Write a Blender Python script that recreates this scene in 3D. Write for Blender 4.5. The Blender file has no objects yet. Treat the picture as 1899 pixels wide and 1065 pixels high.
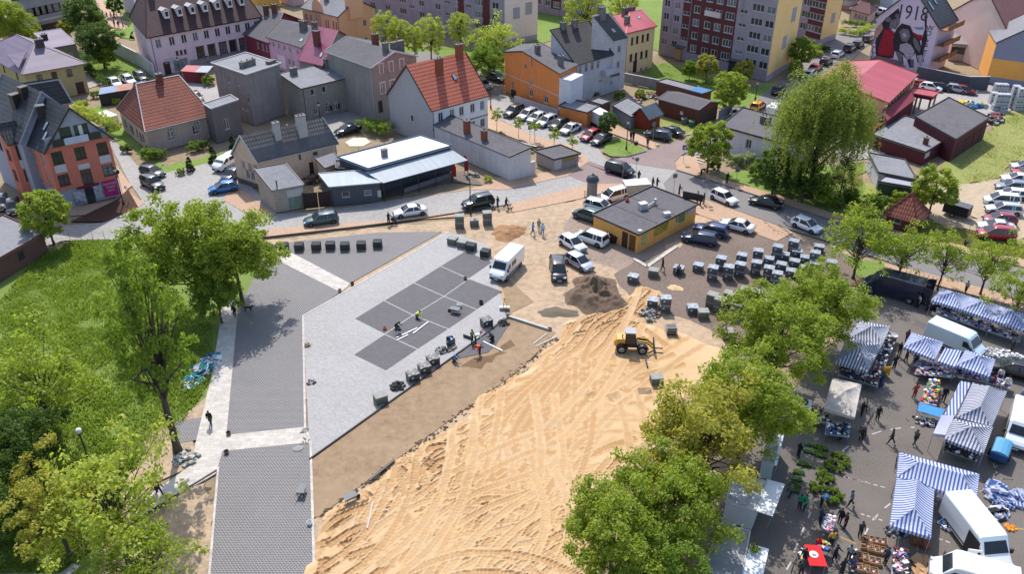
import bpy, math, random
import numpy as np
from mathutils import Vector, Matrix, Euler
R_=math.radians; PI=math.pi
random.seed(7); rng=np.random.default_rng(7)
scene=bpy.context.scene; COL=scene.collection
# ---------------- camera
CW,CH,CF,CP,CZ=1899.0,1065.0,1580.0,R_(31.0),51.0
cam=bpy.data.cameras.new('camera'); camo=bpy.data.objects.new('camera',cam); COL.objects.link(camo)
cam.sensor_width=36; cam.lens=CF/CW*36; cam.clip_end=2000; cam.clip_start=.5
camo.location=(0,0,CZ); camo.rotation_euler=(R_(90)-CP,0,0); scene.camera=camo
# ---------------- world, sun, exposure
SEL=R_(53); SAZ=R_(-12)                      # sun stands behind the scene, a little to the left
sdir=Vector((math.sin(SAZ)*math.cos(SEL),math.cos(SAZ)*math.cos(SEL),math.sin(SEL)))
wd=bpy.data.worlds.new('World'); scene.world=wd; wd.use_nodes=True
nt=wd.node_tree; sky=nt.nodes.new('ShaderNodeTexSky'); sky.sky_type='NISHITA'; sky.sun_disc=False
sky.sun_elevation=SEL; sky.sun_rotation=SAZ; sky.dust_density=1.5; sky.air_density=1.0
nt.nodes['Background'].inputs[1].default_value=.15
nt.links.new(sky.outputs[0],nt.nodes['Background'].inputs[0])
sun=bpy.data.lights.new('sun','SUN'); sun.energy=3.0; sun.angle=R_(.5); sun.color=(1,.96,.9)
suno=bpy.data.objects.new('sun',sun); COL.objects.link(suno); suno.rotation_euler=sdir.to_track_quat('Z','Y').to_euler()
scene.view_settings.view_transform='Standard'; scene.view_settings.look='None'
scene.view_settings.exposure=.68; scene.view_settings.gamma=1
# ---------------- pixel -> world
_F=Vector((0,math.cos(CP),-math.sin(CP))); _U=Vector((0,math.sin(CP),math.cos(CP)))
def G(p,z=0.0):
    d=_F+Vector(((p[0]-949.5)/CF,0,0))+_U*((532.5-p[1])/CF)
    t=(CZ-z)/(-d.z); return Vector((d.x*t,d.y*t,z))
def pxm(p,z=0):                              # pixels per metre at a point
    v=G(p,z)-Vector((0,0,CZ)); return CF/v.dot(_F)
def hz(base,top):                            # height of the point seen at top above the ground point base
    b=G(base); lo,hi=0.,48.
    for _ in range(40):
        m=(lo+hi)/2; v=Vector((b.x,b.y,m-CZ)); y=532.5-CF*v.dot(_U)/v.dot(_F)
        if y>top[1]: lo=m
        else: hi=m
    return lo
def tl(ox,oy,s): return lambda x,y:(ox+x/s,oy+y/s)
Z1=tl(0,0,3.944);Z2=tl(380,0,3.944);Z3=tl(860,0,3.944);Z4=tl(1200,0,5.275);Z5=tl(1500,0,4.754);Z6=tl(0,200,3.944)
Z7=tl(400,200,3.79);Z8=tl(840,180,3.944);A1=tl(1260,150,3.55);A2=tl(1560,150,3.55);A3=tl(1000,340,4.095);A4=tl(1140,420,4.438)
A5=tl(1540,480,4.437);A6=tl(1450,640,4.096);A7=tl(1300,820,3.17);A8=tl(880,520,4.316);B1=tl(640,420,4.439);B2=tl(640,560,5.325)
B3=tl(360,400,4.437);B4=tl(180,580,3.805);B5=tl(0,600,2.29);B6=tl(360,780,3.7375);B7=tl(560,330,3.798);B8=tl(1040,640,2.507)
C1=tl(0,0,7.8875);C2=tl(0,130,7.8875);C3=tl(560,0,7.8875);C4=tl(680,0,4.521);C5=tl(1600,0,6.338);C6=tl(1690,130,8.876)
C7=tl(720,100,7.8875);C8=tl(1600,400,6.264)
# ---------------- materials
MATS={}
HEXK=1.0
def srgb(h):
    h=h.lstrip('#'); c=[int(h[i:i+2],16)/255 for i in (0,2,4)]
    return tuple((x/12.92 if x<=.04045 else ((x+.055)/1.055)**2.4)*HEXK for x in c)
def N(nt,t,**k):
    n=nt.nodes.new(t)
    for a,b in k.items():
        if a.startswith('i_'):
            n.inputs[int(a[2:]) if a[2:].isdigit() else a[2:].replace('_',' ')].default_value=b
        else: setattr(n,a,b)
    return n
def mixc(nt,fac,a,b,bt='MIX'):
    m=nt.nodes.new('ShaderNodeMix'); m.data_type='RGBA'; m.blend_type=bt
    for i,v in ((0,fac),(6,a),(7,b)):
        if isinstance(v,bpy.types.NodeSocket): nt.links.new(v,m.inputs[i])
        elif i==0: m.inputs[0].default_value=v
        else: m.inputs[i].default_value=(*v[:3],1)
    return m.outputs[2]
def ramp(nt,src,p0,p1):
    r=nt.nodes.new('ShaderNodeMapRange'); r.inputs[1].default_value=p0; r.inputs[2].default_value=p1
    nt.links.new(src,r.inputs[0]); return r.outputs[0]
def noise(nt,vec,scale,det=4,rough=.6,dist=0):
    n=N(nt,'ShaderNodeTexNoise'); n.inputs['Scale'].default_value=scale; n.inputs['Detail'].default_value=det
    n.inputs['Roughness'].default_value=rough; n.inputs['Distortion'].default_value=dist
    nt.links.new(vec,n.inputs[0]); return n.outputs[0]
def mat(name,c,c2=None,rough=.85,vs=.35,metal=0,bump=0,bs=8,brick=None,mortar=None,stripe=None,trans=0,coat=0,fine=0,uvrot=0,rows=None,spec=None,streak=0,amt=1,leaf=False,emit=0):
    if name in MATS: return MATS[name]
    m=bpy.data.materials.new(name); m.use_nodes=True; MATS[name]=m
    nt=m.node_tree; b=nt.nodes['Principled BSDF']; L=nt.links
    c=srgb(c) if isinstance(c,str) else c
    c2=(srgb(c2) if isinstance(c2,str) else c2) if c2 else tuple(x*.82 for x in c)
    tc=N(nt,'ShaderNodeTexCoord'); ob=tc.outputs['Object']; uv=tc.outputs['UV']
    n1=noise(nt,ob,vs,6,.62)
    col=mixc(nt,ramp(nt,n1,.35,.68),c,c2)
    if fine:
        nf=noise(nt,ob,fine,3,.7); col=mixc(nt,ramp(nt,nf,.3,.72),col,mixc(nt,.5,c,tuple(min(1,x*1.5) for x in c)))
    h=None
    if streak:                              # rain streaks down a wall
        mp=N(nt,'ShaderNodeMapping'); mp.inputs['Scale'].default_value=(1.3,1.3,.12); L.new(ob,mp.inputs[0])
        ns=noise(nt,mp.outputs[0],1.1,5,.6); r=ramp(nt,ns,.5,.72)
        mm=N(nt,'ShaderNodeMath',operation='MULTIPLY'); L.new(r,mm.inputs[0]); mm.inputs[1].default_value=streak
        col=mixc(nt,mm.outputs[0],col,tuple(x*.45 for x in c))
    if brick:
        bt=N(nt,'ShaderNodeTexBrick'); w,hh,ms=brick; bt.inputs['Scale'].default_value=1
        bt.inputs['Brick Width'].default_value=w; bt.inputs['Row Height'].default_value=hh; bt.inputs['Mortar Size'].default_value=ms
        bt.inputs['Color1'].default_value=(.8,.8,.8,1); bt.inputs['Color2'].default_value=(1.1,1.1,1.1,1)
        bt.inputs['Mortar'].default_value=(0,0,0,1); bt.inputs['Mortar Smooth'].default_value=.1; bt.inputs['Bias'].default_value=0
        vv=uv
        if uvrot:
            mp=N(nt,'ShaderNodeMapping'); mp.inputs['Rotation'].default_value=(0,0,R_(uvrot)); L.new(uv,mp.inputs[0]); vv=mp.outputs[0]
        L.new(vv,bt.inputs[0]); col=mixc(nt,.75,col,bt.outputs[0],'MULTIPLY')
        mc=(srgb(mortar) if isinstance(mortar,str) else mortar) if mortar else tuple(x*.5 for x in c)
        col=mixc(nt,bt.outputs['Fac'],col,mc); h=bt.outputs['Fac']
    if rows:                                # roof tiles: courses and pantile waves as relief
        sx=N(nt,'ShaderNodeSeparateXYZ'); L.new(uv,sx.inputs[0])
        a=N(nt,'ShaderNodeMath',operation='MULTIPLY'); L.new(sx.outputs[1],a.inputs[0]); a.inputs[1].default_value=1/rows[0]
        fr=N(nt,'ShaderNodeMath',operation='FRACT'); L.new(a.outputs[0],fr.inputs[0])
        a2=N(nt,'ShaderNodeMath',operation='MULTIPLY'); L.new(sx.outputs[0],a2.inputs[0]); a2.inputs[1].default_value=2*PI/rows[1]
        s2=N(nt,'ShaderNodeMath',operation='SINE'); L.new(a2.outputs[0],s2.inputs[0])
        s3=N(nt,'ShaderNodeMath',operation='MULTIPLY'); L.new(s2.outputs[0],s3.inputs[0]); s3.inputs[1].default_value=.28
        ad=N(nt,'ShaderNodeMath',operation='SUBTRACT'); L.new(s3.outputs[0],ad.inputs[0]); L.new(fr.outputs[0],ad.inputs[1]); hr=ad.outputs[0]
        gap=ramp(nt,fr.outputs[0],.62,.95); col=mixc(nt,gap,col,tuple(x*.3 for x in c))
        bb=N(nt,'ShaderNodeBump'); bb.inputs['Strength'].default_value=1; bb.inputs['Distance'].default_value=rows[2]
        L.new(hr,bb.inputs['Height']); L.new(bb.outputs[0],b.inputs['Normal'])
    if stripe:                              # woven stripes along u
        c3,w=stripe; sx=N(nt,'ShaderNodeSeparateXYZ'); L.new(uv,sx.inputs[0])
        a=N(nt,'ShaderNodeMath',operation='MULTIPLY'); L.new(sx.outputs[0],a.inputs[0]); a.inputs[1].default_value=1/w
        fr=N(nt,'ShaderNodeMath',operation='FRACT'); L.new(a.outputs[0],fr.inputs[0])
        g=N(nt,'ShaderNodeMath',operation='GREATER_THAN'); L.new(fr.outputs[0],g.inputs[0]); g.inputs[1].default_value=.5
        col=mixc(nt,g.outputs[0],col,srgb(c3) if isinstance(c3,str) else c3)
    if bump and not rows:
        nb=noise(nt,ob,bs,5,.65); bb=N(nt,'ShaderNodeBump'); bb.inputs['Strength'].default_value=1; bb.inputs['Distance'].default_value=bump
        if h is not None:
            s=N(nt,'ShaderNodeMath',operation='SUBTRACT'); L.new(nb,s.inputs[0]); L.new(h,s.inputs[1]); nb=s.outputs[0]
        L.new(nb,bb.inputs['Height']); L.new(bb.outputs[0],b.inputs['Normal'])
    if leaf:                                # every leaf a little different, clumps too
        g=N(nt,'ShaderNodeNewGeometry'); ri=g.outputs['Random Per Island']
        col=mixc(nt,ramp(nt,ri,0,1),col,mixc(nt,ramp(nt,ri,.4,.6),c2,c))
        tr=N(nt,'ShaderNodeBsdfTranslucent'); ms=N(nt,'ShaderNodeMixShader'); ms.inputs[0].default_value=.5
        cc=mixc(nt,1,col,(1.35,1.35,.75),'MULTIPLY'); L.new(cc,tr.inputs[0])
        L.new(b.outputs[0],ms.inputs[1]); L.new(tr.outputs[0],ms.inputs[2]); L.new(ms.outputs[0],nt.nodes['Material Output'].inputs[0])
    if trans:                               # thin cloth lets light through
        tr=N(nt,'ShaderNodeBsdfTranslucent'); ms=N(nt,'ShaderNodeMixShader'); ms.inputs[0].default_value=trans
        L.new(col,tr.inputs[0]); L.new(b.outputs[0],ms.inputs[1]); L.new(tr.outputs[0],ms.inputs[2]); L.new(ms.outputs[0],nt.nodes['Material Output'].inputs[0])
    L.new(col,b.inputs['Base Color']); b.inputs['Roughness'].default_value=rough; b.inputs['Metallic'].default_value=metal
    if coat: b.inputs['Coat Weight'].default_value=coat; b.inputs['Coat Roughness'].default_value=.08
    if spec is not None: b.inputs['Specular IOR Level'].default_value=spec
    return m
# ---------------- objects
def link(o,parent=None):
    COL.objects.link(o)
    if parent is not None: o.parent=parent
    return o
def tag(o,label=None,cat=None,group=None,kind=None):
    if label: o['label']=label
    if cat: o['category']=cat
    if group: o['group']=group
    if kind: o['kind']=kind
    return o
def T(name,label,cat,loc=(0,0,0),rz=0,group=None,kind=None):
    o=bpy.data.objects.new(name,None); o.empty_display_size=.3; o.location=loc; o.rotation_euler=(0,0,rz)
    return tag(link(o),label,cat,group,kind)
def cp(o,parent=None,**k):
    c=o.copy(); COL.objects.link(c)
    if parent is not None: c.parent=parent
    for ch in KIDS.get(o.name,[]): addkid(c,cp(ch,c))
    for a,b in k.items(): setattr(c,a,b)
    return c
KIDS={}
def addkid(p,c): KIDS.setdefault(p.name,[]).append(c)
class MB:
    def __init__(s): s.v=[];s.f=[];s.m=[];s.u=[];s.ud=None;s.M=Matrix.Identity(4);s.mi=0;s.sm=[];s.smooth=False
    def at(s,loc=(0,0,0),rz=0,rx=0,ry=0,sc=1): s.M=Matrix.Translation(Vector(loc))@Euler((rx,ry,rz)).to_matrix().to_4x4()@Matrix.Scale(sc,4); return s
    def add(s,vs,fs):
        n=len(s.v); s.v+=[tuple(s.M@Vector(v)) for v in vs]
        for f in fs: s.f.append(tuple(n+i for i in f)); s.m.append(s.mi); s.sm.append(s.smooth); s.u.append(s.ud)
        return s
    def poly(s,ps): return s.add(ps,[tuple(range(len(ps)))])
    def box(s,c,d,rz=0,taper=1,tz=0):
        x,y,z=d[0]/2,d[1]/2,d[2]/2; cs,sn=math.cos(rz),math.sin(rz); vs=[]
        for k,t in ((-z,1),(z,taper)):
            for i,j in ((-x,-y),(x,-y),(x,y),(-x,y)): vs.append((c[0]+(i*cs-j*sn)*t,c[1]+(i*sn+j*cs)*t,c[2]+k))
        return s.add(vs,[(3,2,1,0),(4,5,6,7),(0,1,5,4),(1,2,6,5),(2,3,7,6),(3,0,4,7)])
    def bar(s,a,b,w,h):                       # beam from a to b, w wide, h high
        a,b=Vector(a),Vector(b); d=(b-a); u=Vector((0,0,1)).cross(d)
        if u.length<1e-6: u=Vector((1,0,0))
        u=u.normalized()*w/2; k=d.cross(u).normalized()*h/2
        vs=[a-u-k,a+u-k,a+u+k,a-u+k,b-u-k,b+u-k,b+u+k,b-u+k]
        return s.add(vs,[(0,1,2,3),(7,6,5,4),(4,5,1,0),(5,6,2,1),(6,7,3,2),(7,4,0,3)])
    def tube(s,a,b,r0,r1=None,n=8,cap=True):
        r1=r0 if r1 is None else r1; a,b=Vector(a),Vector(b); q=(b-a).to_track_quat('Z','Y'); vs=[]
        for p,r in ((a,r0),(b,r1)):
            for i in range(n): t=2*PI*i/n; vs.append(p+q@Vector((r*math.cos(t),r*math.sin(t),0)))
        fs=[(i,(i+1)%n,n+(i+1)%n,n+i) for i in range(n)]
        if cap: fs+=[tuple(range(n-1,-1,-1)),tuple(range(n,2*n))]
        return s.add(vs,fs)
    def lathe(s,prof,c=(0,0,0),n=12):
        vs=[(c[0]+r*math.cos(2*PI*i/n),c[1]+r*math.sin(2*PI*i/n),c[2]+z) for r,z in prof for i in range(n)]
        fs=[(k*n+i,k*n+(i+1)%n,(k+1)*n+(i+1)%n,(k+1)*n+i) for k in range(len(prof)-1) for i in range(n)]
        fs+=[tuple(range(n-1,-1,-1)),tuple(range((len(prof)-1)*n,len(prof)*n))]
        return s.add(vs,fs)
    def prism(s,ps,z0,z1):                    # ps: list of xy
        a=sum(ps[i][0]*ps[(i+1)%len(ps)][1]-ps[(i+1)%len(ps)][0]*ps[i][1] for i in range(len(ps)))
        if a<0: ps=ps[::-1]
        n=len(ps); vs=[(p[0],p[1],z0) for p in ps]+[(p[0],p[1],z1) for p in ps]
        return s.add(vs,[tuple(range(n-1,-1,-1)),tuple(range(n,2*n))]+[(i,(i+1)%n,n+(i+1)%n,n+i) for i in range(n)])
    def slab(s,ps,t):                         # thick sheet: ps is the upper face
        ps=[Vector(p) for p in ps]; n=len(ps); nn=(ps[1]-ps[0]).cross(ps[2]-ps[0])
        if nn.z<0: ps=ps[::-1]
        lo=[p-Vector((0,0,t)) for p in ps]
        return s.add(ps+lo,[tuple(range(n)),tuple(range(2*n-1,n-1,-1))]+[((i+1)%n,i,n+i,n+(i+1)%n) for i in range(n)])
    def loft(s,secs,cap=True):
        n=len(secs[0]); vs=[p for q in secs for p in q]
        fs=[(k*n+i,k*n+(i+1)%n,(k+1)*n+(i+1)%n,(k+1)*n+i) for k in range(len(secs)-1) for i in range(n)]
        if cap: fs+=[tuple(range(n-1,-1,-1)),tuple(range((len(secs)-1)*n,len(secs)*n))]
        return s.add(vs,fs)
    def blob(s,c,r,n=8,m=5,j=0):
        vs=[];
        for k in range(m+1):
            a=PI*k/m-PI/2
            for i in range(n):
                t=2*PI*i/n; q=1+random.uniform(-j,j)
                vs.append((c[0]+r[0]*q*math.cos(a)*math.cos(t),c[1]+r[1]*q*math.cos(a)*math.sin(t),c[2]+r[2]*q*math.sin(a)))
        return s.add(vs,[(k*n+i,k*n+(i+1)%n,(k+1)*n+(i+1)%n,(k+1)*n+i) for k in range(m) for i in range(n)])
    def mesh(s,name,mats,origin=(0,0,0)):
        me=bpy.data.meshes.new(name); o=Vector(origin)
        me.from_pydata([tuple(Vector(v)-o) for v in s.v],[],s.f)
        for m in (mats if isinstance(mats,(list,tuple)) else [mats]): me.materials.append(m)
        me.polygons.foreach_set('material_index',s.m); me.polygons.foreach_set('use_smooth',s.sm)
        uvl=me.uv_layers.new(name='UVMap'); Z=Vector((0,0,1)); dat=[]
        for p in me.polygons:
            n=p.normal; u=Z.cross(n)
            u=Vector((1,0,0)) if u.length<.02 else u.normalized()
            if p.index<len(s.u) and s.u[p.index] is not None: u=s.u[p.index]
            v=n.cross(u)
            if v.z<-1e-4: v=-v
            for li in p.loop_indices:
                q=Vector(s.v[me.loops[li].vertex_index]); dat+=[q.dot(u),q.dot(v)]
        uvl.data.foreach_set('uv',dat); me.update(); return me
    def obj(s,name,mats,parent=None,world=False,loc=None,label=None,**k):
        org=(0,0,0)
        if world and parent is not None:
            q=parent; org=Vector((0,0,0))
            while q is not None: org=org+q.location; q=q.parent
        o=bpy.data.objects.new(name,s.mesh(name,mats,org)); link(o,parent)
        if loc is not None: o.location=loc
        if parent is not None: addkid(parent,o)
        tag(o,label,**k); return o
def one(name,mb,mats,label,cat,loc=None,group=None,kind=None):
    return mb.obj(name,mats,loc=loc,label=label,cat=cat,group=group,kind=kind)
GZ={}
# ================= the setting: ground, roads, paving
HEXK=.74
m_soil=mat('dry_soil','#a08a72','#7d7a4e',rough=1,vs=.12,fine=1.5,bump=.05,bs=3)
m_grass=mat('meadow_grass',(.12,.18,.03),(.22,.26,.06),rough=1,vs=.16,fine=2.2,bump=.12,bs=5)
m_lawn=mat('dry_lawn',(.20,.235,.055),(.30,.25,.115),rough=1,vs=.13,fine=1.8,bump=.05,bs=5)
m_lawn2=mat('green_lawn',(.15,.22,.035),(.09,.14,.03),rough=1,vs=.15,fine=1.8,bump=.05,bs=5)
m_cob=mat('cobbled_street','#aeaaa6','#98938f',rough=.7,vs=.08,fine=3,brick=(.5,.25,.02),mortar='#8a8581',bump=.015)
m_asph=mat('worn_asphalt','#868180','#746e6c',rough=.85,vs=.12,fine=4,bump=.01,bs=20)
m_mkt=mat('market_asphalt','#787069','#5d5650',rough=.9,vs=.22,fine=6,bump=.012,bs=20)
m_tan=mat('tan_paving','#c8a588','#b59074',rough=.85,vs=.3,brick=(.2,.1,.008),mortar='#b0937c',fine=3)
m_red=mat('reddish_block_paving','#a28c87','#94807c',rough=.85,vs=.25,brick=(.2,.1,.01),mortar='#8d7a76')
m_herr=mat('dark_block_paving',(.07,.066,.07),(.115,.108,.112),rough=.75,vs=.35,brick=(.26,.17,.024),mortar=(.33,.31,.30),fine=2,bump=.02)
m_herr2=mat('dark_block_paving_diagonal',(.07,.066,.07),(.115,.108,.112),rough=.75,vs=.35,brick=(.26,.17,.024),mortar=(.33,.31,.30),fine=2,bump=.02,uvrot=45)
m_path=mat('pale_slab_path','#cdc5bc','#bfb7ad',rough=.8,vs=.4,brick=(.8,.4,.01),mortar='#b5ada3',fine=2)
m_light=mat('light_stone_slabs','#b2afae','#aaa7a5',rough=.75,vs=.12,brick=(.3,.15,.006),mortar='#a8a5a4',fine=0,uvrot=35)
m_dark=mat('dark_stone_squares','#4f4d54','#444248',rough=.7,vs=.5,brick=(.4,.2,.012),mortar='#4f4d51',fine=1.5,uvrot=35)
m_dust=mat('dusty_earth','#c4a88b','#8b8069',rough=1,vs=.14,fine=1.2,bump=.08,bs=2)
m_dirt=mat('dark_gravelly_dirt','#857468','#65584f',rough=1,vs=.2,fine=3,bump=.06,bs=4)
m_wet=mat('compacted_wet_sand','#a0876a','#876d50',rough=.9,vs=.16,fine=1,bump=.015,bs=2)
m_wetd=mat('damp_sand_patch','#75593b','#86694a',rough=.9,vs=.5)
m_kerb=mat('kerb_stone','#8f8983','#7c7670',rough=.8)
m_line=mat('white_road_paint','#dcd8d2','#b5b0aa',rough=.7,vs=2)
m_mulch=mat('bark_mulch','#5c3b2c','#43291f',rough=1,vs=2,bump=.08,bs=6)
m_sandlot=mat('sandy_parking_ground','#c5ae95','#a8a183',rough=1,vs=.15,fine=1.5,bump=.04)
m_yard=mat('concrete_yard','#b0a8a2','#97908b',rough=.9,vs=.2,fine=2)
NAT=set()
def jag(w,seed=3):
    r=random.Random(seed); out=[]
    for a,b in zip(w,w[1:]+w[:1]):
        L=(b-a).length; n=max(1,min(40,int(L/1.1))); d=(b-a).normalized() if L else a
        for k in range(n):
            p=a.lerp(b,k/n); s=.45 if L<60 else .6; q=math.sin(p.x*1.3+p.y*.7)*.35+math.sin(p.x*.41-p.y*.9)*.4+r.uniform(-s,s)*.5; out.append(p+Vector((-d.y,d.x,0))*q)
    return out
def sheet(name,ps,z,m,t=.03,uvr=0):
    w=[G(p) for p in ps]; mb=MB()
    if name in('meadow','site_earth','dirt','lawn','parking_lot','bare_earth','damp_sand','verge') and not(name=='verge' and z>.05): w=jag(w)
    mb.prism([(v.x,v.y) for v in w],z-t,z); return tag(mb.obj(name,m),kind='structure')
g=MB(); g.poly([(-900,-60,-.12),(900,-60,-.12),(900,1300,-.12),(-900,1300,-.12)]); tag(g.obj('ground',m_soil),kind='structure')
sheet('meadow',[(-260,1300),(-200,545),(-20,545),(60,480),(135,443),(400,443),(470,440),(490,560),(420,640),(395,760),(330,800),(240,930),(200,1000),(120,1300)],-.03,m_grass,.06)
# ---- site earth
sheet('site_earth',[(470,452),(640,430),(840,405),(905,393),(1035,376),(1090,365),(1180,345),(1290,395),(1542,455),(1600,478),(1590,560),(1440,640),(1290,740),(1180,880),(1040,1200),(560,1200),(570,800),(560,586)],-.02,m_dust,.05)
sheet('dirt',[(1150,500),(1195,480),(1290,440),(1330,400),(1542,460),(1610,490),(1600,590),(1420,660),(1290,745),(1240,720),(1350,650),(1300,600),(1200,575),(1150,540)],0,m_dirt,.03)
sheet('dirt',[(1040,410),(1110,370),(1180,350),(1300,400),(1210,490),(1150,500),(1080,480),(1060,440)],-.008,mat('trodden_yard_earth','#a38f80','#7e7166',rough=1,vs=.2,fine=2,bump=.04),.03)
# ---- roads
sheet('street',[(-200,470),(60,432),(125,418),(190,413),(256,385),(300,400),(470,412),(513,397),(611,390),(724,372),(833,356),(900,344),(992,340),(1053,326),(1094,342),(1022,359),(949,378),(848,393),(730,408),(564,419),(471,430),(300,445),(120,446),(-200,545)],.0,m_cob)
sheet('street',[(1094,342),(1053,326),(1080,300),(1094,299),(1240,365),(1190,340)],.002,m_red)
sheet('street',[(1094,299),(1066,272),(990,252),(903,210),(895,190),(930,175),(1000,195),(1090,235),(1115,285),(1130,300),(1180,303),(1255,315),(1260,320),(1240,365),(1170,330)],.0,m_cob)
sheet('street',[(1255,315),(1353,347),(1457,381),(1541,409),(1700,450),(1899,497),(2300,600),(2300,700),(1899,556),(1700,503),(1542,450),(1457,423),(1395,401),(1277,358),(1240,365),(1230,340)],.001,m_asph)
sheet('street',[(1130,298),(1195,281),(1294,246),(1330,225),(1390,195),(1432,160),(1470,130),(1500,108),(1530,85),(1560,60),(1620,30),(1660,20),(1640,60),(1600,90),(1570,120),(1530,150),(1480,185),(1400,240),(1310,280),(1268,295),(1252,300),(1255,316),(1180,305)],.003,m_asph)
sheet('street_crossing',[(1130,298),(1195,281),(1294,246),(1310,268),(1268,285),(1252,300),(1255,316),(1180,305)],.012,m_red)
sheet('side_street',[(190,413),(256,385),(262,370),(235,330),(208,276),(190,250),(160,230),(170,225),(215,262),(240,290),(268,322),(300,322),(345,312),(395,300),(430,285),(450,260),(600,215),(730,190),(735,205),(640,240),(620,262),(440,300),(470,350),(513,397),(470,412),(300,400)],.003,m_cob)
sheet('yard',[(205,150),(160,165),(60,170),(150,120),(200,140),(290,155),(330,150),(420,160),(410,190),(390,195),(350,165)],-.005,m_yard)
sheet('yard',[(150,-5),(215,-5),(235,60),(212,78),(205,50),(185,20)],-.005,m_tan)
sheet('street',[(905,170),(860,150),(800,120),(700,130),(690,100),(800,95),(935,150),(930,178)],-.001,m_asph)
# ---- pavements
def pave(ps,z=.12,m=None): return sheet('pavement',ps,z,m or m_tan,z+.05)
pave([(471,430),(564,419),(730,408),(848,393),(852,402),(769,408),(664,421),(479,442),(471,443)],.05)
pave([(949,378),(1022,359),(1094,342),(1190,340),(1240,365),(1277,358),(1395,401),(1457,423),(1470,432),(1440,448),(1390,430),(1300,400),(1180,342),(1090,366),(1032,378),(946,395)],.05)
pave([(611,390),(724,372),(833,356),(900,344),(905,330),(960,330),(1000,322),(1070,309),(1074,292),(1060,276),(1066,272),(1094,299),(1053,326),(992,340),(940,352),(870,352),(800,362),(700,378)],.05)
pave([(437,345),(513,397),(505,402),(463,399),(415,372),(422,350)],.05)
pave([(210,300),(245,345),(235,352),(268,378),(255,385),(225,395),(130,400),(128,385),(215,372),(222,350),(205,290)],.05)
sheet('flower_bed',[(131,412),(215,372),(238,352),(256,384),(195,412)],.09,m_mulch,.1)
pave([(1255,316),(1252,300),(1262,290),(1290,290),(1300,318),(1330,330),(1440,362),(1541,395),(1700,438),(1899,483),(1899,497),(1700,450),(1541,409),(1457,381),(1353,347)],.1)
pave([(1700,503),(1899,556),(1980,580),(1980,600),(1899,574),(1720,525),(1640,500),(1640,490)],.08)
pave([(895,190),(903,237),(990,252+18),(1050,280),(1066,272),(990,252),(925,222),(915,195)],.04)
sheet('verge',[(1118,283),(1125,262),(1150,258),(1190,275),(1195,281),(1160,290),(1130,290)],.1,m_lawn2,.15)
pave([(1115,240),(1215,278),(1222,268),(1150,235),(1130,225)],.06)
sheet('verge',[(1150,235),(1140,222),(1200,205),(1330,215),(1294,246),(1240,265),(1215,250)],.02,m_lawn,.05)
sheet('lawn',[(1200,180),(1195,130),(1230,115),(1400,165),(1430,150),(1440,170),(1385,195),(1350,200),(1250,175)],-.01,m_lawn2)
sheet('lawn',[(1040,-10),(1250,-10),(1230,110),(1190,60),(1060,60),(950,100),(900,60)],-.015,m_lawn2)
sheet('lawn',[(680,80),(950,90),(935,150),(880,150),(760,110)],-.012,m_lawn2)
sheet('lawn',[(145,95),(205,90),(290,148),(250,150),(200,150),(155,120)],0,m_lawn2)
sheet('lawn',[(190,0),(250,0),(245,75),(205,60),(240,48),(235,25),(200,15)],.01,m_lawn2)
sheet('lawn',[(150,205),(185,195),(240,245),(300,310),(350,300),(440,270),(430,290),(310,332),(290,310),(220,262)],0,m_lawn2)
sheet('lawn',[(1750,300),(1830,245),(1880,200),(1990,190),(1990,300),(1880,300),(1860,330),(1770,345),(1735,355)],.0,m_lawn)
sheet('parking_lot',[(1770,345),(1860,330),(1880,300),(1990,300),(1990,450),(1899,440),(1810,430),(1700,400),(1690,370)],.004,m_sandlot)
sheet('lawn',[(1690,400),(1810,430),(1899,445),(1899,483),(1700,438),(1600,410),(1560,380),(1600,340),(1690,350)],-.004,m_lawn)
sheet('lawn',[(1360,320),(1600,300),(1600,410),(1541,395),(1440,362),(1340,330)],.0,m_lawn2)
sheet('yard',[(1560,300),(1500,200),(1640,120),(1690,140),(1899,165),(1990,200),(1880,200),(1820,240),(1650,250),(1640,290)],-.003,m_yard)
sheet('market_ground',[(1600,500),(1700,522),(1899,575),(2300,700),(2300,1300),(1270,1300),(1300,1000),(1380,860),(1440,760),(1560,620)],.004,m_mkt,.05)
sheet('verge',[(1560,470),(1640,492),(1720,525),(1690,535),(1590,510)],.02,m_lawn2)
sheet('asphalt_patch',[A7(850,95),A7(880,80),A7(900,120),A7(862,135)],.009,mat('dark_asphalt_patch','#6f6763'),.02)
for ps in ([(1300,372),(1330,382),(1322,392),(1294,381)],[(1480,408),(1530,424),(1524,434),(1474,418)],[(1760,478),(1800,489),(1794,500),(1756,489)],[A6(700,640),A6(800,600),A6(815,640),A6(720,680)],[A7(1450,420),A7(1560,440),A7(1550,500),A7(1440,470)],[A5(700,500),A5(800,540),A5(770,580),A5(680,545)]): sheet('asphalt_patch',ps,.007,mat('dark_asphalt_patch','#6f6763'),.02)
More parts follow.
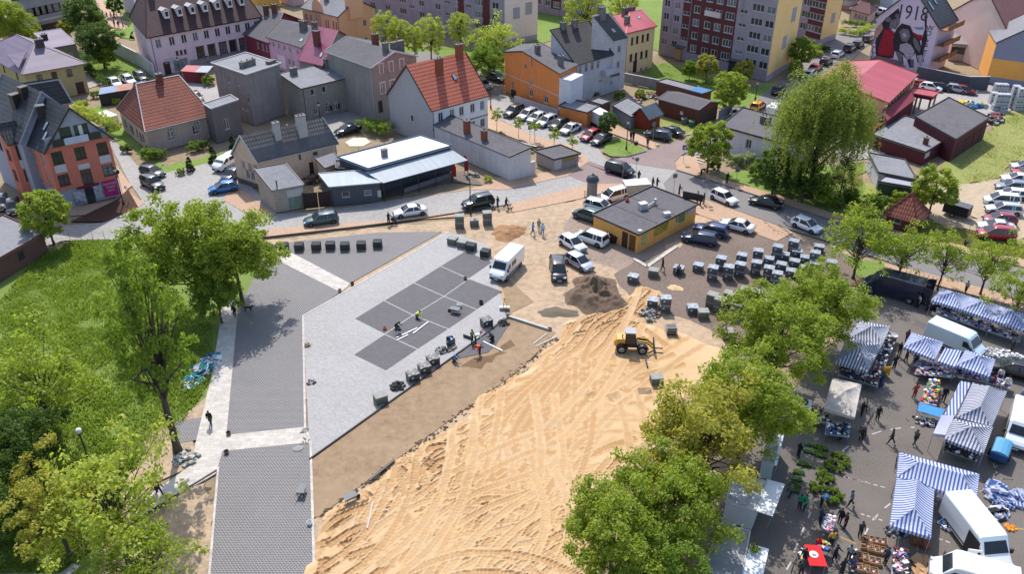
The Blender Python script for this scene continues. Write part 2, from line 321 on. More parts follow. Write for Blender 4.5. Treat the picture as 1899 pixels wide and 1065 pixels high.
# ---- new square
GR=[(440,586),(562,586),(632,543),(518,487),(498,500),(455,560)]
sheet('block_paving',[(448,560),(440,585),(562,586),(632,543),(505,478),(480,500)],.05,m_herr2,.1)
sheet('block_paving',[(510,453),(648,527),(820,430),(700,432),(600,443)],.05,m_herr,.1)
sheet('block_paving',[(440,584.6),(420,808),(566,793),(562,585.6)],.046,m_herr,.1)
sheet('block_paving',[(404,868),(386,1100),(583,1100),(576,822),(413,838)],.052,m_herr,.1)
sheet('block_paving',[B4(555,770),B4(758,740),B4(745,895),B4(570,925)],.04,m_herr,.1)
sheet('slab_path',[(490,455),(510,453),(650,527),(632,543),(500,476),(480,470)],.056,m_path,.1)
sheet('slab_path',[(414,555),(440,560),(440,588),(420,808),(413,838),(404,868),(400,880),(260,960),(215,985),(270,925),(353,865),(392,700),(405,620)],.055,m_path,.1)
sheet('slab_path',[(420,808),(566,793),(574,822),(413,838)],.058,m_path,.1)
sheet('slab_path',[(150,1050),(110,1040),(0,1064),(0,1100),(90,1100)],.03,m_path,.1)
sheet('bare_earth',[(300,930),(400,880),(384,1100),(290,1100)],.01,m_dust,.05)
sheet('bare_earth',[(270,800),(330,790),(360,750),(388,720),(366,830),(345,862),(280,900),(235,950),(225,915),(250,860)],.01,m_dust,.05)
sheet('light_slab_square',[(562,587),(830,430),(906,455),(912,487),(940,590),(575,852)],.06,m_light,.12)
SQ={(0,0):(656.9,592.3),(1,0):(712,558.5),(2,0):(767.3,525.4),(3,0):(816.8,494.3),(4,0):(863,466),
(0,1):(713.2,621),(1,1):(766,585.5),(2,1):(823.6,550.7),(3,1):(869.8,518),(4,1):(913.7,487.6),
(0,2):(775,649.4),(1,2):(832.6,611.5),(2,2):(885.5,575.4),(3,2):(932.9,541.6),(-1,1):(655,659.5),(-1,2):(716,689.6)}
def cell(i,j):
    q=[G(SQ[k]) for k in ((i,j),(i+1,j),(i+1,j+1),(i,j+1))]; c=sum(q,Vector())/4
    return [(c+(p-c)*.965) for p in q]
for i,j in ((0,0),(1,0),(2,0),(3,0),(-1,1),(0,1),(1,1),(2,1)):
    mb=MB(); mb.prism([(p.x,p.y) for p in cell(i,j)],.03,.072); tag(mb.obj('dark_stone_square',m_dark),kind='structure')
sheet('dark_stone_square',[(842,668),(884,630),(935,590),(945,601),(920,640),(905,655),(880,660)],.07,m_dark,.05)
sheet('compacted_sand',[(575,856),(940,590),(950,588),(1030,617),(1010,640),(960,690),(830,783),(590,960),(580,960)],.03,m_wet,.06)
sheet('compacted_sand',[(912,490),(990,560),(940,585),(935,545)],.012,m_wet,.04)
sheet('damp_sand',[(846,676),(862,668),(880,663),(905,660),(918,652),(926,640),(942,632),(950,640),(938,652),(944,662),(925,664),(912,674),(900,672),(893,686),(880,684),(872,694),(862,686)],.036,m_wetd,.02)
# kerbs
def strip(name,pts,w,h,m,z0=0):
    mb=MB(); q=[G(p) for p in pts]
    for a,b in zip(q,q[1:]): mb.bar((a.x,a.y,z0+h/2),(b.x,b.y,z0+h/2),w,h)
    return tag(mb.obj(name,m),kind='structure')
m_kd=mat('dark_edge_kerb','#54504c','#45413e')
strip('kerb',[(300,459),(479,443),(664,422),(769,408.5),(848,396),(900,388.5)],.16,.18,m_kd)
strip('kerb',[(574,854),(944,589)],.12,.17,m_kd)
strip('kerb',[(562,587),(566,793),(576,822),(584,1100)],.2,.1,m_path)
strip('kerb',[(562,587),(832,431)],.2,.09,m_path)
strip('kerb',[(386,1100),(405,868)],.18,.11,m_path)
strip('kerb',[(212,988),(270,955),(402,874)],.14,.12,m_kd)
strip('kerb',[(1255,316),(1353,347),(1457,381),(1541,409),(1700,450),(1899,497)],.2,.16,m_kerb)
strip('kerb',[(1252,300),(1262,289),(1290,275)],.2,.16,m_kerb)
strip('kerb',[(1277,358),(1395,401),(1457,423),(1542,450)],.2,.1,m_kerb)
strip('kerb',[(1118,283),(1135,291),(1165,291),(1198,281)],.2,.16,m_kerb)
strip('kerb',[(1175,480),(1200,495),(1255,457)],.5,.1,m_path)
# painted bay lines on the market
mb=MB()
def dash(a,b,w=.12,n=1):
    a,b=G(a),G(b)
    for k in range(n):
        p=a.lerp(b,k/n); q=a.lerp(b,(k+.6)/n) if n>1 else b
        d=(q-p).normalized(); u=Vector((-d.y,d.x,0))*w/2; mb.prism([(v.x,v.y) for v in (p-u,q-u,q+u,p+u)],.006,.012)
for a,b,n in ((A6(685,680),A6(755,657),1),(A6(825,645),A6(905,632),1),(A6(980,628),A6(1010,628),1),(A6(460,805),A6(508,770),1),(A6(480,1005),A6(680,1055),4),(A7(840,205),A7(1100,275),6),
  (A6(1500,1013),A6(1570,1015),1),(A6(1670,1020),A6(1765,1028),1),(A7(1630,215),A7(1695,215),1),(A7(1765,218),A7(1840,224),1),(A7(1010,462),A7(1040,428),1),(A7(960,550),A7(982,508),1),
  (A7(585,552),A7(606,503),1),(A7(630,450),A7(645,415),1),(A7(545,652),A7(568,600),1),(A7(502,755),A7(530,705),1),(A7(940,425),A7(1080,468),4),(A7(1080,390),A7(1112,365),1),(A7(1395,570),A7(1480,600),2),
  (A7(1360,360),A7(1450,385),2),(A6(230,930),A6(265,942),1),(A7(650,150),A7(680,157),1)): dash(a,b,n=n)
for k in range(8): dash((1262+k*6,300-k*3.2),(1290+k*6,309-k*3.2),.25)
tag(mb.obj('road_markings',m_line),kind='structure')
mb=MB()
for a,b in ((A7(1635,290),A7(1705,300)),(A7(1835,508),A7(1899,516)),(A7(820,560),A7(910,602)),(A7(1270,500),A7(1272,640))): dash(a,b)
tag(mb.obj('yellow_road_markings',mat('yellow_road_paint','#c8a24a')),kind='structure')
# ---- dug sand with wheel tracks (real relief)
def inpoly(X,Y,P):
    c=np.zeros(X.shape,bool); n=len(P)
    for i in range(n):
        x1,y1=P[i];x2,y2=P[(i+1)%n]; s=((y1>Y)!=(y2>Y)); s&=X<(x2-x1)*(Y-y1)/((y2-y1)+1e-12)+x1; c^=s
    return c
def vnoise(X,Y,s,seed):
    r=np.random.default_rng(seed); g=r.random((256,256)); x=X/s+1000;y=Y/s+1000; xi=np.floor(x).astype(int);yi=np.floor(y).astype(int)
    fx=x-xi;fy=y-yi; fx=fx*fx*(3-2*fx);fy=fy*fy*(3-2*fy); a=lambda i,j:g[(xi+i)%256,(yi+j)%256]
    return (a(0,0)*(1-fx)+a(1,0)*fx)*(1-fy)+(a(0,1)*(1-fx)+a(1,1)*fx)*fy
SP=[(592,962),(640,925),(700,882),(770,833),(830,788),(900,738),(965,690),(1030,625),(1040,600),(1090,585),(1140,560),(1180,525),(1225,538),(1240,560),(1215,580),(1200,600),(1250,610),(1330,640),(1370,670),(1290,745),(1230,800),(1180,880),(1060,1200),(560,1200)]
P=SANDP=[tuple(G(p)[:2]) for p in SP]; xs=[p[0] for p in P]; ys=[p[1] for p in P]
st=.14; gx=np.arange(min(xs),max(xs),st); gy=np.arange(max(34,min(ys)),max(ys),st); X,Y=np.meshgrid(gx,gy)
warpx=(vnoise(X,Y,1.5,1)-.5)*.7+(vnoise(X,Y,4,18)-.5)*1.2; warpy=(vnoise(X,Y,1.5,2)-.5)*.7+(vnoise(X,Y,4,19)-.5)*1.2
IN=inpoly(X+warpx,Y+warpy,P)
Hh=.05+.07*(vnoise(X,Y,5,3)-.5)+.03*(vnoise(X*.8+Y*.6,Y*.8-X*.6,1.1,4)-.5)+.02*(vnoise(X*.6-Y*.8,Y*.6+X*.8,.45,5)-.5)+.025*(rng.random(X.shape)-.5)
def track(pts,width=.5,gauge=1.9,depth=.13,tread=.33):
    q=[np.array(G(p)[:2]) for p in pts]; c=[]
    for i in range(len(q)-1):                # Catmull-Rom
        p0=q[max(i-1,0)];p1=q[i];p2=q[i+1];p3=q[min(i+2,len(q)-1)]
        L=np.linalg.norm(p2-p1); m=max(2,int(L/.1))
        for t in np.arange(m)/m: c.append(.5*(2*p1+(p2-p0)*t+(2*p0-5*p1+4*p2-p3)*t*t+(3*p1-p0-3*p2+p3)*t**3))
    c=np.array(c); d=np.gradient(c,axis=0); d/=np.linalg.norm(d,axis=1)[:,None]+1e-9; nn=np.c_[-d[:,1],d[:,0]]
    s=np.r_[0,np.cumsum(np.linalg.norm(np.diff(c,axis=0),axis=1))]
    for sd in ((-1,1) if gauge else (0,)):
        e=c+nn*sd*gauge/2
        for (x,y),(nx,ny),ss in zip(e,nn,s):
            i0=int((x-gx[0])/st); j0=int((y-gy[0])/st); k=5
            a0,a1=max(0,i0-k),min(len(gx),i0+k+1); b0,b1=max(0,j0-k),min(len(gy),j0+k+1)
            if a0>=a1 or b0>=b1: continue
            dx=X[b0:b1,a0:a1]-x; dy=Y[b0:b1,a0:a1]-y; r=np.abs(dx*nx+dy*ny)/(width/2); al=np.abs(-dx*ny+dy*nx)
            mk=(al<.09)
            tr=.35*(1 if (ss/tread)%1<.5 else -1)
            tgt=np.where(r<1,-depth*(.75+tr*.5),np.where(r<1.7,.55*depth*(1-np.abs(r-1.35)/.35),-9))
            blk=Tk[b0:b1,a0:a1]; mm=mk&(tgt>-8); blk[mm]=tgt[mm]
Tk=np.zeros(X.shape)
TR=[[(620,1000),(720,930),(830,850),(930,740),(1010,660),(1100,600),(1200,540)],[(600,1090),(760,960),(900,850),(1020,720),(1080,640),(1150,560),(1225,545)],
 [(700,1090),(830,1000),(940,880),(1050,760),(1130,690),(1160,665)],[(640,985),(760,905),(860,860),(900,900),(840,960),(740,1000)],[(690,900),(740,930),(830,925),(880,870),(860,820),(800,830),(760,870)],
 [(720,880),(790,920),(870,920),(930,860),(940,800),(880,790)],[(900,1090),(960,990),(1050,900),(1130,850),(1190,830)],[(850,800),(960,740),(1080,700),(1180,690),(1260,670)],
 [(1000,640),(1060,660),(1100,640),(1130,600),(1180,560)],[(1020,620),(1080,610),(1140,590),(1190,600),(1250,640)],[(950,700),(1050,680),(1120,700),(1190,720),(1215,710)],
 [(590,1030),(700,1000),(820,940),(930,900),(980,850),(960,800),(900,810),(880,850)],[(820,1090),(860,1040),(960,1010),(1020,940),(1100,900)],[(1010,770),(1080,720),(1160,740),(1200,730)],
 [(1040,640),(1020,700),(960,780),(930,860),(950,960),(930,1060)],[(1060,690),(1000,760),(960,850),(1000,930),(1040,1010)],[(620,940),(720,900),(800,840),(900,780),(980,700),(1040,640)],
 [(1180,530),(1150,560),(1090,600),(1060,640),(990,690),(900,760)],[(780,870),(820,890),(850,880),(850,850),(810,845),(780,870)],[(600,1000),(680,960),(780,960),(860,1000),(900,1060)],
 [(1230,545),(1180,590),(1120,640),(1100,680)],[(1000,790),(1040,810),(1070,800),(1060,775),(1020,775),(1000,790),(990,815),(1030,830),(1090,815)]]
for i in range(46):
    a=rng.uniform(-.2,1.2); x0=590+rng.uniform(0,560); y0=1100-rng.uniform(0,480)*(x0-590)/560-rng.uniform(0,160); L=rng.uniform(120,380); an=rng.uniform(.25,1.1); b=rng.uniform(-.35,.35)
    track([(x0+L*k/3*math.cos(an+b*k),y0-L*k/3*math.sin(an+b*k)) for k in range(4)],width=.42,depth=rng.uniform(.04,.08),gauge=1.7,tread=.3)
for i,t in enumerate(TR): track(t,depth=.15 if i%3 else .2,gauge=1.9 if i%4 else 2.2)
for i in range(26):                          # many older, softer passes
    a=rng.uniform(0,1); x0=600+rng.uniform(0,520); y0=1090-rng.uniform(0,320)*a; L=rng.uniform(150,420); an=rng.uniform(.35,1.0); b=rng.uniform(-.3,.3)
    track([(x0+L*k/3*math.cos(an+b*k),y0-L*k/3*math.sin(an+b*k)) for k in range(4)],depth=rng.uniform(.05,.11),gauge=1.9)
Hh=np.where(Tk!=0,.04+Tk+.02*(vnoise(X,Y,.4,6)-.5)+.015*(rng.random(X.shape)-.5),Hh)
smooth=lambda x,y,r:np.exp(-(((X-x)**2+(Y-y)**2)/r**2))
for (px,py,r,k) in ((1075,745,9,1),(960,850,5,.8),(780,1010,4,.7),(1250,650,5,.7)):   # levelled, wheel-polished patches
    v=G((px,py)); w=np.clip(smooth(v.x,v.y,r)*1.5,0,1)*k; Hh=Hh*(1-w)+.07*w
for px,py,r,d in ((1140,742,.75,.2),(1045,800,1.6,.12),(1095,740,.5,.15)):
    v=G((px,py)); Q=np.hypot(X-v.x,Y-v.y)+.4*(vnoise(X,Y,.6,9)-.5); Hh+=np.where(Q<r,-d*(1-(Q/r)**2),0)+np.where((Q>=r)&(Q<r*1.5),.25*d*(1-np.abs(Q/r-1.25)/.25),0)
Hh=np.clip(Hh,-.16,.3); E_w=IN.astype(float); cur=IN.copy()
for k in range(7):
    c2=cur.copy(); c2[1:]&=cur[:-1]; c2[:-1]&=cur[1:]; c2[:,1:]&=cur[:,:-1]; c2[:,:-1]&=cur[:,1:]; cur=c2; E_w+=cur
E_w=(E_w-1)/7; Hh=(Hh+.17)*E_w-.03*(1-E_w)
idx=-np.ones(X.shape,int); F0=IN[:-1,:-1]&IN[1:,:-1]&IN[1:,1:]&IN[:-1,1:]
use=np.zeros(X.shape,bool); use[:-1,:-1]|=F0;use[1:,:-1]|=F0;use[1:,1:]|=F0;use[:-1,1:]|=F0
idx[use]=np.arange(use.sum()); co=np.c_[X[use],Y[use],Hh[use]+.02]
fj,fi=np.nonzero(F0); fa=np.c_[idx[fj,fi],idx[fj,fi+1],idx[fj+1,fi+1],idx[fj+1,fi]]
def npmesh(name,co,faces,mats,smooth=False,mi=None):
    me=bpy.data.meshes.new(name); k=faces.shape[1]; me.vertices.add(len(co)); me.vertices.foreach_set('co',co.astype('f').ravel())
    me.loops.add(faces.size); me.loops.foreach_set('vertex_index',faces.astype('i').ravel()); me.polygons.add(len(faces))
    me.polygons.foreach_set('loop_start',np.arange(0,faces.size,k,dtype='i')); me.polygons.foreach_set('loop_total',np.full(len(faces),k,'i'))
    for m in (mats if isinstance(mats,(list,tuple)) else [mats]): me.materials.append(m)
    me.polygons.foreach_set('use_smooth',np.full(len(faces),smooth)); 
    if mi is not None: me.polygons.foreach_set('material_index',mi.astype('i'))
    me.update(calc_edges=True); me.validate(); return me
m_sand=mat('loose_yellow_sand',(.47,.315,.165),(.58,.435,.285),rough=1,vs=.11,fine=.9,bump=.03,bs=7)
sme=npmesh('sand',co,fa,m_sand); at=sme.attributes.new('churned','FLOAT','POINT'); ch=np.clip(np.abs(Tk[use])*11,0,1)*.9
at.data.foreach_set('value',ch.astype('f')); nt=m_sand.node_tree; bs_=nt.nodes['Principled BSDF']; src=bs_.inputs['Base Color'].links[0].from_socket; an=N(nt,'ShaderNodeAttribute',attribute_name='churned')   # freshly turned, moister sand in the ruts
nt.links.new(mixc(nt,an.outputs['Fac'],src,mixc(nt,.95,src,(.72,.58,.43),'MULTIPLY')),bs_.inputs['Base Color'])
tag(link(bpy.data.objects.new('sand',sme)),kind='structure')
def mound(name,c,rx,ry,h,m,label,cat,seed=1,rough=.25):
    mr=np.random.default_rng(seed); ph=mr.random(5)*6; n=44; r=np.linspace(0,1.05,n); t=np.linspace(0,2*PI,72,endpoint=False); Rr,Tt=np.meshgrid(r,t); lob=1+.13*np.sin(2*Tt+ph[0])+.1*np.sin(3*Tt+ph[1])+.07*np.sin(5*Tt+ph[2])+.05*np.sin(9*Tt+ph[3]); x=Rr*np.cos(Tt)*rx*lob; y=Rr*np.sin(Tt)*ry*lob
    z=h*np.clip(1-Rr**1.2,0,1)*(.75+.5*vnoise(x,y,2.2,seed+5))+ (vnoise(x,y,1.2,seed)-.5)*rough*h*1.6*(1.1-Rr)+(vnoise(x,y,.4,seed+1)-.5)*rough*1.2*h*(1.1-Rr)-.03; v=G(c)
    k=np.arange(72)[:,None]*n+np.arange(n-1)[None]; k2=(np.arange(72)[:,None]+1)%72*n+np.arange(n-1)[None]
    f=np.stack([k,k+1,k2+1,k2],-1).reshape(-1,4)
    o=link(bpy.data.objects.new(name,npmesh(name,np.c_[x.ravel(),y.ravel(),z.ravel()],f,m,True))); o.location=v; return tag(o,label,cat,kind=None)
mound('soil_heap',(1104,548),3.7,3.9,2.1,mat('dark_heap_soil','#806a58','#655344',rough=1,vs=.8,fine=4,bump=.12,bs=5),'tall heap of dark brown soil beside the parked grey and black cars','soil heap',21,.35)
mound('sand_heap',(943,431),2.4,2.2,.9,mat('heap_sand','#b98e66','#a07750',rough=1,vs=.8,bump=.05),'low heap of yellow sand beside the three people walking','sand heap',31)
mound('sand_heap',(1252,534),1.0,.8,.15,m_sand,'small flat scatter of pale sand on the dark dirt below the pallets','sand heap',33)
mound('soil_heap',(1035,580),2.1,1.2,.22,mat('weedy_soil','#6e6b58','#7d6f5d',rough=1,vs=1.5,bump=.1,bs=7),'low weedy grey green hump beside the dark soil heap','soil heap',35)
# ditch edge spoil
mb=MB(); pts=[(592,962),(700,884),(830,787),(960,690),(1030,628)]
for a,b in zip(pts,pts[1:]):
    a,b=G(a),G(b); n=int((b-a).length/.1)
    for k in range(n):
        p=a.lerp(b,k/n); s=random.uniform(.03,.13); mb.blob((p.x+random.gauss(0,.28),p.y+random.gauss(0,.28),.02),(s*1.4,s,s*.5),6,3,.3)
tag(mb.obj('spoil_edge',mat('spoil_soil','#7a6248','#5d4a38',rough=1)),'line of dark soil clods along the edge of the compacted sand','soil',kind='stuff')
# ================= buildings
HEXK=.8
m_glass=mat('window_glass',(.025,.03,.035),(.05,.055,.06),rough=.12,vs=.6)
m_curt=mat('curtained_window_glass','#8f9094','#5f6268',rough=.25,vs=2)
m_wf=mat('white_window_frame','#e4e1de','#cfcbc8',rough=.5)
m_bf=mat('brown_window_frame','#4a2e26','#3a241e',rough=.6)
m_felt=mat('dark_roofing_felt','#625f63','#4d4a4e',rough=.9,vs=.25,fine=2,bump=.01)
m_felt2=mat('grey_roofing_felt','#85858a','#6c6c72',rough=.85,vs=.2,fine=2)
m_tileR=mat('red_roof_tiles','#c4664a','#a8523c',rough=.7,vs=.4,fine=3,rows=(.62,.34,.12))
m_tileO=mat('old_weathered_tiles','#955240','#573a33',rough=.85,vs=.3,fine=2.5,rows=(.58,.34,.12))
m_tileB=mat('dark_brown_roof_tiles','#4c3134','#3a2528',rough=.8,vs=.3,fine=2,rows=(.4,.3,.08))
m_tileK=mat('black_grey_roof_tiles','#3c3e44','#2c2e33',rough=.55,vs=.4,rows=(.62,.4,.12))
m_tileG=mat('mossy_grey_roof_tiles','#76706e','#4e4846',rough=.85,vs=.5,fine=2,rows=(.62,.4,.12))
m_tileD=mat('worn_black_roof_tiles','#4b484a','#2c2a2c',rough=.85,vs=.9,fine=4,rows=(.36,.3,.09))
m_tin=mat('lilac_tin_roof','#85768a','#74667a',rough=.62,vs=.2,brick=(40,.6,.03),mortar='#7a6b7a')
m_mag=mat('magenta_tin_roof','#8e3058','#7b294c',rough=.35,vs=.3,brick=(.6,40,.03),mortar='#7a2448')
m_redm=mat('pink_red_metal_roof','#c2505a','#b34650',rough=.45,vs=.2,brick=(.9,40,.03),mortar='#a8434c')
m_zinc=mat('pale_zinc_sheet','#98a8b4','#8797a4',rough=.5,vs=.3,brick=(.3,60,.03),mortar='#9aa2aa')
m_white_r=mat('white_roof_membrane','#e9eaee','#d8dade',rough=.5,vs=.15)
m_trim=mat('dark_metal_trim','#3b3637','#2d292a',rough=.5)
m_trimw=mat('pale_metal_trim','#cfcccb','#b9b6b5',rough=.5)
m_chb=mat('brick_chimney','#8e4a38','#6d382b',rough=.9,brick=(.25,.08,.012),mortar='#6b5248')
m_cho=mat('orange_brick_chimney','#b05a3a','#9c4b2f',rough=.9,brick=(.25,.08,.012),mortar='#8b5a44')
m_chg=mat('rendered_chimney','#8d8885','#5f5b59',rough=.95,vs=1.2,streak=.6)
def W(name,c,c2=None,streak=.35,vs=.35,**k):
    global HEXK
    q=HEXK; HEXK=1.05; m=mat(name,c,c2,rough=.95,vs=vs,streak=streak*.7,fine=5,bump=.008,bs=10,**k); HEXK=q; return m
def W_(name,c,c2=None,streak=.35,vs=.35,**k): return mat(name,c,c2,rough=.95,vs=vs,streak=streak,fine=5,bump=.008,bs=10,**k)
WINM={}
def winmesh(w,h,style,fm,gm):
    k=(round(w,2),round(h,2),style,fm.name)
    if k not in WINM:
        t=.1 if h>.8 else .07; mb=MB(); mb.box((0,0,h/2-t/2),(w,.07,t)); mb.box((0,0,-h/2+t/2),(w,.07,t))
        for s in(-1,1): mb.box((s*(w/2-t/2),0,0),(t,.07,h-2*t))
        n={'2':1,'3':2,'x':1,'1':0,'t':1}[style[0]]
        for i in range(n): mb.box((-w/2+w*(i+1)/(n+1),0,0),(.09,.06,h-2*t))
        if style[0] in 'xt': mb.box((0,-.002,h*.18),(w-2*t,.056,.06))
        mb.box((0,-.1,-h/2-.03),(w+.16,.22,.05))
        if 's' in style:                 # moulded surround standing proud of the wall
            for s in(-1,1): mb.box((s*(w/2+.1),-.15,0),(.16,.08,h+.1))
            mb.box((0,-.15,h/2+.12),(w+.44,.1,.18))
        g=MB(); g.box((0,.012,0),(w-.1,.012,h-.1))
        WINM[k]=(mb.mesh('window',fm),g.mesh('pane',m_glass),g.mesh('pane_curtain',m_curt))
    return WINM[k]
class Bld:
    def __init__(s,name,label,A,B,C,z,wall,base=False,z0=0,cat='building',grp=None,Cz=None):
        zz=0 if base else z; a,b,c=G(A,zz),G(B,zz),G(C,zz if Cz is None else Cz)
        s.a,s.b,s.c=a.xy.copy(),b.xy.copy(),c.xy.copy(); s.d=s.b+s.c-s.a; s.z=z; s.z0=z0; s.wall=wall
        s.pt={'A':s.a,'B':s.b,'C':s.c,'D':s.d}; s.cen=(s.a+s.d)/2
        s.root=T(name,label,cat,(s.a.x,s.a.y,0),0,grp); s.W={k:[] for k in('AB','BD','DC','CA')}; s.mb=MB(); s.n={}
    def P(s,u,v,z):                                   # u along AB, v along AC (metres fraction 0..1)
        p=s.a+(s.b-s.a)*u+(s.c-s.a)*v; return Vector((p.x,p.y,z))
    def part(s,name,mb,m,label=None,parent=None): return mb.obj(name,m,parent or s.root,world=True,label=label)
    def win(s,wl,us,zs,w=1.0,h=1.4,style='2',fm=None,curt=.35,flush=False):
        key='CA' if wl=='AC' else 'DC' if wl=='CD' else wl
        for z in zs:
            for u in us: s.W[key].append((1-u if wl in('AC','CD') else u,z,w,h,style,fm or m_wf,curt,flush))
        return s
    def walls(s,z1=None,label=None):
        z1=z1 or s.z
        for wl,L in s.W.items():
            p,q=s.pt[wl[0]],s.pt[wl[1]]; ln=(q-p).length; t=(q-p)/ln; nrm=Vector((t.y,-t.x))
            if nrm.dot((p+q)/2-s.cen)<0: nrm=-nrm
            holes=[]
            for u,z,w,h,st,fm,cu,fl in L:
                x=u*ln
                if not fl and w/2<x<ln-w/2 and z+h/2<z1: holes.append((x-w/2,x+w/2,z-h/2,z+h/2))
                off=-.13 if not fl else .035
                c=p+t*x+nrm*off; tt=t if Vector((-t.y,t.x)).dot(nrm)<0 else -t
                me,pa,pc=winmesh(w,h,st,fm,None)
                o=bpy.data.objects.new('window',me); o.location=(c.x-s.a.x,c.y-s.a.y,z); o.rotation_euler=(0,0,math.atan2(tt.y,tt.x)); link(o,s.root)
                g=bpy.data.objects.new('pane',pc if random.random()<cu else pa); link(g,o)
            xs=sorted({0,ln}|{v for hh in holes for v in hh[:2]}); zs=sorted({s.z0,z1}|{v for hh in holes for v in hh[2:]})
            f=lambda x,z,dd=0:(p.x+t.x*x-nrm.x*dd,p.y+t.y*x-nrm.y*dd,z)
            for i in range(len(xs)-1):
                for j in range(len(zs)-1):
                    cx,cz=(xs[i]+xs[i+1])/2,(zs[j]+zs[j+1])/2
                    if any(a<cx<b and c_<cz<d for a,b,c_,d in holes): continue
                    s.mb.poly([f(xs[i],zs[j]),f(xs[i+1],zs[j]),f(xs[i+1],zs[j+1]),f(xs[i],zs[j+1])])
            for a,b,c_,d in holes:
                for (x0,z0_),(x1,z1_) in (((a,c_),(b,c_)),((b,c_),(b,d)),((b,d),(a,d)),((a,d),(a,c_))): s.mb.poly([f(x0,z0_),f(x1,z1_),f(x1,z1_,.2),f(x0,z0_,.2)])
        s.mb.poly([(*q,s.z0+.02) for q in (s.a,s.b,s.d,s.c)])
        s.wo=s.part('wall',s.mb,s.wall,label); return s
    def yz(s,u,v,y):                                 # height at which P(u,v) is seen at row y
        lo,hi=0.,60.
        for _ in range(40):
            m=(lo+hi)/2; q=s.P(u,v,m)-Vector((0,0,CZ)); yy=532.5-CF*q.dot(_U)/q.dot(_F)
            if yy>y: lo=m
            else: hi=m
        return lo
    def roof(s,kind,m,zr=None,y=None,axis='AB',oh=.35,th=.16,hip=.0,trim=None,gutter=True,rp=.5):
        z=s.z; la=(s.b-s.a).length; lc=(s.c-s.a).length; ou,ov=oh/la,oh/lc; mb=MB(); tri=MB(); P=s.P
        if kind=='flat':
            mb.slab([P(-ou,-ov,z+.1),P(1+ou,-ov,z+.1),P(1+ou,1+ov,z+.1),P(-ou,1+ov,z+.1)],.14)
            tm=MB(); q=[P(-ou,-ov,z+.17),P(1+ou,-ov,z+.17),P(1+ou,1+ov,z+.17),P(-ou,1+ov,z+.17)]
            for i in range(4): tm.bar(q[i],q[(i+1)%4],.12,.2)
            s.ro=s.part('roof',mb,m); s.part('roof_edge',tm,trim or m_trim); return s
        if axis=='AC': P=lambda u,v,z:s.P(v,u,z); la,lc=lc,la; ou,ov=ov,ou
        if y is not None: zr=s.yz(*((0,rp) if axis=='AB' else (rp,0)),y)
        s.zr=zr; s.ax=axis
        if kind=='gable':
            k1=(zr-z)/rp; k2=(zr-z)/(1-rp)
            mb.slab([P(-ou,-ov,z-ov*k1+.12),P(1+ou,-ov,z-ov*k1+.12),P(1+ou,rp,zr+.12),P(-ou,rp,zr+.12)],th)
            mb.slab([P(-ou,rp,zr+.118),P(1+ou,rp,zr+.118),P(1+ou,1+ov,z-ov*k2+.12),P(-ou,1+ov,z-ov*k2+.12)],th)
            for u in (0,1): tri=MB(); tri.poly([P(u,0,z),P(u,1,z),P(u,rp,zr)]); s.part('gable',tri,s.wall)
            for u in (-ou,1+ou):
                tm=MB(); tm.bar(P(u,-ov,z-ov*k1+.08),P(u,rp,zr+.09),.07,.22); tm.bar(P(u,1+ov,z-ov*k2+.08),P(u,rp,zr+.09),.07,.22); s.part('verge_board',tm,trim or m_trim)
            s.sl=lambda u,v:(P(u,v,(z+k1*v if v<rp else zr-k2*(v-rp))+.12))
        if kind=='hip':
            k1=(zr-z)*2; hu=hip
            e=z-ov*k1*.5+.1; a,b,c,d=P(-ou,-ov,e),P(1+ou,-ov,e),P(1+ou,1+ov,e),P(-ou,1+ov,e); r0,r1=P(hu,.5,zr+.1),P(1-hu,.5,zr+.1)
            for q in ([a,b,r1,r0],[c,d,r0,r1],[d,a,r0],[b,c,r1]): mb.slab(q,th)
            tm=MB()
            for q in ((a,r0),(b,r1),(c,r1),(d,r0),(r0,r1)): tm.bar(q[0],q[1],.16,.1)
            s.part('ridge_cap',tm,trim or m_trim)
            s.sl=lambda u,v:(P(u,v,z+k1*(v if v<.5 else 1-v)+.12))
        if kind=='mono':                             # low edge on the A side, high edge on the far side
            k1=zr-z; mb.slab([P(-ou,-ov,z-ov*k1+.12),P(1+ou,-ov,z-ov*k1+.12),P(1+ou,1+ov*.3,zr+.12+ov*.3*k1),P(-ou,1+ov*.3,zr+.12+ov*.3*k1)],th)
            for u in (0,1): tri.poly([P(u,0,z),P(u,1,z),P(u,1,zr)])
            tri.poly([P(0,1,z),P(1,1,z),P(1,1,zr),P(0,1,zr)]); s.part('gable',tri,s.wall)
            tm=MB()
            for u in (-ou,1+ou): tm.bar(P(u,-ov,z-ov*k1+.08),P(u,1,zr+.1),.08,.24)
            tm.bar(P(-ou,1+ov*.3,zr+.1),P(1+ou,1+ov*.3,zr+.1),.1,.22); s.part('verge_board',tm,trim or m_trim)
            s.sl=lambda u,v:P(u,v,z+k1*v+.12)
        s.ro=s.part('roof',mb,m)
        if gutter:
            g=MB(); e=P(-ou,-ov,0); f=P(1+ou,-ov,0); zz=s.sl(0,-ov).z-.1 if kind!='hip' else e.z+z-.1
            g.tube((e.x,e.y,zz),(f.x,f.y,zz),.08,n=6); s.part('gutter',g,trim or m_trim)
            g=MB(); q=P(.015,-.012*0-.08/lc,0); g.tube((q.x,q.y,.1),(q.x,q.y,zz-.05),.05,n=6); s.part('downpipe',g,trim or m_trim)
        return s
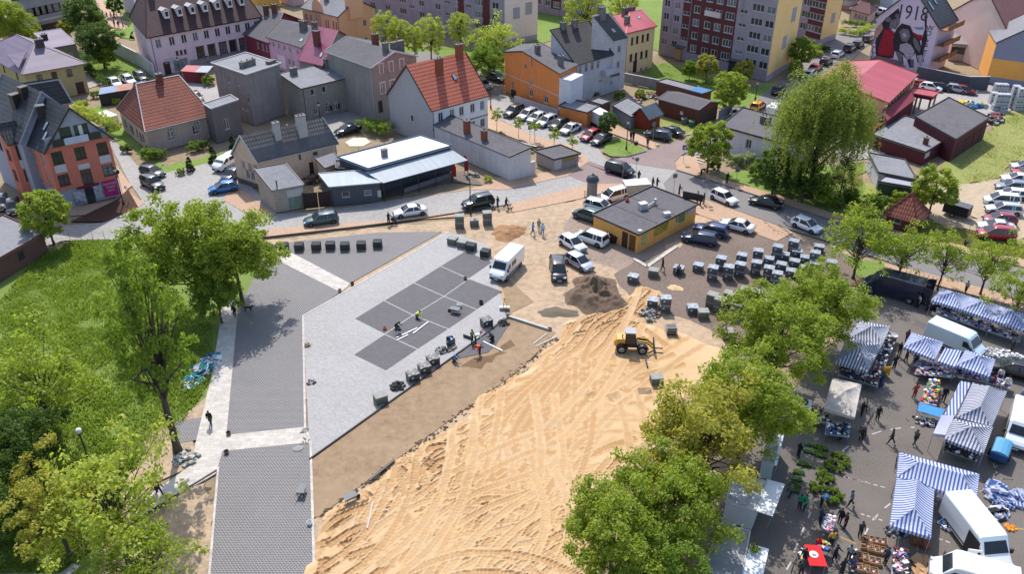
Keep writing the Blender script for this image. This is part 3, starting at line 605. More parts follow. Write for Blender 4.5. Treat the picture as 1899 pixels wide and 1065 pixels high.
    def chim(s,u,v,w=.9,d=.5,h=1.4,m=None,pots=2,zb=None):
        q=s.sl(u,v) if hasattr(s,'sl') and zb is None else s.P(u,v,zb or s.z); t=(s.b-s.a); rz=math.atan2(t.y,t.x)
        mb=MB(); mb.box((q.x,q.y,q.z+h/2-.5),(w,d,h+1),rz); o=s.part('chimney',mb,m or m_chb)
        mb=MB(); mb.box((q.x,q.y,q.z+h+.05),(w+.14,d+.14,.1),rz); 
        for i in range(pots):
            x=(i-(pots-1)/2)*w*.4; mb.tube((q.x+x*math.cos(rz),q.y+x*math.sin(rz),q.z+h+.1),(q.x+x*math.cos(rz),q.y+x*math.sin(rz),q.z+h+.38),.1,n=6)
        mb.obj('chimney_cap',m_trimw,o,world=False) if False else s.part('chimney_cap',mb,m_chg,parent=o)
        return s
    def sky(s,u,v,w=.8,h=1.2):                       # roof window lying on the slope
        q=s.sl(u,v); q2=s.sl(u+.01,v); q3=s.sl(u,v+.01); a=(q2-q).normalized(); b=(q3-q).normalized(); n=a.cross(b)
        if n.z<0: n=-n
        def quadbox(w,h,o0,o1):
            vs=[q+a*i*w/2+b*j*h/2+n*o for o in (o0,o1) for i,j in ((-1,-1),(1,-1),(1,1),(-1,1))]
            return vs,[(3,2,1,0),(4,5,6,7),(0,1,5,4),(1,2,6,5),(2,3,7,6),(3,0,4,7)]
        mb=MB(); mb.add(*quadbox(w,h,-.02,.09)); o=s.part('roof_window',mb,m_trim)
        mb=MB(); mb.add(*quadbox(w-.18,h-.18,.05,.1)); s.part('pane',mb,mat('skylight_glass','#b9c4d2','#9fabb9',rough=.15),parent=o); return s
    def band(s,wl,z,h=.2,m=None,name='cornice',out=.06,u0=0,u1=1):
        p,q=s.pt[wl[0]],s.pt[wl[1]]; t=(q-p).normalized(); n=Vector((t.y,-t.x))
        if n.dot((p+q)/2-s.cen)<0: n=-n
        a=p.lerp(q,u0)+n*out/2; b=p.lerp(q,u1)+n*out/2; mb=MB(); mb.bar((a.x,a.y,z),(b.x,b.y,z),out+.01,h); s.part(name,mb,m or s.wall); return s
    def plate(s,wl,u,z,w,h,m,name,label=None,out=.05):
        p,q=s.pt[wl[0]],s.pt[wl[1]]; L=(q-p).length; t=(q-p)/L; n=Vector((t.y,-t.x))
        if n.dot((p+q)/2-s.cen)<0: n=-n
        c=p+t*(u*L)+n*(out/2+.003); mb=MB(); mb.bar((c.x-t.x*w/2,c.y-t.y*w/2,z),(c.x+t.x*w/2,c.y+t.y*w/2,z),out,h); s.part(name,mb,m,label); return s
    def text(s,wl,u,z,size,txt,m,name='lettering',out=.07,rot=0,stretch=1):
        p,q=s.pt[wl[0]],s.pt[wl[1]]; L=(q-p).length; t=(q-p)/L; n=Vector((t.y,-t.x))
        if n.dot((p+q)/2-s.cen)<0: n=-n
        if Vector((t.y,-t.x)).dot(n)<0: x=-t
        else: x=t
        c=p+t*(u*L)+n*out; o=textmesh(txt,size,m,name,stretch); o.parent=s.root; o.location=(c.x-s.a.x,c.y-s.a.y,z)
        o.rotation_euler=Euler((PI/2,0,math.atan2(x.y,x.x))); o.rotation_mode='XYZ'
        if rot: o.rotation_euler=(Matrix.Rotation(math.atan2(x.y,x.x),3,'Z')@Matrix.Rotation(PI/2,3,'X')@Matrix.Rotation(rot,3,'Z')).to_euler()
        return o
def textmesh(txt,size,m,name='lettering',stretch=1):
    cu=bpy.data.curves.new(name,'FONT'); cu.body=txt; cu.size=size; cu.align_x='CENTER'; cu.align_y='CENTER'; cu.extrude=.01; cu.resolution_u=2; cu.space_character=1.02
    o=bpy.data.objects.new(name,cu); COL.objects.link(o); dg=bpy.context.evaluated_depsgraph_get(); me=bpy.data.meshes.new_from_object(o.evaluated_get(dg))
    bpy.data.objects.remove(o); me.materials.clear(); me.materials.append(m)
    if stretch!=1:
        for v in me.vertices: v.co.y*=stretch
    return link(bpy.data.objects.new(name,me))
fr=lambda a,b,n:[a+(b-a)*i/(n-1) for i in range(n)]
# --- main panel block with yellow end wall
def panel_block(label,A,B,C,h,rows,zr0,gap,side,cols=None,small=(),brown=(),sidem=None,patch=()):
    gm=W('grey_pink_render','#9a8c98','#857985',streak=.5)
    b=Bld('apartment_block',label,A,B,C,h,gm,base=True)
    zs=[zr0+gap*k for k in range(rows)]
    for u,w in cols: b.win('BA' if False else 'AB',[1-u],zs,w,1.45,'3' if w>1.9 else '2')
    for u,w in small: b.win('AB',[1-u],[z-.9 for z in zs[1:]],w,.75,'2')
    b.walls(); b.roof('flat',m_felt,oh=.3)
    for u0,u1,zz0 in brown: 
        p=b.part('painted_panel',MB(),gm) if False else None
    return b
wb=W('dark_red_brown_render','#5b2f30','#4c2729',streak=.15); wy=W('yellow_end_wall_render','#e6c283','#dcb676',streak=.08)
def block(label,A,B,C,h,rows,z0,gap,cols,small,browns,endm,patches,plinth=1.2,ridge=None):
    gm=W('grey_pink_render','#978a94','#7e727c',streak=.55)
    b=Bld('apartment_block',label,A,B,C,h,gm,base=True,cat='apartment block')
    zs=[z0+gap*k for k in range(rows)]
    for u,w in cols: b.win('AB',[1-u],zs,w,1.4,'3' if w>1.9 else '2')
    for u,w in small: b.win('AB',[1-u],[z-1.2 for z in zs[1:]],w,.7,'2',curt=.1)
    b.walls(); b.roof('flat',m_felt,oh=.4)
    # end wall cladding stands 8 cm proud, with a grey plinth and faded painted patches
    e=MB(); p,q=b.P(0,0,0),b.P(0,1,0); t=(q-p).normalized(); n=Vector((t.y,-t.x,0)); n=n if n.dot(p-Vector((*b.cen,0)))>0 else -n
    e.prism([(v.x,v.y) for v in (p,q,q+n*.08,p+n*.08)],plinth,h+.35); b.part('end_wall_cladding',e,endm,'pale yellow painted end wall' if endm is wy else None)
    e=MB(); e.prism([(v.x,v.y) for v in (p,q,q+n*.05,p+n*.05)],-.05,plinth-.01); b.part('plinth',e,W('grey_plinth','#9c97a6'))
    L=(q-p).length
    for u,z,w,hh in patches:
        e=MB(); c=p+t*L*u+n*.09; e.bar(c-t*w/2+Vector((0,0,z)),c+t*w/2+Vector((0,0,z)),.03,hh); b.part('painted_patch',e,mat('faded_blue_grey_paint','#b5b4bd','#a8a8b2',rough=.9))
    # brown fields between the window columns, in proud render, cut round the windows
    p,q=b.P(0,0,0),b.P(1,0,0); t=(q-p).normalized(); L=(q-p).length; n=Vector((t.y,-t.x,0)); n=n if n.dot(p-Vector((*b.cen,0)))>0 else -n
    for u0,u1,zb in browns:
        x0,x1=(1-u1)*L,(1-u0)*L; hs=[]
        for u,w in cols:
            x=(1-u)*L
            if x0<x<x1: hs+=[(x-w/2-.04,x+w/2+.04,z-.76,z+.76) for z in zs]
        for u,w in small:
            x=(1-u)*L
            if x0<x<x1: hs+=[(x-w/2-.04,x+w/2+.04,z-1.2-.4,z-1.2+.4) for z in zs[1:]]
        X=sorted({x0,x1}|{v for a in hs for v in a[:2] if x0<v<x1}); Zs=sorted({zb,h-.02}|{v for a in hs for v in a[2:] if zb<v<h})
        e=MB()
        for i in range(len(X)-1):
            for j in range(len(Zs)-1):
                cx,cz=(X[i]+X[i+1])/2,(Zs[j]+Zs[j+1])/2
                if any(a<cx<b_ and c_<cz<d for a,b_,c_,d in hs): continue
                a=p+t*X[i]+n*.012; c=p+t*X[i+1]+n*.012; e.poly([(a.x,a.y,Zs[j]),(c.x,c.y,Zs[j]),(c.x,c.y,Zs[j+1]),(a.x,a.y,Zs[j+1])])
        b.part('dark_red_field',e,wb)
    return b
c11=[(.045,1.4),(.145,1.4),(.33,1.5),(.435,1.5),(.525,1.5),(.625,2.0),(.85,2.6),(.955,1.9)]
b=block('long grey and dark red apartment block with a yellow end wall',Z4(1160,800),Z4(108,530),Z4(1410,640),19,7,3.0,2.6,c11,[(.235,1.5),(.735,1.6)],[(.275,.68,2.0),(.2,.27,4.2)],wy,[(.5,6.2,2.2,2.6),(.72,11,2.4,2.8)])
for u,name in ((.2,'entrance_canopy'),(.71,'entrance_canopy')):
    q=b.P(1-u,-.02,2.9); e=MB(); t=(b.b-b.a); e.box((q.x,q.y,2.9),(3.2,1.6,.15),math.atan2(t.y,t.x)); b.part(name,e,m_felt)
    e=MB(); e.box((q.x,q.y,1.2),(1.7,.5,2.3),math.atan2(t.y,t.x)); b.part('entrance_door',e,W('tan_entrance_render','#a07a5f')if u<.5 else m_trim)
b.text('CA',.42,15.4,1.0,'zlewozm',mat('faded_orange_letters','#d89a5f','#dca873'),out=.12,rot=R_(0))
b.plate('AB',1-.48,10.6,3.6,1.0,W('cream_balcony_front','#c9b9b4'),'balcony_front','pale ornate balcony front',out=.5)
block('narrow second apartment block with yellow end wall behind the main block',Z5(92,392),(1400,48),Z5(232,340),20,7,3.0,2.6,[(.72,1.8),(.82,2.6),(.94,1.9)],[],[(.78,.995,1.0)],wy,[(.55,5.2,1.7,2.2),(.6,10.4,1.8,2.6)])
block('far grey apartment block with a pale cream end wall behind the bright green trees',(936,84),(640,20),(996,73),17,6,3.0,2.6,[(.2,1.6),(.3,1.6),(.4,2.2),(.52,1.6),(.62,1.6),(.73,1.6),(.86,2.4),(.95,1.8)],[(.46,1.4),(.68,1.4),(.8,1.4)],[(.74,.775,2),(.88,.92,2)],W('pale_cream_end_wall','#dccbc2','#d2c0b6',streak=.1),[(.35,6.6,1.8,2.4),(.72,7.2,1.8,2.6),(.5,12,2,2.4)])
block('distant low grey apartment block beside the playground',(1060,34),(950,12),(1110,14),12,4,2.6,2.6,[(.3,1.5),(.45,1.5),(.6,1.5),(.75,2),(.9,1.6)],[],[(.66,.82,1.5)],W('pale_grey_render','#b0a8a8'),[])
# --- pink office with dormers
b=Bld('office_building','long pink office building with a dark tiled roof and seven white dormers',(275,67),(481,29),(244,31),hz((289,142),(275,67)),W('pale_pink_render','#cdb6bd','#bda6ae',streak=.25))
H=b.z; bx=lambda x:(x-1085)/(1880-1085)
b.win('AB',[bx(x) for x in(1140,1232,1315,1395,1475,1555,1632,1706,1780,1850)],[H-1.7],1.15,1.7,'2',m_wf)
b.win('AB',[bx(x) for x in(1410,1492,1575,1650,1725,1795)],[H-5.1],1.3,2.4,'ts',m_bf,curt=.5)
b.win('AB',[bx(x) for x in(1250,1278,1306)],[H-4.2],.55,.9,'1',m_bf); b.win('AC',[.3,.62],[H-2,H-5.4],.9,1.5,'2')
b.win('AB',[.45,.62,.8],[1.5],1.0,1.1,'1',m_bf); b.walls()
b.roof('hip',m_tileB,zr=H+8.2,hip=.13,oh=.5,trim=m_tileB)
for i in range(7):
    u=(1240+i*90.5-1085)/800; q=b.sl(u+.02*0,.14); t=(b.b-b.a).normalized(); rz=math.atan2(t.y,t.x); n=Vector((t.y,-t.x)); n=n if n.dot(b.a-b.c)>0 else -n
    mb=MB(); c=q.xy-n*.35; mb.box((c.x,c.y,q.z+.55),(1.0,1.9,1.5),rz); d=b.part('dormer',mb,W('white_dormer_render','#d9cfcf'))
    mb=MB(); c2=q.xy+n*.62
    for sd in(-1,1):
        e0=c2+t*sd*.85; e1=c2-n*2.6; mb.slab([(c2.x,c2.y,q.z+1.75),(e0.x,e0.y,q.z+1.35),(e0.x-n.x*2.3,e0.y-n.y*2.3,q.z+1.35),(e1.x,e1.y,q.z+1.75)],.1)
    mb.poly([(c2.x,c2.y,q.z+1.72),(c2.x-t.x*.8,c2.y-t.y*.8,q.z+1.3),(c2.x+t.x*.8,c2.y+t.y*.8,q.z+1.3)]); b.part('dormer_roof',mb,m_trimw,parent=d)
    mb=MB(); cc=q.xy+n*.63; mb.box((cc.x,cc.y,q.z+.65),(.6,.06,.9),rz); b.part('pane',mb,m_glass,parent=d)
b.chim(.15,.4,1,.6,1.5,m_chb).plate('AB',.13,2.6,1.9,1.0,m_trimw,'sign_board'); b.plate('AB',.22,1.4,2.9,2.2,mat('photo_banner','#a9b0b4','#5f6a70',rough=.8,vs=1.2),'banner','grey picture banner'); b.plate('AB',.1,1.25,1.3,2.5,m_bf,'door')
b.band('AB',.9,1.8,W('grey_stone_base','#8d8588'),'stone_base',.04,.3,1)
# --- grey cube
b=Bld('tenement_house','bare grey cube shaped tenement with a flat roof and few windows',Z2(305,548),Z2(545,470),Z2(60,465),hz((468.5,233),(457.5,139)),W('bare_grey_render','#827c7a','#625e5d',streak=.6),cat='house')
H=b.z; b.win('AC',[.3,.58],[H-1.7],.8,1.5,'2').win('AC',[.08],[H-4.4],.6,1.3,'1').win('AC',[.28],[H-5.8],.7,1.2,'2').win('AC',[.17],[3],.8,1.5,'2').win('AC',[.07],[5.2],.45,.5,'1')
b.walls(); b.roof('flat',m_felt2,oh=.25,trim=m_trimw); b.chim(.4,.35,3.0,.7,1.0,m_chg,3,zb=b.z).chim(.9,.15,1.6,.8,.5,m_chg,0,zb=b.z)
b=Bld('annex_building','dark grey windowed annex between the old red roofed house and the grey cube',Z1(1545,800),Z1(1740,735),Z1(1490,765),hz((402,266),Z1(1545,800)),W('dark_grey_render','#65605f','#524e4d'),cat='house')
b.win('AB',[.45],[2.6],1,1.8,'2').walls(); b.roof('flat',m_felt2,oh=.1,trim=m_trimw)
# --- long grey tenement
gw=W('sooty_brown_grey_render','#86827c','#5e5b57',streak=.65,vs=.2)
b=Bld('tenement_house','long sooty grey tenement with white framed tall windows along the back street',Z2(705,645),Z2(1245,518),Z2(560,580),hz(Z2(737,885),Z2(705,645)),gw,cat='house')
H=b.z; f=lambda x:(x-705)/(1240-705)
b.win('AB',[f(777),f(858)],[H-1.1],.8,1.1,'1').win('AB',[f(1027),f(1118),f(1207)],[H-2.3],.9,1.9,'x').win('AB',[f(785),f(868),f(928)],[H-4.3],.8,1.6,'x').win('AB',[f(1222)],[H-5.2],.9,2.0,'2',m_bf)
b.win('AB',[f(1040)],[H-5.2],.7,1.1,'1',m_bf).win('AB',[f(888),f(945)],[1.2],.8,.8,'1',m_bf).walls(); b.roof('mono',m_felt2,zr=H+.9,oh=.3,trim=m_trim)
b.plate('AB',f(1078),1.3,.9,2.4,m_bf,'door').band('AB',H-3.5,.16,None,'string_course',.05,.45,1); b.chim(.12,.8,1.1,.8,1.1,m_chg,1).chim(.55,.75,.8,.8,1.6,m_chg,2)
b=Bld('tenement_house','taller gabled end of the sooty tenement with three pointed white windows',Z2(1220,490),Z2(1545,410),Z2(890,372),hz(Z2(1365,800),Z2(1220,490))*0+9.6,gw,cat='house')
H=b.z; b.win('AB',[.2],[H-.6],.6,1.5,'xs').win('AB',[.42,.66],[H-.1-.6],.7,1.6,'xs').win('AB',[.2,.42],[H-4],.85,1.9,'xs').win('AB',[.0 +.12,.38,.62],[H-7],.9,2.0,'2',m_bf).walls()
b.roof('gable',m_felt,y=96,axis='AC',oh=.3,trim=m_trimw); b.chim(.25,.85,2.6,.6,1.5,m_chg,1).chim(.5,.62,1.0,.8,1.8,m_chb,2).chim(.12,.45,.9,.7,1.3,m_chg,1).chim(.6,.9,.4,.4,1.6,m_chg,1)
# --- pink, wine and magenta houses
b=Bld('terrace_house','pink house with an arched doorway and a roof window',Z2(705,342),Z2(458,267),(618,60),6.2,W('rose_pink_render','#c79fb4','#b890a6'),cat='house')
b.win('AB',[.12,.35,.52,.68,.85],[5.0],.7,1.0,'2').win('AB',[.1,.3,.42],[2.4],.7,1.2,'2').walls(); b.plate('AB',.62,2.0,2.6,2.6,W('pale_arch_moulding','#dcc3cf'),'arched_doorway',out=.25)
b.roof('gable',m_felt,y=54,oh=.35); b.sky(.12,.14,.9,1.0).chim(.3,.42,1.7,.8,1.5,m_chg,3)
b=Bld('terrace_house','dark wine red house with two brick chimneys on a dark roof',Z2(472,312),Z2(290,247),(556,36),5.0,W('wine_red_render','#7a2f3f','#642634'),cat='house')
b.win('AB',[.05+.1,.3,.5],[3.6],.8,1.3,'2').walls(); b.roof('gable',m_felt,y=24,oh=.3); b.chim(.55,.4,1.0,.8,1.7,m_chb,2).chim(.28,.46,1.0,.8,1.7,m_chb,2)
b=Bld('terrace_house','narrow house under a glossy magenta sheet metal roof',Z2(857,474),Z2(692,436),(660,76),7.2,gw,cat='house')
b.win('AB',[.3,.7],[5.5],.8,1.3,'2',m_bf).walls(); b.roof('gable',m_mag,y=57,oh=.3,trim=m_mag); b.sky(.2,.12,.6,1.2).chim(.55,.25,1.1,.9,2.4,m_chb,2).chim(.95,.45,.9,.7,1.3,m_chg,2)
sal=W('salmon_render','#dba27c','#d0956f',streak=.1)
b=Bld('public_building','salmon coloured building with a curved gable and tall narrow windows',C3(530,238),C3(0,105),C3(1060,112),hz(C3(1062,635),C3(1060,112)),sal)
H=b.z; b.win('AB',[.08,.16,.3,.36],[H-2.2],.5,1.9,'1').win('AB',[.52,.575,.63],[H-1.9],.4,2.8,'1').win('AB',[.78,.92],[H-1.9],.8,1.6,'2').win('CA',[.3],[H-2.6,H-6.4],.9,1.3,'2').walls()
b.roof('gable',m_felt2,zr=H+2.6,oh=.25); b.chim(.6,.3,.8,.8,1.2,m_chg,2)
q=[b.P(u,-.004,0) for u in (.42,.5,.58,.66,.74)]; mb=MB(); e=[b.P(.42,0,H-.2),b.P(.42,0,H+.4)]+[b.P(.42+.28*(1-math.cos(a))/2,0,H+.4+2.2*math.sin(a)) for a in fr(.3,PI-.3,9)]+[b.P(.70,0,H+.4),b.P(.70,0,H-.2)]
t=(b.b-b.a).normalized(); n=Vector((t.y,-t.x,0)); n=n if n.dot(Vector((*(b.a-b.c),0)))>0 else -n
mb.poly([v+n*.12 for v in e]); mb.poly([v-n*.25 for v in reversed(e)])
for i in range(len(e)): j=(i+1)%len(e); mb.poly([e[i]+n*.12,e[i]-n*.25,e[j]-n*.25,e[j]+n*.12])
b.part('curved_gable',mb,sal)
mb=MB(); qq=b.P(0,.45,0); rz=math.atan2(t.y,t.x); mb.box((qq.x,qq.y,H+2),(1.6,3.6,6),rz); b.part('stair_tower',mb,sal)
# --- modern brick red house
br=W('brick_red_render','#b76a58','#ab604f',streak=.06); gy=W('blue_grey_render','#9092a0','#838593',streak=.1)
z=hz(Z6(862,640),(198,252)); 
b=Bld('modern_house','modern brick red and grey house with a balcony in its gable and a shop below',Z6(332,302),Z6(792,207),(38,254),z,br,z0=3.1)
for u in (.14,.5,.86): b.win('AB',[u],[z-1.5],1.35,1.75,'x',m_bf,.1).win('AB',[u],[z-4.7 if u!=.5 else z-5.0],1.35,1.6 if u!=.5 else 2.2,'x',m_bf,.1)
b.win('AC',[.25,.6],[z-1.9,z-5],.9,2.2,'2',m_wf); b.walls()
for u in (.14,.5,.86): b.plate('AB',u,z-3.05-(.35 if u==.5 else 0),1.45,1.05 if u!=.5 else .7,mat('white_spandrel_panel','#cfcdd2','#c2c0c6'),'white_panel',out=.04)
b.roof('gable',m_tileK,y=200,axis='AC',oh=.45,gutter=False)
mb=MB(); pp=[b.P(u,v,0) for u,v in((.03,.04),(.99,.04),(.99,.98),(.03,.98))]; mb.prism([(v.x,v.y) for v in pp],0,3.12); b.part('shop_storey',mb,gy)
b.sky(.2,.12,.6,1.3).sky(.35,.22,.6,1.3).chim(.62,.3,1.0,.9,1.5,m_trim,0)
zr=b.zr; P=b.P
def front(u0,u1,z0,z1,out,m,name,lab=None):
    mb=MB(); a,c=b.P(u0,0,0),b.P(u1,0,0); t=(c-a).normalized(); n=Vector((t.y,-t.x,0)); n=n if n.dot(Vector((*(b.a-b.c),0)))>0 else -n
    a+=n*out; c+=n*out; mb.bar(a+Vector((0,0,(z0+z1)/2)),c+Vector((0,0,(z0+z1)/2)),.06,z1-z0); return b.part(name,mb,m,lab)
front(.1,.9,z+.02,z+.1,.25,m_trim,'balcony_floor'); 
tri=MB(); tt_=(b.b-b.a).normalized(); nn_=Vector((tt_.y,-tt_.x,0)); nn_=nn_ if nn_.dot(Vector((*(b.a-b.c),0)))>0 else -nn_; tri.poly([P(.0,0,z)+nn_*.02,P(1,0,z)+nn_*.02,P(.5,0,zr-.02)+nn_*.02]); b.part('gable_cladding',tri,gy)

front(.12,.3,z+.1,z+1.05,.45,m_trim,'balcony_rail'); front(.3,.68,z+.1,z+1.05,.47,W('pale_balcony_panel','#a9afbd'),'balcony_panel'); front(.68,.88,z+.1,z+1.05,.45,m_trim,'balcony_rail')
front(.27,.45,z+.15,z+2.4,.04,m_glass,'balcony_window'); front(.5,.72,z+.15,z+2.4,.04,m_glass,'balcony_window'); front(.57,.63,z+.2,z+2.3,.07,m_wf,'balcony_door'); front(.02,.26,z+.1,z+1.4,.03,gy,'gable_side_panel'); front(.74,.98,z+.1,z+1.4,.03,gy,'gable_side_panel')
pk=mat('magenta_shop_banner','#c3207e','#b01b70',rough=.6); wp=mat('white_poster','#d6d2da','#7f8290',vs=2.5)
def gf(u0,u1,z0,z1,m,name,out=-.12,lab=None):
    return front(u0,u1,z0,z1,out,m,name,lab)
gf(.22,.4,.5,2.2,wp,'shop_poster',lab='white poster with a face'); gf(.41,.54,.1,2.3,m_glass,'shop_door'); gf(.55,.68,.5,2.3,wp,'shop_poster'); gf(.71,.94,.3,2.7,pk,'shop_banner',lab='magenta banner with white writing'); gf(.7,.95,.25,.3,m_trimw,'shop_banner_foot'); gf(.3,.66,2.35,2.75,mat('dark_magenta_sign','#7c2358'),'shop_sign')
t_=b.text('AB',.83,2.25,.42,'kosmetyki',m_wf,'shop_lettering',out=.0); t_=b.text('AB',.83,1.75,.42,'fryzjer',m_wf,'shop_lettering',out=.0); b.text('AB',.83,1.25,.42,'salon',m_wf,'shop_lettering',out=.0)
# wing behind with the higher grey gable strip, and wing beyond
b2=Bld('modern_house','blue grey gabled wing with a dark tiled roof rising behind the brick red house',(38,262),(152,225),(-30,226),z+.3,gy)
b2.win('AC',[.3,.7],[z-2],1,2,'2',m_bf).walls(); b2.roof('gable',m_tileK,zr=b.zr+1.0,axis='AC',oh=.25,gutter=False,trim=gy); b2.chim(.4,.3,1.2,1.0,1.3,m_trim,0).chim(.3,.4,1.0,.9,1.2,m_trim,0)
b3=Bld('modern_house','low brick red wing under a dark tiled roof and pale verge beyond the modern house',C2(400,490),C2(975,395),C2(245,240),6.6,br,Cz=9.4)
b3.walls(); b3.roof('mono',m_tileK,zr=9.4,oh=.3,trim=gy)
b4=Bld('modern_house','brick red side wing with brown and white windows beside the parked black car',Z6(60,262),Z6(185,240),Z6(10,240),z-.2,br); b4.win('AB',[.55],[z-1.6],1,2,'2',m_bf).win('AB',[.6],[z-5],1,1.6,'2',m_bf).win('AC',[.5],[z-2,z-5],.9,1.6,'2',m_bf).walls(); b4.plate('AB',.58,z-3.3,1.1,1.2,m_trimw,'white_panel'); b4.roof('mono',m_tileK,zr=z+2,oh=.2,gutter=False)
# --- olive hip roofed house
b=Bld('hipped_house','olive house with a lilac tin hipped roof',C1(345,1062),C1(1200,912),(-35,92),hz((153,172),(152.5,116)),W('olive_render','#9a9068','#8a8059',streak=.2),cat='house')
b.win('AB',[.23,.48,.74],[b.z-1.4],.95,1.3,'2',m_bf).win('AC',[.2,.5,.8],[b.z-1.5],.9,1.3,'2',m_bf).walls(); b.roof('hip',m_tin,y=None,zr=b.z+3.2,axis='AC',hip=.3,oh=.6,trim=m_tin,gutter=False); b.plate('AB',.86,1.2,1.4,2.2,m_bf,'door')
b.chim(.25,.55,1.4,.9,1.0,m_trim,2)
mb=MB(); q=[G(C1(x,y),zz) for x,y,zz in ((95,795,7.6),(385,755,8.2),(270,990,6.6))]; mb.slab(q,.15); b.part('dormer_roof',mb,m_tin)
b=Bld('annex_building','olive rear annex with a flat lilac tin roof behind the hipped house',C1(740,705),C1(1110,640),C1(520,515),6,W('dark_olive_render','#777052','#69623f'),cat='house'); b.win('AB',[.7],[4],.8,1.2,'2').walls(); b.roof('mono',m_tin,zr=6.4,oh=.2,gutter=False,trim=m_trimw); b.chim(.1,.5,1.1,.8,1.0,m_trim,2)
# --- old red tiled house
b=Bld('old_house','old grey rendered house with a patchy weathered red tile roof',Z1(1070,952),Z1(1545,836),Z1(868,790),hz((280.5,284),(271,241)),W('old_grey_render','#a3948c','#8a7d76',streak=.35),cat='house')
H=b.z; b.win('AB',[.34,.75],[H-1.3],1.05,1.5,'x').win('AB',[.33,.72],[2.0],1.1,1.5,'2').win('AC',[.2,.42,.66,.85],[H-2.0],.6,1.2,'1',m_bf).win('AC',[.3,.6],[1.6],.8,1.3,'1',m_bf).walls()
b.roof('hip',m_tileO,zr=H+5.2,hip=.17,oh=.35,trim=m_trimw); b.chim(.52,.48,.9,.8,1.1,m_chb,1)
tri=MB(); 
# --- cream house with mossy tiles
cw=W('cream_render','#c5ab94','#a8927f',streak=.4)
b=Bld('old_house','cream walled house with a mossy grey tiled roof and two tall pale chimneys',Z7(290,372),Z7(845,242),Z7(122,318),hz((440,337),(432,284)),cw,cat='house')
H=b.z; b.win('AB',[.52],[H-.9],.35,.7,'1',m_bf).win('AB',[.72],[H-1.0],.9,.7,'1').win('AB',[.65],[1.4],.7,1.9,'1',m_bf).win('AC',[.12,.35,.62],[H-1.4],.75,1.3,'2').win('AC',[.3,.5],[1.8],.8,1.5,'2').walls()
b.roof('gable',m_tileG,y=252,oh=.25,trim=m_trimw); b.chim(.38,.34,.9,.8,2.0,W('white_chimney_render','#a9a4a2','#8f8a88'),1).chim(.68,.30,1.3,.9,2.6,W('white_chimney_render','#a9a4a2'),2)
mb=MB(); k=[b.sl(u,v)+Vector((0,0,.05)) for u,v in((-.02,-.02),(1.02,-.02),(1.02,.2),(-.02,.2))]; mb.slab(k,.1); b.part('felt_skirt_roof',mb,m_felt)
mb=MB(); p,q=b.P(0,-.003,0),b.P(0,1.003,0); t=(q-p).normalized(); n=Vector((t.y,-t.x,0)); n=n if n.dot(p-Vector((*b.cen,0)))>0 else -n
b.plate('CA',.5,.35,(q-p).length*.98,.7,W('dark_stained_base','#5c5552'),'wall_base',out=.05)
b=Bld('annex_building','small grey annex with a felt roof and a faded notice board on its street front',Z7(402,582),Z7(612,542),Z7(290,490),hz((513.5,395),Z7(402,582)),W('stained_beige_render','#9a8f84','#7d736a',streak=.5),cat='house')
b.walls(); b.roof('mono',m_felt2,zr=b.z+1.2,oh=.15,trim=m_trim,gutter=False); b.plate('AB',.7,b.z-.9,2.2,1.0,m_trimw,'blank_sign'); b.plate('AB',.72,b.z-2.3,2.1,1.5,mat('faded_mural_board','#8f9f90','#6f7f78',vs=2),'notice_board'); b.chim(.2,.1,.15,.15,.8,m_trim,0)
b=Bld('porch','small cream porch with a patched felt roof in the yard of the cream house',Z7(770,420),Z7(880,380),Z7(712,385),2.7,cw,cat='porch'); b.walls(); b.roof('mono',m_felt2,zr=3.3,oh=.2,gutter=False)
# --- restaurant
dk=W('anthracite_render','#4b4e56','#42454c',streak=.05)
b=Bld('restaurant','low restaurant with a white flat roof and a silver striped awning roof over its terrace',Z7(1075,430),Z7(1650,272),Z7(868,352),4.0,dk,cat='restaurant')
b.walls(); b.roof('flat',m_white_r,oh=.2,trim=mat('blue_grey_fascia','#5f7688')); b.chim(.33,.4,.8,.6,1.1,m_chg,0,zb=b.z)
mb=MB(); mb.slab([G(Z7(1055,452),3.7),G(Z7(1657,292),3.7),G(Z7(1772,367),2.9),G(Z7(1178,528),2.9)],.08); b.part('awning_roof',mb,m_zinc)
a,c=G(Z7(1178,530),2.8),G(Z7(1770,370),2.8)
for k in range(6): mb=MB(); p=a.lerp(c,k/5); mb.box((p.x,p.y,1.4),(.12,.12,2.8)); b.part('terrace_post',mb,m_trim)
mb=MB(); p,q=G(Z7(1325,600)),G(Z7(1645,490)); mb.bar(p+Vector((0,0,.35)),q+Vector((0,0,.35)),.12,.7); b.part('terrace_wall',mb,W('grey_terrace_board','#6d6a70'))
t_=textmesh('PIZZA',.6,m_wf,'lettering'); v=G(Z7(1480,545)); t_.parent=b.root; d=(q-p).normalized(); t_.location=v+Vector((d.y,-d.x,0))*.1+Vector((0,0,.4))-b.root.location; t_.rotation_euler=(PI/2,0,math.atan2(d.y,d.x))
mb=MB(); mb.poly([G(Z7(1180,640),.015),G(Z7(1640,520),.015),G(Z7(1890,545),.015),G(Z7(1740,440),.015),G(Z7(1180,560),.015)]); tag(mb.obj('terrace_paving',mat('brown_terrace_slabs','#7d7068','#6a5f58')),kind='structure')
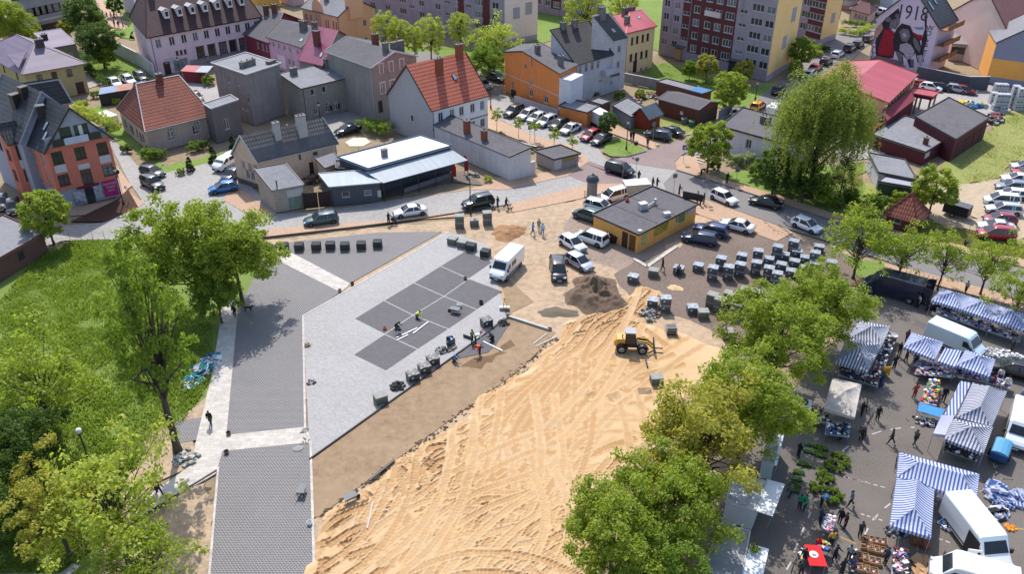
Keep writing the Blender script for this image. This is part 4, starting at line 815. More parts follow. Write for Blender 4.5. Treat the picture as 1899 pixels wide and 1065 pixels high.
for x,y,lb in ((1665,510,'tall red flag banner standing on the terrace'),(1750,470,'tall red flag banner at the awning corner')):
    v=G(Z7(x,y)); t_=T('flag_banner',lb,'banner',v,0,'red banners by the terrace'); mb=MB(); mb.tube((0,0,0),(0,0,3),.03,n=6); mb.obj('pole',m_trim,t_); mb=MB(); mb.lathe([(.3,0),(.25,.06)]); mb.obj('base',m_trim,t_)
    mb=MB(); mb.slab([(0.02,.0,2.95),(.35,.0,2.9),(.62,.02,2.4),(.6,.03,.7),(.02,.0,.6)],.0); mb=MB()
    for k in range(6): 
        z0_=.6+k*.4; w=.55-.06*(k>3)*(k-3)*2; mb.box((.02+w/2,.03*math.sin(k*1.3),z0_+.2),(w,.03,.4))
    mb.obj('cloth',mat('red_banner_cloth','#c0283a','#a81f30'),t_)
b=Bld('annex_building','anthracite annex with a pale ribbed metal roof and two small windows',Z7(803,556),Z7(1150,527),Z7(735,482),hz(Z7(832,692),Z7(803,556)),dk,cat='house')
b.win('AB',[.3,.75],[1.6],1.0,.8,'1',curt=.1).walls(); b.roof('mono',m_zinc,zr=b.z+.3,oh=.2,trim=m_trimw,gutter=False); b.plate('AB',.98,1.3,.5,1.0,m_trimw,'meter_box')
mb=MB(); p,q=G(Z7(625,710)),G(Z7(828,690)); n_=9
gt=T('yard_gate','dark brown panelled double gate between the beige annex and anthracite annex','gate',p)
for k in range(2):
    mb=MB(); a=p.lerp(q,k/2+.01)-p; c=p.lerp(q,k/2+.49)-p; mb.bar(a+Vector((0,0,1.15)),c+Vector((0,0,1.15)),.06,2.3); mb.obj('gate_leaf',mat('dark_brown_gate_metal','#45302b','#3a2824',brick=(.25,40,.03)),gt)
for k in(0,1): mb=MB(); mb.box(((p.lerp(q,k)-p).x,(p.lerp(q,k)-p).y,1.2),(.15,.15,2.45)); mb.obj('gate_post',m_trim,gt)
b=Bld('storage_shed','cluttered dark felt roofed shed in the yard behind the gate',Z7(850,430),Z7(1000,445),Z7(850,380),2.9,dk,cat='shed'); b.walls(); b.roof('flat',m_felt,oh=.15)
# --- white gabled house
wh=W('white_house_render','#d2d0d6','#c6c4ca',streak=.1); gg=W('grey_gable_render','#9b999d','#918f93',streak=.12)
b=Bld('gabled_house','white two storey house with a grey gable wall and a bright red tiled roof',C7(635,812),C7(1452,590),C7(3,580),hz((902,243),(904,175)),wh,cat='house')
H=b.z; b.win('AB',[.15,.35,.52,.72,.9],[H-1.6],.95,1.5,'2').win('AB',[.52,.72,.9],[1.7],.95,1.5,'2').win('AC',[.45],[H-2.6],.8,1.1,'2').walls()
b.roof('gable',m_tileR,y=121.5,oh=.25,trim=m_trim)
mb=MB(); p,q=b.P(0,0,0),b.P(0,1,0); t=(q-p).normalized(); n=Vector((t.y,-t.x,0)); n=n if n.dot(p-Vector((*b.cen,0)))>0 else -n
L=(q-p).length; u_=.55; o_=n*.03; c_w=L*.5
b.part('grey_gable_render',(lambda m_:(m_.poly([p+o_,q+o_,q+o_+Vector((0,0,H)),(p+q)/2+o_+Vector((0,0,b.zr-.05)),p+o_+Vector((0,0,H))]),m_)[1])(MB()),gg)
b.W={k:[] for k in b.W}; c=p+t*L*.45+n*.08; mb=MB(); mb.bar(c-t*.4+Vector((0,0,H-2.6)),c+t*.4+Vector((0,0,H-2.6)),.06,1.2); o=b.part('window',mb,m_wf); mb=MB(); c=c+n*.03; mb.bar(c-t*.28+Vector((0,0,H-2.6)),c+t*.28+Vector((0,0,H-2.6)),.04,.95); b.part('pane',mb,m_glass,parent=o)
b.band('AB',H-3.4,.14,m_trim,'string_course',.05); b.chim(.42,.34,1.3,.55,2.3,m_cho,2).chim(.88,.46,1.2,.7,2.0,m_cho,2).sky(.62,.26,.7,1.1)
# --- long white low building + shed
b=Bld('outbuilding','long low white walled outbuilding with a grey felt roof and two orange chimneys',Z8(415,440),(801,231),Z8(570,404),hz(Z8(430,612),Z8(415,440)),W('stained_white_render','#bdbabb','#9e9b9c',streak=.5,vs=.2),cat='outbuilding')
b.walls(); b.roof('mono',m_felt,zr=b.z+.7,oh=.12,trim=m_trim,gutter=False); b.chim(.62,.35,.8,.8,1.9,m_cho,1).chim(.4,.35,.8,.7,1.4,m_cho,1)
b=Bld('storage_shed','grey shed with a shallow felt roof and a yellow board by the crossing',Z8(742,458),Z8(918,417),Z8(610,400),hz((1027.6,318),Z8(742,458)),W('shed_grey_board','#8d8684','#7a7472'),cat='shed')
b.walls(); b.roof('flat',m_felt,oh=.25); b.plate('AB',.6,1.5,1.9,.7,mat('faded_yellow_sign','#b89a4e','#8c7a4a',vs=3),'sign_board','faded yellow sign board'); b.plate('AB',.15,1.2,1.2,2.0,m_trimw,'door')
# --- orange house group
orr=W('orange_render','#c87a40','#bb6e37',streak=.3)
b=Bld('orange_house','three storey orange house with a grey felt roof over the parked cars',Z3(700,538),Z3(300,380),Z3(828,474),hz((1035,213),(1037.5,135.6)),orr,cat='house')
H=b.z; f=lambda x:(700-x)/400
b.win('AB',[f(458)],[H-1.1],.6,1.0,'1').win('AB',[f(503)],[H-3.6],.8,1.6,'2').win('AB',[f(502),f(612)],[1.9],1.1,1.3,'2').win('AB',[f(358)],[1.9],.8,1.6,'2').walls()
b.roof('gable',m_felt,zr=H+1.4,axis='AC',oh=.25,rp=.65,gutter=False); b.band('AB',3.5,.14,m_trimw,'string_course',.06); b.chim(.45,.12,.9,.7,1.6,m_chg,2).chim(.35,.5,.9,.7,1.3,m_chg,2)
mb=MB(); p=b.P(.0,-.0,0); t=(b.c-b.a).normalized(); q=p+Vector((t.x,t.y,0))*4.2; n=Vector((t.y,-t.x,0)); n=n if n.dot(p-Vector((*b.cen,0)))>0 else -n
mb.prism([(v.x,v.y) for v in (p+n*.02,q+n*.02,q+n*2.4,p+n*2.4)],0,H-.8); b.part('white_stair_block',mb,W('white_block_render','#c3c2c8'))
mb=MB(); p2=b.P(.5,-.03,0); mb.tube((p2.x,p2.y,H-.5),(p2.x,p2.y,H+3),.09,n=8); b.part('flue_pipe',mb,m_trimw)
wgr=W('weathered_white_render','#b3b0b6','#908d92',streak=.4)
b=Bld('terrace_house','terrace house with a worn black tile roof and a small rear balcony',Z3(822,465),Z3(1082,392),Z3(640,222),7.4,wgr,Cz=12.2,cat='house')
b.win('AB',[.12,.29,.46,.62],[6.1],.75,1.5,'x').walls(); b.roof('mono',m_tileD,zr=12.2,oh=.3,trim=m_trim); b.chim(.3,.97,1.1,.7,1.0,m_chg,2).chim(.6,.95,1.2,.7,1.1,m_chg,3)
mb=MB(); q=b.P(.85,-.1,4.6); rz=math.atan2((b.b-b.a).y,(b.b-b.a).x); mb.box((q.x,q.y,4.5),(2.6,1.4,.9),rz); b.part('balcony',mb,wgr)
b=Bld('terrace_house','tall narrow grey slated terrace house with a roof window',Z3(1090,298),Z3(1196,272),Z3(942,122),9.6,wgr,Cz=14.4,cat='house')
b.win('AB',[.5],[2.2,4.9,7.8],.8,1.3,'2').win('AC',[.1],[3.0,5.5,8],.5,.8,'1').walls(); b.roof('mono',mat('slate_grey_tiles','#6b6c72','#55565c',rows=(.35,.3,.04)),zr=14.4,oh=.2,trim=m_trimw); b.sky(.5,.35,.9,1.2).chim(.6,1.0,1.2,.8,1.2,m_chg,2)
cr=W('peach_render','#dfb894','#d3aa86',streak=.1)
b=Bld('tenement_house','peach tenement with a bright pink red metal roof beside the lawn',Z3(1196,237),Z3(1400,187),Z3(1100,112),hz(Z3(1187,548),Z3(1196,237)),cr,cat='house')
H=b.z; b.win('AB',[.2,.38,.58,.76],[H-1.9,H-5.2],.75,1.5,'2',m_bf,.5).win('AB',[.2,.62,.8],[H-8.6],.75,1.5,'2').walls(); b.plate('AB',.36,1.2,1.0,2.4,m_bf,'door'); b.roof('hip',m_redm,zr=H+1.8,hip=.3,oh=.45,trim=m_redm); b.chim(.2,.6,1.3,.8,1.0,m_chg,2).chim(.1,.25,.9,.8,1.1,m_chg,1).chim(.5,.7,1.2,.8,.9,m_chg,2).sky(.55,.3,.7,1)
b=Bld('lean_to','white lean to with a red roof and a row of windows behind the orange house',Z3(842,632),Z3(1002,588),Z3(822,580),2.9,wgr,cat='outbuilding'); b.win('AB',[.2,.4,.6,.8],[1.5],.8,1.2,'2',curt=.2).walls(); b.roof('mono',mat('dull_red_sheet_roof','#9c4742','#8c3d39'),zr=3.7,oh=.2,gutter=False)
b=Bld('lean_to','white lean to with a dark felt roof beside the narrow grey terrace house',Z3(1000,575),Z3(1132,545),Z3(965,528),3.1,wgr,cat='outbuilding'); b.win('AB',[.6],[1.8],.7,1,'2').walls(); b.roof('mono',m_felt,zr=3.8,oh=.2,gutter=False)
b=Bld('garage','low orange garage with a felt roof behind the parked silver cars',Z3(900,828),Z3(702,778),Z3(985,780),2.5,orr,cat='garage'); b.walls(); b.roof('flat',m_felt2,oh=.15)
b=Bld('garage','small brown shed with a felt roof behind the orange garage',Z3(1010,770),Z3(925,745),Z3(1072,745),2.6,mat('brown_board','#7c4a30'),cat='shed'); b.walls(); b.roof('flat',m_felt2,oh=.12)
b=Bld('garage','long brown brick garage with two dark doors',Z3(1720,806),Z3(1425,725),Z3(1862,752),hz(Z3(1720,922),Z3(1720,806)),mat('brown_garage_brick','#7c3f2c','#683324',rough=.9,brick=(.25,.08,.01),mortar='#5d3a2e'),cat='garage')
b.walls(); b.roof('gable',m_felt,zr=b.z+.7,oh=.15,axis='AB',gutter=False); b.plate('CA',.72,1.15,2.3,2.2,m_trim,'garage_door'); b.plate('CA',.25,1.15,2.3,2.2,m_bf,'garage_door'); b.plate('AB',.4,1.5,.6,.6,m_trimw,'notice')
b=Bld('garage','long brick shed with a felt roof and a blue roof end',Z3(1742,690),Z3(1412,602),Z3(1812,668),2.4,W('shed_brick','#6f4338'),cat='garage'); b.walls(); b.roof('flat',m_felt2,oh=.15); mb=MB(); mb.slab([b.P(-.02,-.1,b.z+.24),b.P(.3,-.1,b.z+.24),b.P(.3,1.1,b.z+.24),b.P(-.02,1.1,b.z+.24)],.05); b.part('blue_roof_sheet',mb,mat('blue_roof_paint','#4f86b8'))
b=Bld('storage_shed','blue grey board shed with a felt roof among the allotment clutter',Z3(1225,858),Z3(1092,778),Z3(1330,800),2.2,mat('blue_grey_board','#7f8a94','#6a737b'),cat='shed'); b.walls(); b.roof('flat',m_felt2,oh=.2)
b=Bld('garden_hut','red wooden hut with a slate blue pitched roof',Z3(1340,955),Z3(1237,932),Z3(1432,918),2.3,mat('red_hut_boards','#a63f2a','#963723',brick=(.2,40,.02)),base=True,cat='hut')
b.walls(); b.roof('gable',mat('slate_blue_sheet','#6d7884','#5f6a75'),zr=3.6,axis='AC',oh=.4,gutter=False)
# --- white house by the willow
b=Bld('bungalow','white bungalow with a dark felt roof behind the lilac bushes',A1(288,302),A1(690,414),A1(425,188),hz(A1(318,460),A1(288,302))*0+3.9,W('lilac_white_render','#cfc6d0','#c2b9c4'),cat='house')
b.win('AB',[.45],[2.3],1.0,1.5,'2').walls(); b.roof('flat',m_felt,oh=.35); b.chim(.5,.6,1.5,1.0,1.2,m_chg,3,zb=b.z)
# --- warehouse group
tw=W('tan_warehouse_render','#c79a78','#b88b6a')
b=Bld('warehouse','tan warehouse with a broad pink red metal roof below the painted house wall',Z5(690,900),Z5(945,657),(1497,163),5.2,tw,cat='warehouse')
b.win('AB',fr(.1,.9,9),[4.2],1.2,.8,'2',m_bf).walls(); b.roof('gable',m_redm,zr=6.6,axis='AB',oh=.35,trim=m_redm,gutter=False)
b=Bld('lean_to','long lean to with a dark red metal roof along the warehouse side',A2(300,262),A2(480,125),A2(272,225),3.2,W('maroon_board','#5f2430','#52202a'),cat='outbuilding'); b.walls(); b.roof('mono',mat('dark_red_sheet_roof','#9c3a48','#8a323f'),zr=3.9,oh=.15,gutter=False)
b=Bld('canopy','bright red flat canopy over the warehouse yard gate',C6(345,452),C6(442,368),C6(-60,380),3.4,W('maroon_board','#5f2430'),cat='canopy',z0=2.9); b.walls(); b.roof('flat',m_redm,oh=.1,trim=m_redm)
for u,v in((.05,.05),(.95,.05),(.05,.6),(.95,.6)): mb=MB(); mb.box((b.P(u,v,0).x,b.P(u,v,0).y,1.5),(.25,.25,3)); b.part('canopy_post',mb,mat('striped_post_paint','#b9b4b4','#7d2b38',vs=4))
mr=mat('maroon_painted_block','#6a2a33','#57222b',rough=.9,vs=.3,brick=(.4,.2,.012),mortar='#4d1f27')
b=Bld('shed','maroon block shed with a pale grey felt roof and small brick chimney',A2(550,472),A2(200,356),A2(766,342),hz(A2(550,556),A2(550,472)),mr,cat='shed'); b.walls(); b.roof('flat',m_felt2,oh=.12); b.chim(.15,.25,.6,.6,1.1,m_chb,1,zb=b.z); b.plate('CA',.9,b.z-.7,1.6,.8,m_trimw,'sign_board','white sign board')
b=Bld('shed','long maroon shed with a dark felt roof and garage doors facing the grass',A2(752,388),A2(970,247),A2(487,240),3.6,mr,cat='shed'); b.walls(); b.roof('flat',m_felt,oh=.1)
for u in (.2,.45,.7,.92): b.plate('AB',u,1.35,2.2,2.4,mat('dark_maroon_door','#4b1d24'),'garage_door')
b=Bld('shed','low white walled shed with a stained grey roof in front of the maroon shed',A2(250,608),A2(490,655),A2(185,482),2.4,W('shed_white','#b5b3bb'),cat='shed'); b.walls(); b.roof('flat',m_felt2,oh=.15)
b=Bld('shed','green metal shed with a pale roof beside the bushes',A2(247,668),A2(470,706),A2(290,636),2.1,mat('green_shed_metal','#50604a','#434f3e',brick=(.3,40,.03)),cat='shed'); b.walls(); b.roof('flat',mat('pale_lilac_sheet','#b4b0bd'),oh=.1)
b=Bld('kiosk_hut','small brick red hut with a steep weathered pyramid tile roof',A2(490,912),A2(308,862),A2(562,857),2.3,mat('dark_red_brick','#6f3327','#5d2a20',brick=(.25,.08,.01),mortar='#5d3a2e'),cat='hut'); b.win('AB',[.6],[1.4],.9,.7,'1').walls(); b.roof('hip',m_tileO,zr=4.9,hip=.499,oh=.5,gutter=False,trim=m_tileO)
b=Bld('brick_hut','brick outbuilding with a grey felt roof at the edge of the meadow',(80,434.5),(-25,494),(5,402),hz((90,469),(80,434.5)),mat('red_brown_brick','#80524a','#6b433c',rough=.9,brick=(.25,.08,.012),mortar='#6b5550'),cat='outbuilding'); b.walls(); b.roof('flat',m_felt2,oh=.15,trim=m_chb)
b.plate('AB',.45,1.6,.8,1.0,m_glass,'window')
# --- yellow shop kiosk
yo=W('mustard_render','#d39a52','#c78e48',streak=.15)
b=Bld('shop_pavilion','low mustard yellow shop pavilion with a dark felt roof and food pictures on its side',A3(755,392),A3(1195,165),A3(415,244),hz(A3(745,531),A3(755,392)),yo,cat='shop')
b.win('AB',[.66],[1.9],.5,1.2,'1').walls(); b.roof('flat',m_felt,oh=.2,trim=m_trim)
vg=lambda c1,c2:mat('food_picture_'+c1[1:],c1,c2,rough=.6,vs=3.5)
b.plate('AB',.1,1.6,.9,1.7,vg('#cfd08a','#5f7d3a'),'food_picture','tall picture of vegetables'); b.plate('AB',.38,1.75,2.9,1.2,vg('#d9a83f','#4d7a2c'),'food_picture','wide picture of fruit'); b.plate('AB',.74,1.8,1.3,1.2,vg('#7fa36a','#3e5b32'),'food_picture'); b.plate('AB',.9,2.2,1.6,.7,mat('pink_white_sign','#d8c9dc','#a37fb0',vs=3),'sign_board')
b.plate('CA',.72,1.1,.9,2.1,m_bf,'door'); b.plate('CA',.88,1.1,1.0,2.1,mat('wooden_lattice_gate','#8a5a34','#6b4527',brick=(.4,.3,.05)),'lattice_gate')
zt=b.z+.1
def rt(x,y): return G(A3(x,y),zt)
t_=b.root; mb=MB(); v=rt(785,195); mb.box((v.x,v.y,zt+.4),(1.0,.8,.8),.4); mb.box((v.x,v.y,zt+.85),(1.1,.9,.1),.4); b.part('ventilation_unit',mb,m_trimw)
mb=MB(); mb.tube(rt(800,205)+Vector((0,0,.3)),rt(875,160)+Vector((0,0,.4)),.12); mb.tube(rt(878,160),rt(878,160)+Vector((0,0,.8)),.2); b.part('duct',mb,m_trimw)
mb=MB(); v=rt(968,248); mb.box((v.x,v.y,zt+.25),(.9,.7,.5),.3); b.part('ventilation_unit',mb,m_trimw)
mb=MB(); mb.lathe([(.3,0),(.3,.15),(.2,.2)],rt(765,365)); b.part('roof_vent',mb,m_wf); mb=MB(); mb.lathe([(.25,0),(.28,.3),(.1,.5)],rt(668,140)); b.part('roof_vent',mb,mat('red_vent','#b0452f'),'red roof vent')
for u in (.33,.62): mb=MB(); p,q=b.P(u,.02,zt+.02),b.P(u,.98,zt+.02); mb.bar(p,q,.1,.05); b.part('roof_seam',mb,m_trim)
mb=MB(); v=rt(1140,150); mb.box((v.x+.6,v.y+1,zt+.5),(2.8,.1,1.0),-.5); b.part('advertising_board',mb,m_trim)
# --- mural house
b=Bld('mural_house','gabled house whose end wall carries a painted red, grey and white mural with 1918',C5(748,872),C5(60,736),C5(960,770),hz(C5(748,872),(1735.7,49)),W('mural_ground_lilac','#c3b3c4','#b3a3b6',streak=.1,vs=.5),base=True)
H=b.z; b.walls(); b.roof('gable',m_tileK,zr=H+6.2,axis='AC',oh=.3,gutter=False); b.sky(.2,.25,.6,2).sky(.5,.3,.6,2)
p,q=b.P(1,0,0),b.P(0,0,0); t=(q-p).normalized(); L=(q-p).length; n=Vector((t.y,-t.x,0)); n=n if n.dot(p-Vector((*b.cen,0)))>0 else -n
def mur(pts,m,name,o,lab=None):                       # pts are picture positions on the wall (C5 tile)
    k=Vector((0,0,CZ)); out=[]
    for x,y in pts:
        g_=G(C5(x,y)); d=(g_-k); s_=(p-k).dot(n)/d.dot(n); out.append(k+d*s_+n*o)
    mb=MB(); mb.poly(out); mb.poly([v-n*.008 for v in reversed(out)]); return b.part(name,mb,m,lab)
mk=lambda nm,c,c2=None,vs=1.5:mat(nm,c,c2,rough=.9,vs=vs)
dkp=mk('mural_black','#2c222b','#3f333e'); rd=mk('mural_red','#b02038','#8f1a2e'); gp=mk('mural_grey','#8d8593','#57505c',2.5); lp=mk('mural_light','#c9bfcd','#8f8796',2.5); bp=mk('mural_blue','#5f86ad','#8fa3bd'); orp=mk('mural_salmon','#c9886f','#b7a0a4')
mur([(150,480),(200,300),(260,220),(420,90),(440,160),(330,300),(380,560),(360,680),(200,690),(150,640)],dkp,'mural_dark_shape',.012)  # dark paint shapes belonging to the mural design
mur([(150,330),(220,260),(240,330),(170,440),(130,430)],orp,'mural_salmon_patch',.02)
mur([(255,340),(330,345),(385,385),(350,440),(370,560),(350,660),(190,640),(180,580)],rd,'mural_red_field',.03,'red flag half of the mural')
mur([(585,370),(640,400),(700,410),(690,470),(640,480),(590,450)],rd,'mural_red_field',.03)
mur([(590,318),(715,312),(712,350),(640,345)],bp,'mural_blue_strip',.03)
mur([(725,180),(755,180),(750,330),(760,460),(700,640),(660,640),(690,520),(690,460),(730,340)],dkp,'mural_dark_shape',.02)
for c,r in (((410,180),32),((300,225),40)): mur([(c[0]+r*math.cos(a),c[1]+r*.8*math.sin(a)) for a in fr(0,5.6,9)],gp,'mural_head',.03)
mur([(330,240),(430,190),(440,260),(390,340),(310,330)],gp,'mural_figure',.026)
mur([(360,420),(400,330),(460,270),(560,300),(600,400),(670,470),(700,600),(720,720),(640,730),(620,620),(560,700),(600,790),(550,790),(520,700),(470,640),(480,750),(430,740),(400,640),(360,560)],dkp,'mural_soldier_outline',.035,'large dark outlined soldier')
mur([(430,370),(470,330),(540,345),(560,420),(520,490),(460,480)],gp,'mural_soldier_head',.045); mur([(465,390),(505,380),(520,420),(480,445)],lp,'mural_soldier_face',.055)
mur([(440,520),(520,500),(570,530),(610,600),(580,680),(520,700),(480,620),(430,590)],lp,'mural_soldier_coat',.045); mur([(380,590),(430,610),(470,640),(460,690),(475,740),(440,740),(400,650)],gp,'mural_soldier_leg',.05); mur([(560,700),(600,690),(600,780),(560,780)],gp,'mural_soldier_leg',.05)
mur([(600,430),(640,470),(680,560),(670,620),(620,560),(590,480)],gp,'mural_soldier_arm',.05); mur([(640,650),(700,640),(710,700),(680,790),(650,720)],lp,'mural_soldier_hand',.05)
mur([(100,700),(150,650),(400,700),(520,790),(300,760)],mk('mural_brown','#8b6d7c'),'mural_base_tone',.016)
kk=Vector((0,0,CZ))
def mtext(x,y,txt,size,rot=0,st=1.,m=None):
    g_=G(C5(x,y)); d=g_-kk; s_=(p-kk).dot(n)/d.dot(n); pos=kk+d*s_+n*.05; o=textmesh(txt,size,m or mk('mural_letter_grey','#4c4752'),'mural_lettering',st); o.parent=b.root; o.location=pos-b.root.location
    X=t if Vector((0,0,1)).dot(t.cross(n))*-1>0 else -t
    X=t; Zv=Vector((0,0,1)); R0=Matrix((X,Zv,n)).transposed(); 
    if R0.determinant()<0: X=-t; R0=Matrix((X,Zv,n)).transposed()
    o.rotation_euler=(R0@Matrix.Rotation(rot,3,'Z')).to_euler()
mtext(585,155,'1918',3.0,.05,1.3)
for i,chh in enumerate('POLSK'): mtext(140-i*8,470+i*57,chh,1.5,-.15)
for i,chh in enumerate('WOLSCE'): mtext(790-i*14,330+i*60,chh,1.4,.1)
for k,zz in enumerate((1.2,4.2,7.2)):
    mb=MB(); r=[b.P(-.02,v,0) for v in(.05,.95)]; tt=(b.c-b.a).normalized(); nn=Vector((tt.y,-tt.x,0)); nn=nn if nn.dot(p-Vector((*b.cen,0)))*0+nn.dot(Vector((*(b.a-b.b),0)))>0 else -nn
    mb.prism([(v.x,v.y) for v in(r[0],r[1],r[1]+nn*1.5,r[0]+nn*1.5)],zz+1.4,zz+1.6); mb.bar(r[0]+nn*1.5+Vector((0,0,zz+2)),r[1]+nn*1.5+Vector((0,0,zz+2)),.06,.8); b.part('balcony',mb,mat('tan_balcony_board','#a9794f','#7b5a46',vs=1))
# --- right background houses
b=Bld('gabled_house','large beige gable wall of a house beyond the low grey garage',(1871,62),C5(1060,122),(1925,20),8.6,W('beige_gable_render','#cfb8ad','#c5ada2',streak=.06),cat='house'); b.walls(); b.roof('gable',mat('dull_maroon_tiles','#7b4a4e','#6b4044',rows=(.4,.3,.08)),y=-16,axis='AC',oh=.2,gutter=False)
b=Bld('garage','low grey garage with dark openings and a pale ribbed roof',C5(1000,705),C5(1432,742),C5(1045,590),3.6,W('grey_beige_render','#9f8f88'),base=True,cat='garage'); b.win('AB',[.28,.75],[2.2],3.6,1.3,'3',m_trim,0).walls(); b.roof('gable',mat('grey_ribbed_sheet','#a7a2a4','#958f92',brick=(.5,40,.03)),zr=4.8,axis='AB',oh=.4,gutter=False)
b=Bld('commercial_building','tall blue grey and orange building at the right edge',(1827,153),(2010,180),(1815,128),hz((1827,153),(1849,79)),W('vivid_orange_render','#e39d4e','#da9345',streak=.03),base=True); b.walls(); b.roof('gable',m_felt2,zr=b.z+6,axis='AC',oh=.15,gutter=False)
mb=MB(); p,q=b.P(0,0,0),b.P(1,0,0); t=(q-p).normalized(); n=Vector((t.y,-t.x,0)); n=n if n.dot(p-Vector((*b.cen,0)))>0 else -n
mb.poly([v+n*.03 for v in (p+Vector((0,0,b.z*.62)),q+Vector((0,0,b.z*.62)),q+Vector((0,0,b.z)),(p+q)/2+Vector((0,0,b.z+5.9)),p+Vector((0,0,b.z)))]); b.part('blue_grey_field',mb,W('slate_blue_render','#7f8093','#75768a',streak=.05))
mb=MB(); mb.poly([v+n*.03 for v in (p,q,q+Vector((0,0,1.3)),p+Vector((0,0,1.3)))]); b.part('blue_grey_base',mb,W('slate_blue_render','#7f8093'))
b=Bld('house','pale blue white house beyond the car park with small dark windows',C5(330,135),C5(185,110),C5(500,60),7,W('pale_blue_render','#bcc8d0','#aab6be'),base=True,cat='house'); b.win('AB',[.5],[4.5],1,1.6,'2',m_bf).win('AC',[.3,.7],[4.5],1,1.4,'2',m_bf).walls(); b.roof('flat',m_felt,oh=.3)
b=Bld('house','low house with a maroon roof and pale walls beside the hedge',C5(40,300),C5(-160,240),C5(130,225),2.8,W('cream_brown_render','#b8a090'),base=True,cat='house'); b.win('AB',[.1,.3,.5,.7],[1.5],.8,1.3,'2').walls(); b.roof('hip',mat('maroon_roof_sheet','#62373c','#55303'+'5'),zr=4.2,hip=.25,oh=.5,gutter=False)
v=G((1566,34),0); sg=T('roof_sign','white sign board reading APTEKA in dark red letters','sign',v); mb=MB(); mb.box((0,0,4.2),(3.8,.2,2.1),-.12); mb.obj('board',m_trimw,sg)
mb=MB(); [mb.tube((x,0,0),(x,0,3.4),.08) for x in(-1.2,1.2)]; mb.obj('post',m_trim,sg); o=textmesh('APTEKA',.95,mat('dark_red_letters','#7a2430'),'lettering'); o.parent=sg; o.location=(0,-.13,4.4); o.rotation_euler=(PI/2,0,-.12)
b=Bld('house','house with a dark red roof at the top right corner',(1899,18),(1830,8),(1960,-20),6,W('pinkish_render','#b99c98'),cat='house'); b.walls(); b.roof('gable',mat('dull_maroon_tiles','#7b4a4e'),zr=10,oh=.3,gutter=False)
b=Bld('house','tall brown rendered building behind the sign board',(1585,22),(1540,10),(1640,-8),11,W('brown_render','#9b7263'),base=True,cat='house'); b.win('AB',[.3,.7],[3,6,9],1,1.4,'2').walls(); b.roof('flat',m_felt,oh=.2)
# --- top left
b=Bld('commercial_building','grey concrete building with a band of large windows and dark open ground floor',C1(250,215),C1(980,62),C1(130,-60),6.5,W('concrete_grey_render','#8d8c8e','#7d7c7e'),z0=3.4); b.z=9.5; b.z0=3.4
b.win('AB',[.28,.4,.52,.64,.78,.92],[6.4],2.0,1.8,'1',m_bf,.8).walls(); b.roof('flat',m_felt,oh=.2); b.band('AB',4.4,.5,m_trimw,'ledge',.3,.2,1)
mb=MB(); pp=[b.P(u,v,0) for u,v in((.03,.12),(.97,.12),(.97,.97),(.03,.97))]; mb.prism([(v.x,v.y) for v in pp],0,3.45); b.part('ground_floor',mb,m_trim)
b=Bld('wall_panel','orange painted flank wall beside the grey concrete building',C1(905,330),C1(845,240),C1(1010,240),4.0,W('orange_flank','#d99a4c'),base=True,cat='wall'); b.walls(); b.roof('flat',m_felt,oh=.05)
b=Bld('house','plain white house left of the pink office building',(254,26),(232,22),(268,8),14,W('white_flank_render','#c7c4cc'),base=True,cat='house'); b.win('AB',[.5],[8,11],.8,1.3,'2',m_bf).walls(); b.roof('flat',m_felt,oh=.2)
b=Bld('house','ochre yellow house behind the wine red roof at the top edge',(478,14),(452,6),(520,10),6,W('ochre_render','#d2a54f'),base=True,cat='house'); b.win('AC',[.3,.7],[3],1.1,1.5,'2',m_bf).walls(); b.roof('flat',m_felt,oh=.2)
b=Bld('house','greyish pink house at the top edge left of the salmon building',(545,12),(520,4),(565,8),6,W('greyish_pink_render','#a99a9c'),base=True,cat='house'); b.win('AC',[.4],[3.4],1,1.4,'2').walls(); b.roof('flat',m_felt,oh=.2)
# --- yard walls and fences
def wallrun(name,label,pts,h,m,w=.2,cap=None,cat='wall'):
    q=[G(p) for p in pts]; o=T(name,label,cat,q[0]); mb=MB()
    for a,c in zip(q,q[1:]): mb.bar(a-q[0]+Vector((0,0,h/2)),c-q[0]+Vector((0,0,h/2)),w,h)
    mb.obj('wall_panel',m,o)
    mb=MB()
    for a,c in zip(q,q[1:]): mb.bar(a-q[0]+Vector((0,0,h+.04)),c-q[0]+Vector((0,0,h+.04)),w+.1,.08)
    mb.obj('coping',cap or m_trimw,o); return o
wallrun('boundary_wall','tall white garden wall beside the grass and parked cars',[C1(1640,760),Z1(1035,490),Z1(1140,575)],2.8,W('white_wall_render','#b9b5b8'))
wallrun('boundary_wall','long pale concrete wall under the orange house',[Z3(372,745),Z3(692,850)],1.1,W('pale_wall','#a29da0'))
wallrun('boundary_wall','grey block wall between the allotment and the lawn',[Z3(1165,600),Z3(1480,665),Z3(1560,685)],1.8,W('grey_block_wall','#83807f'))
wallrun('boundary_wall','small white walled enclosure beside the gallery of young trees',[Z8(545,575),Z8(600,555)],1.9,W('white_wall_render','#b9b5b8'))
wallrun('yard_fence','dark grey panel fence behind the scrap yard',[C6(60,150),C6(420,230),C6(900,330),C6(1240,330)],2.6,W('dark_fence_panel','#4c4c54','#42424a'),cat='fence')
wallrun('garden_fence','low blue board fence beside the brown garage',[A1(255,255),A1(345,205)],1.6,mat('blue_grey_fence','#7d8a99'),.08,cat='fence')
wallrun('planter_wall','low brown garden wall along the row of young trees',[Z8(380,325),Z8(610,385)],.5,W('brown_wall','#5b4a42'))
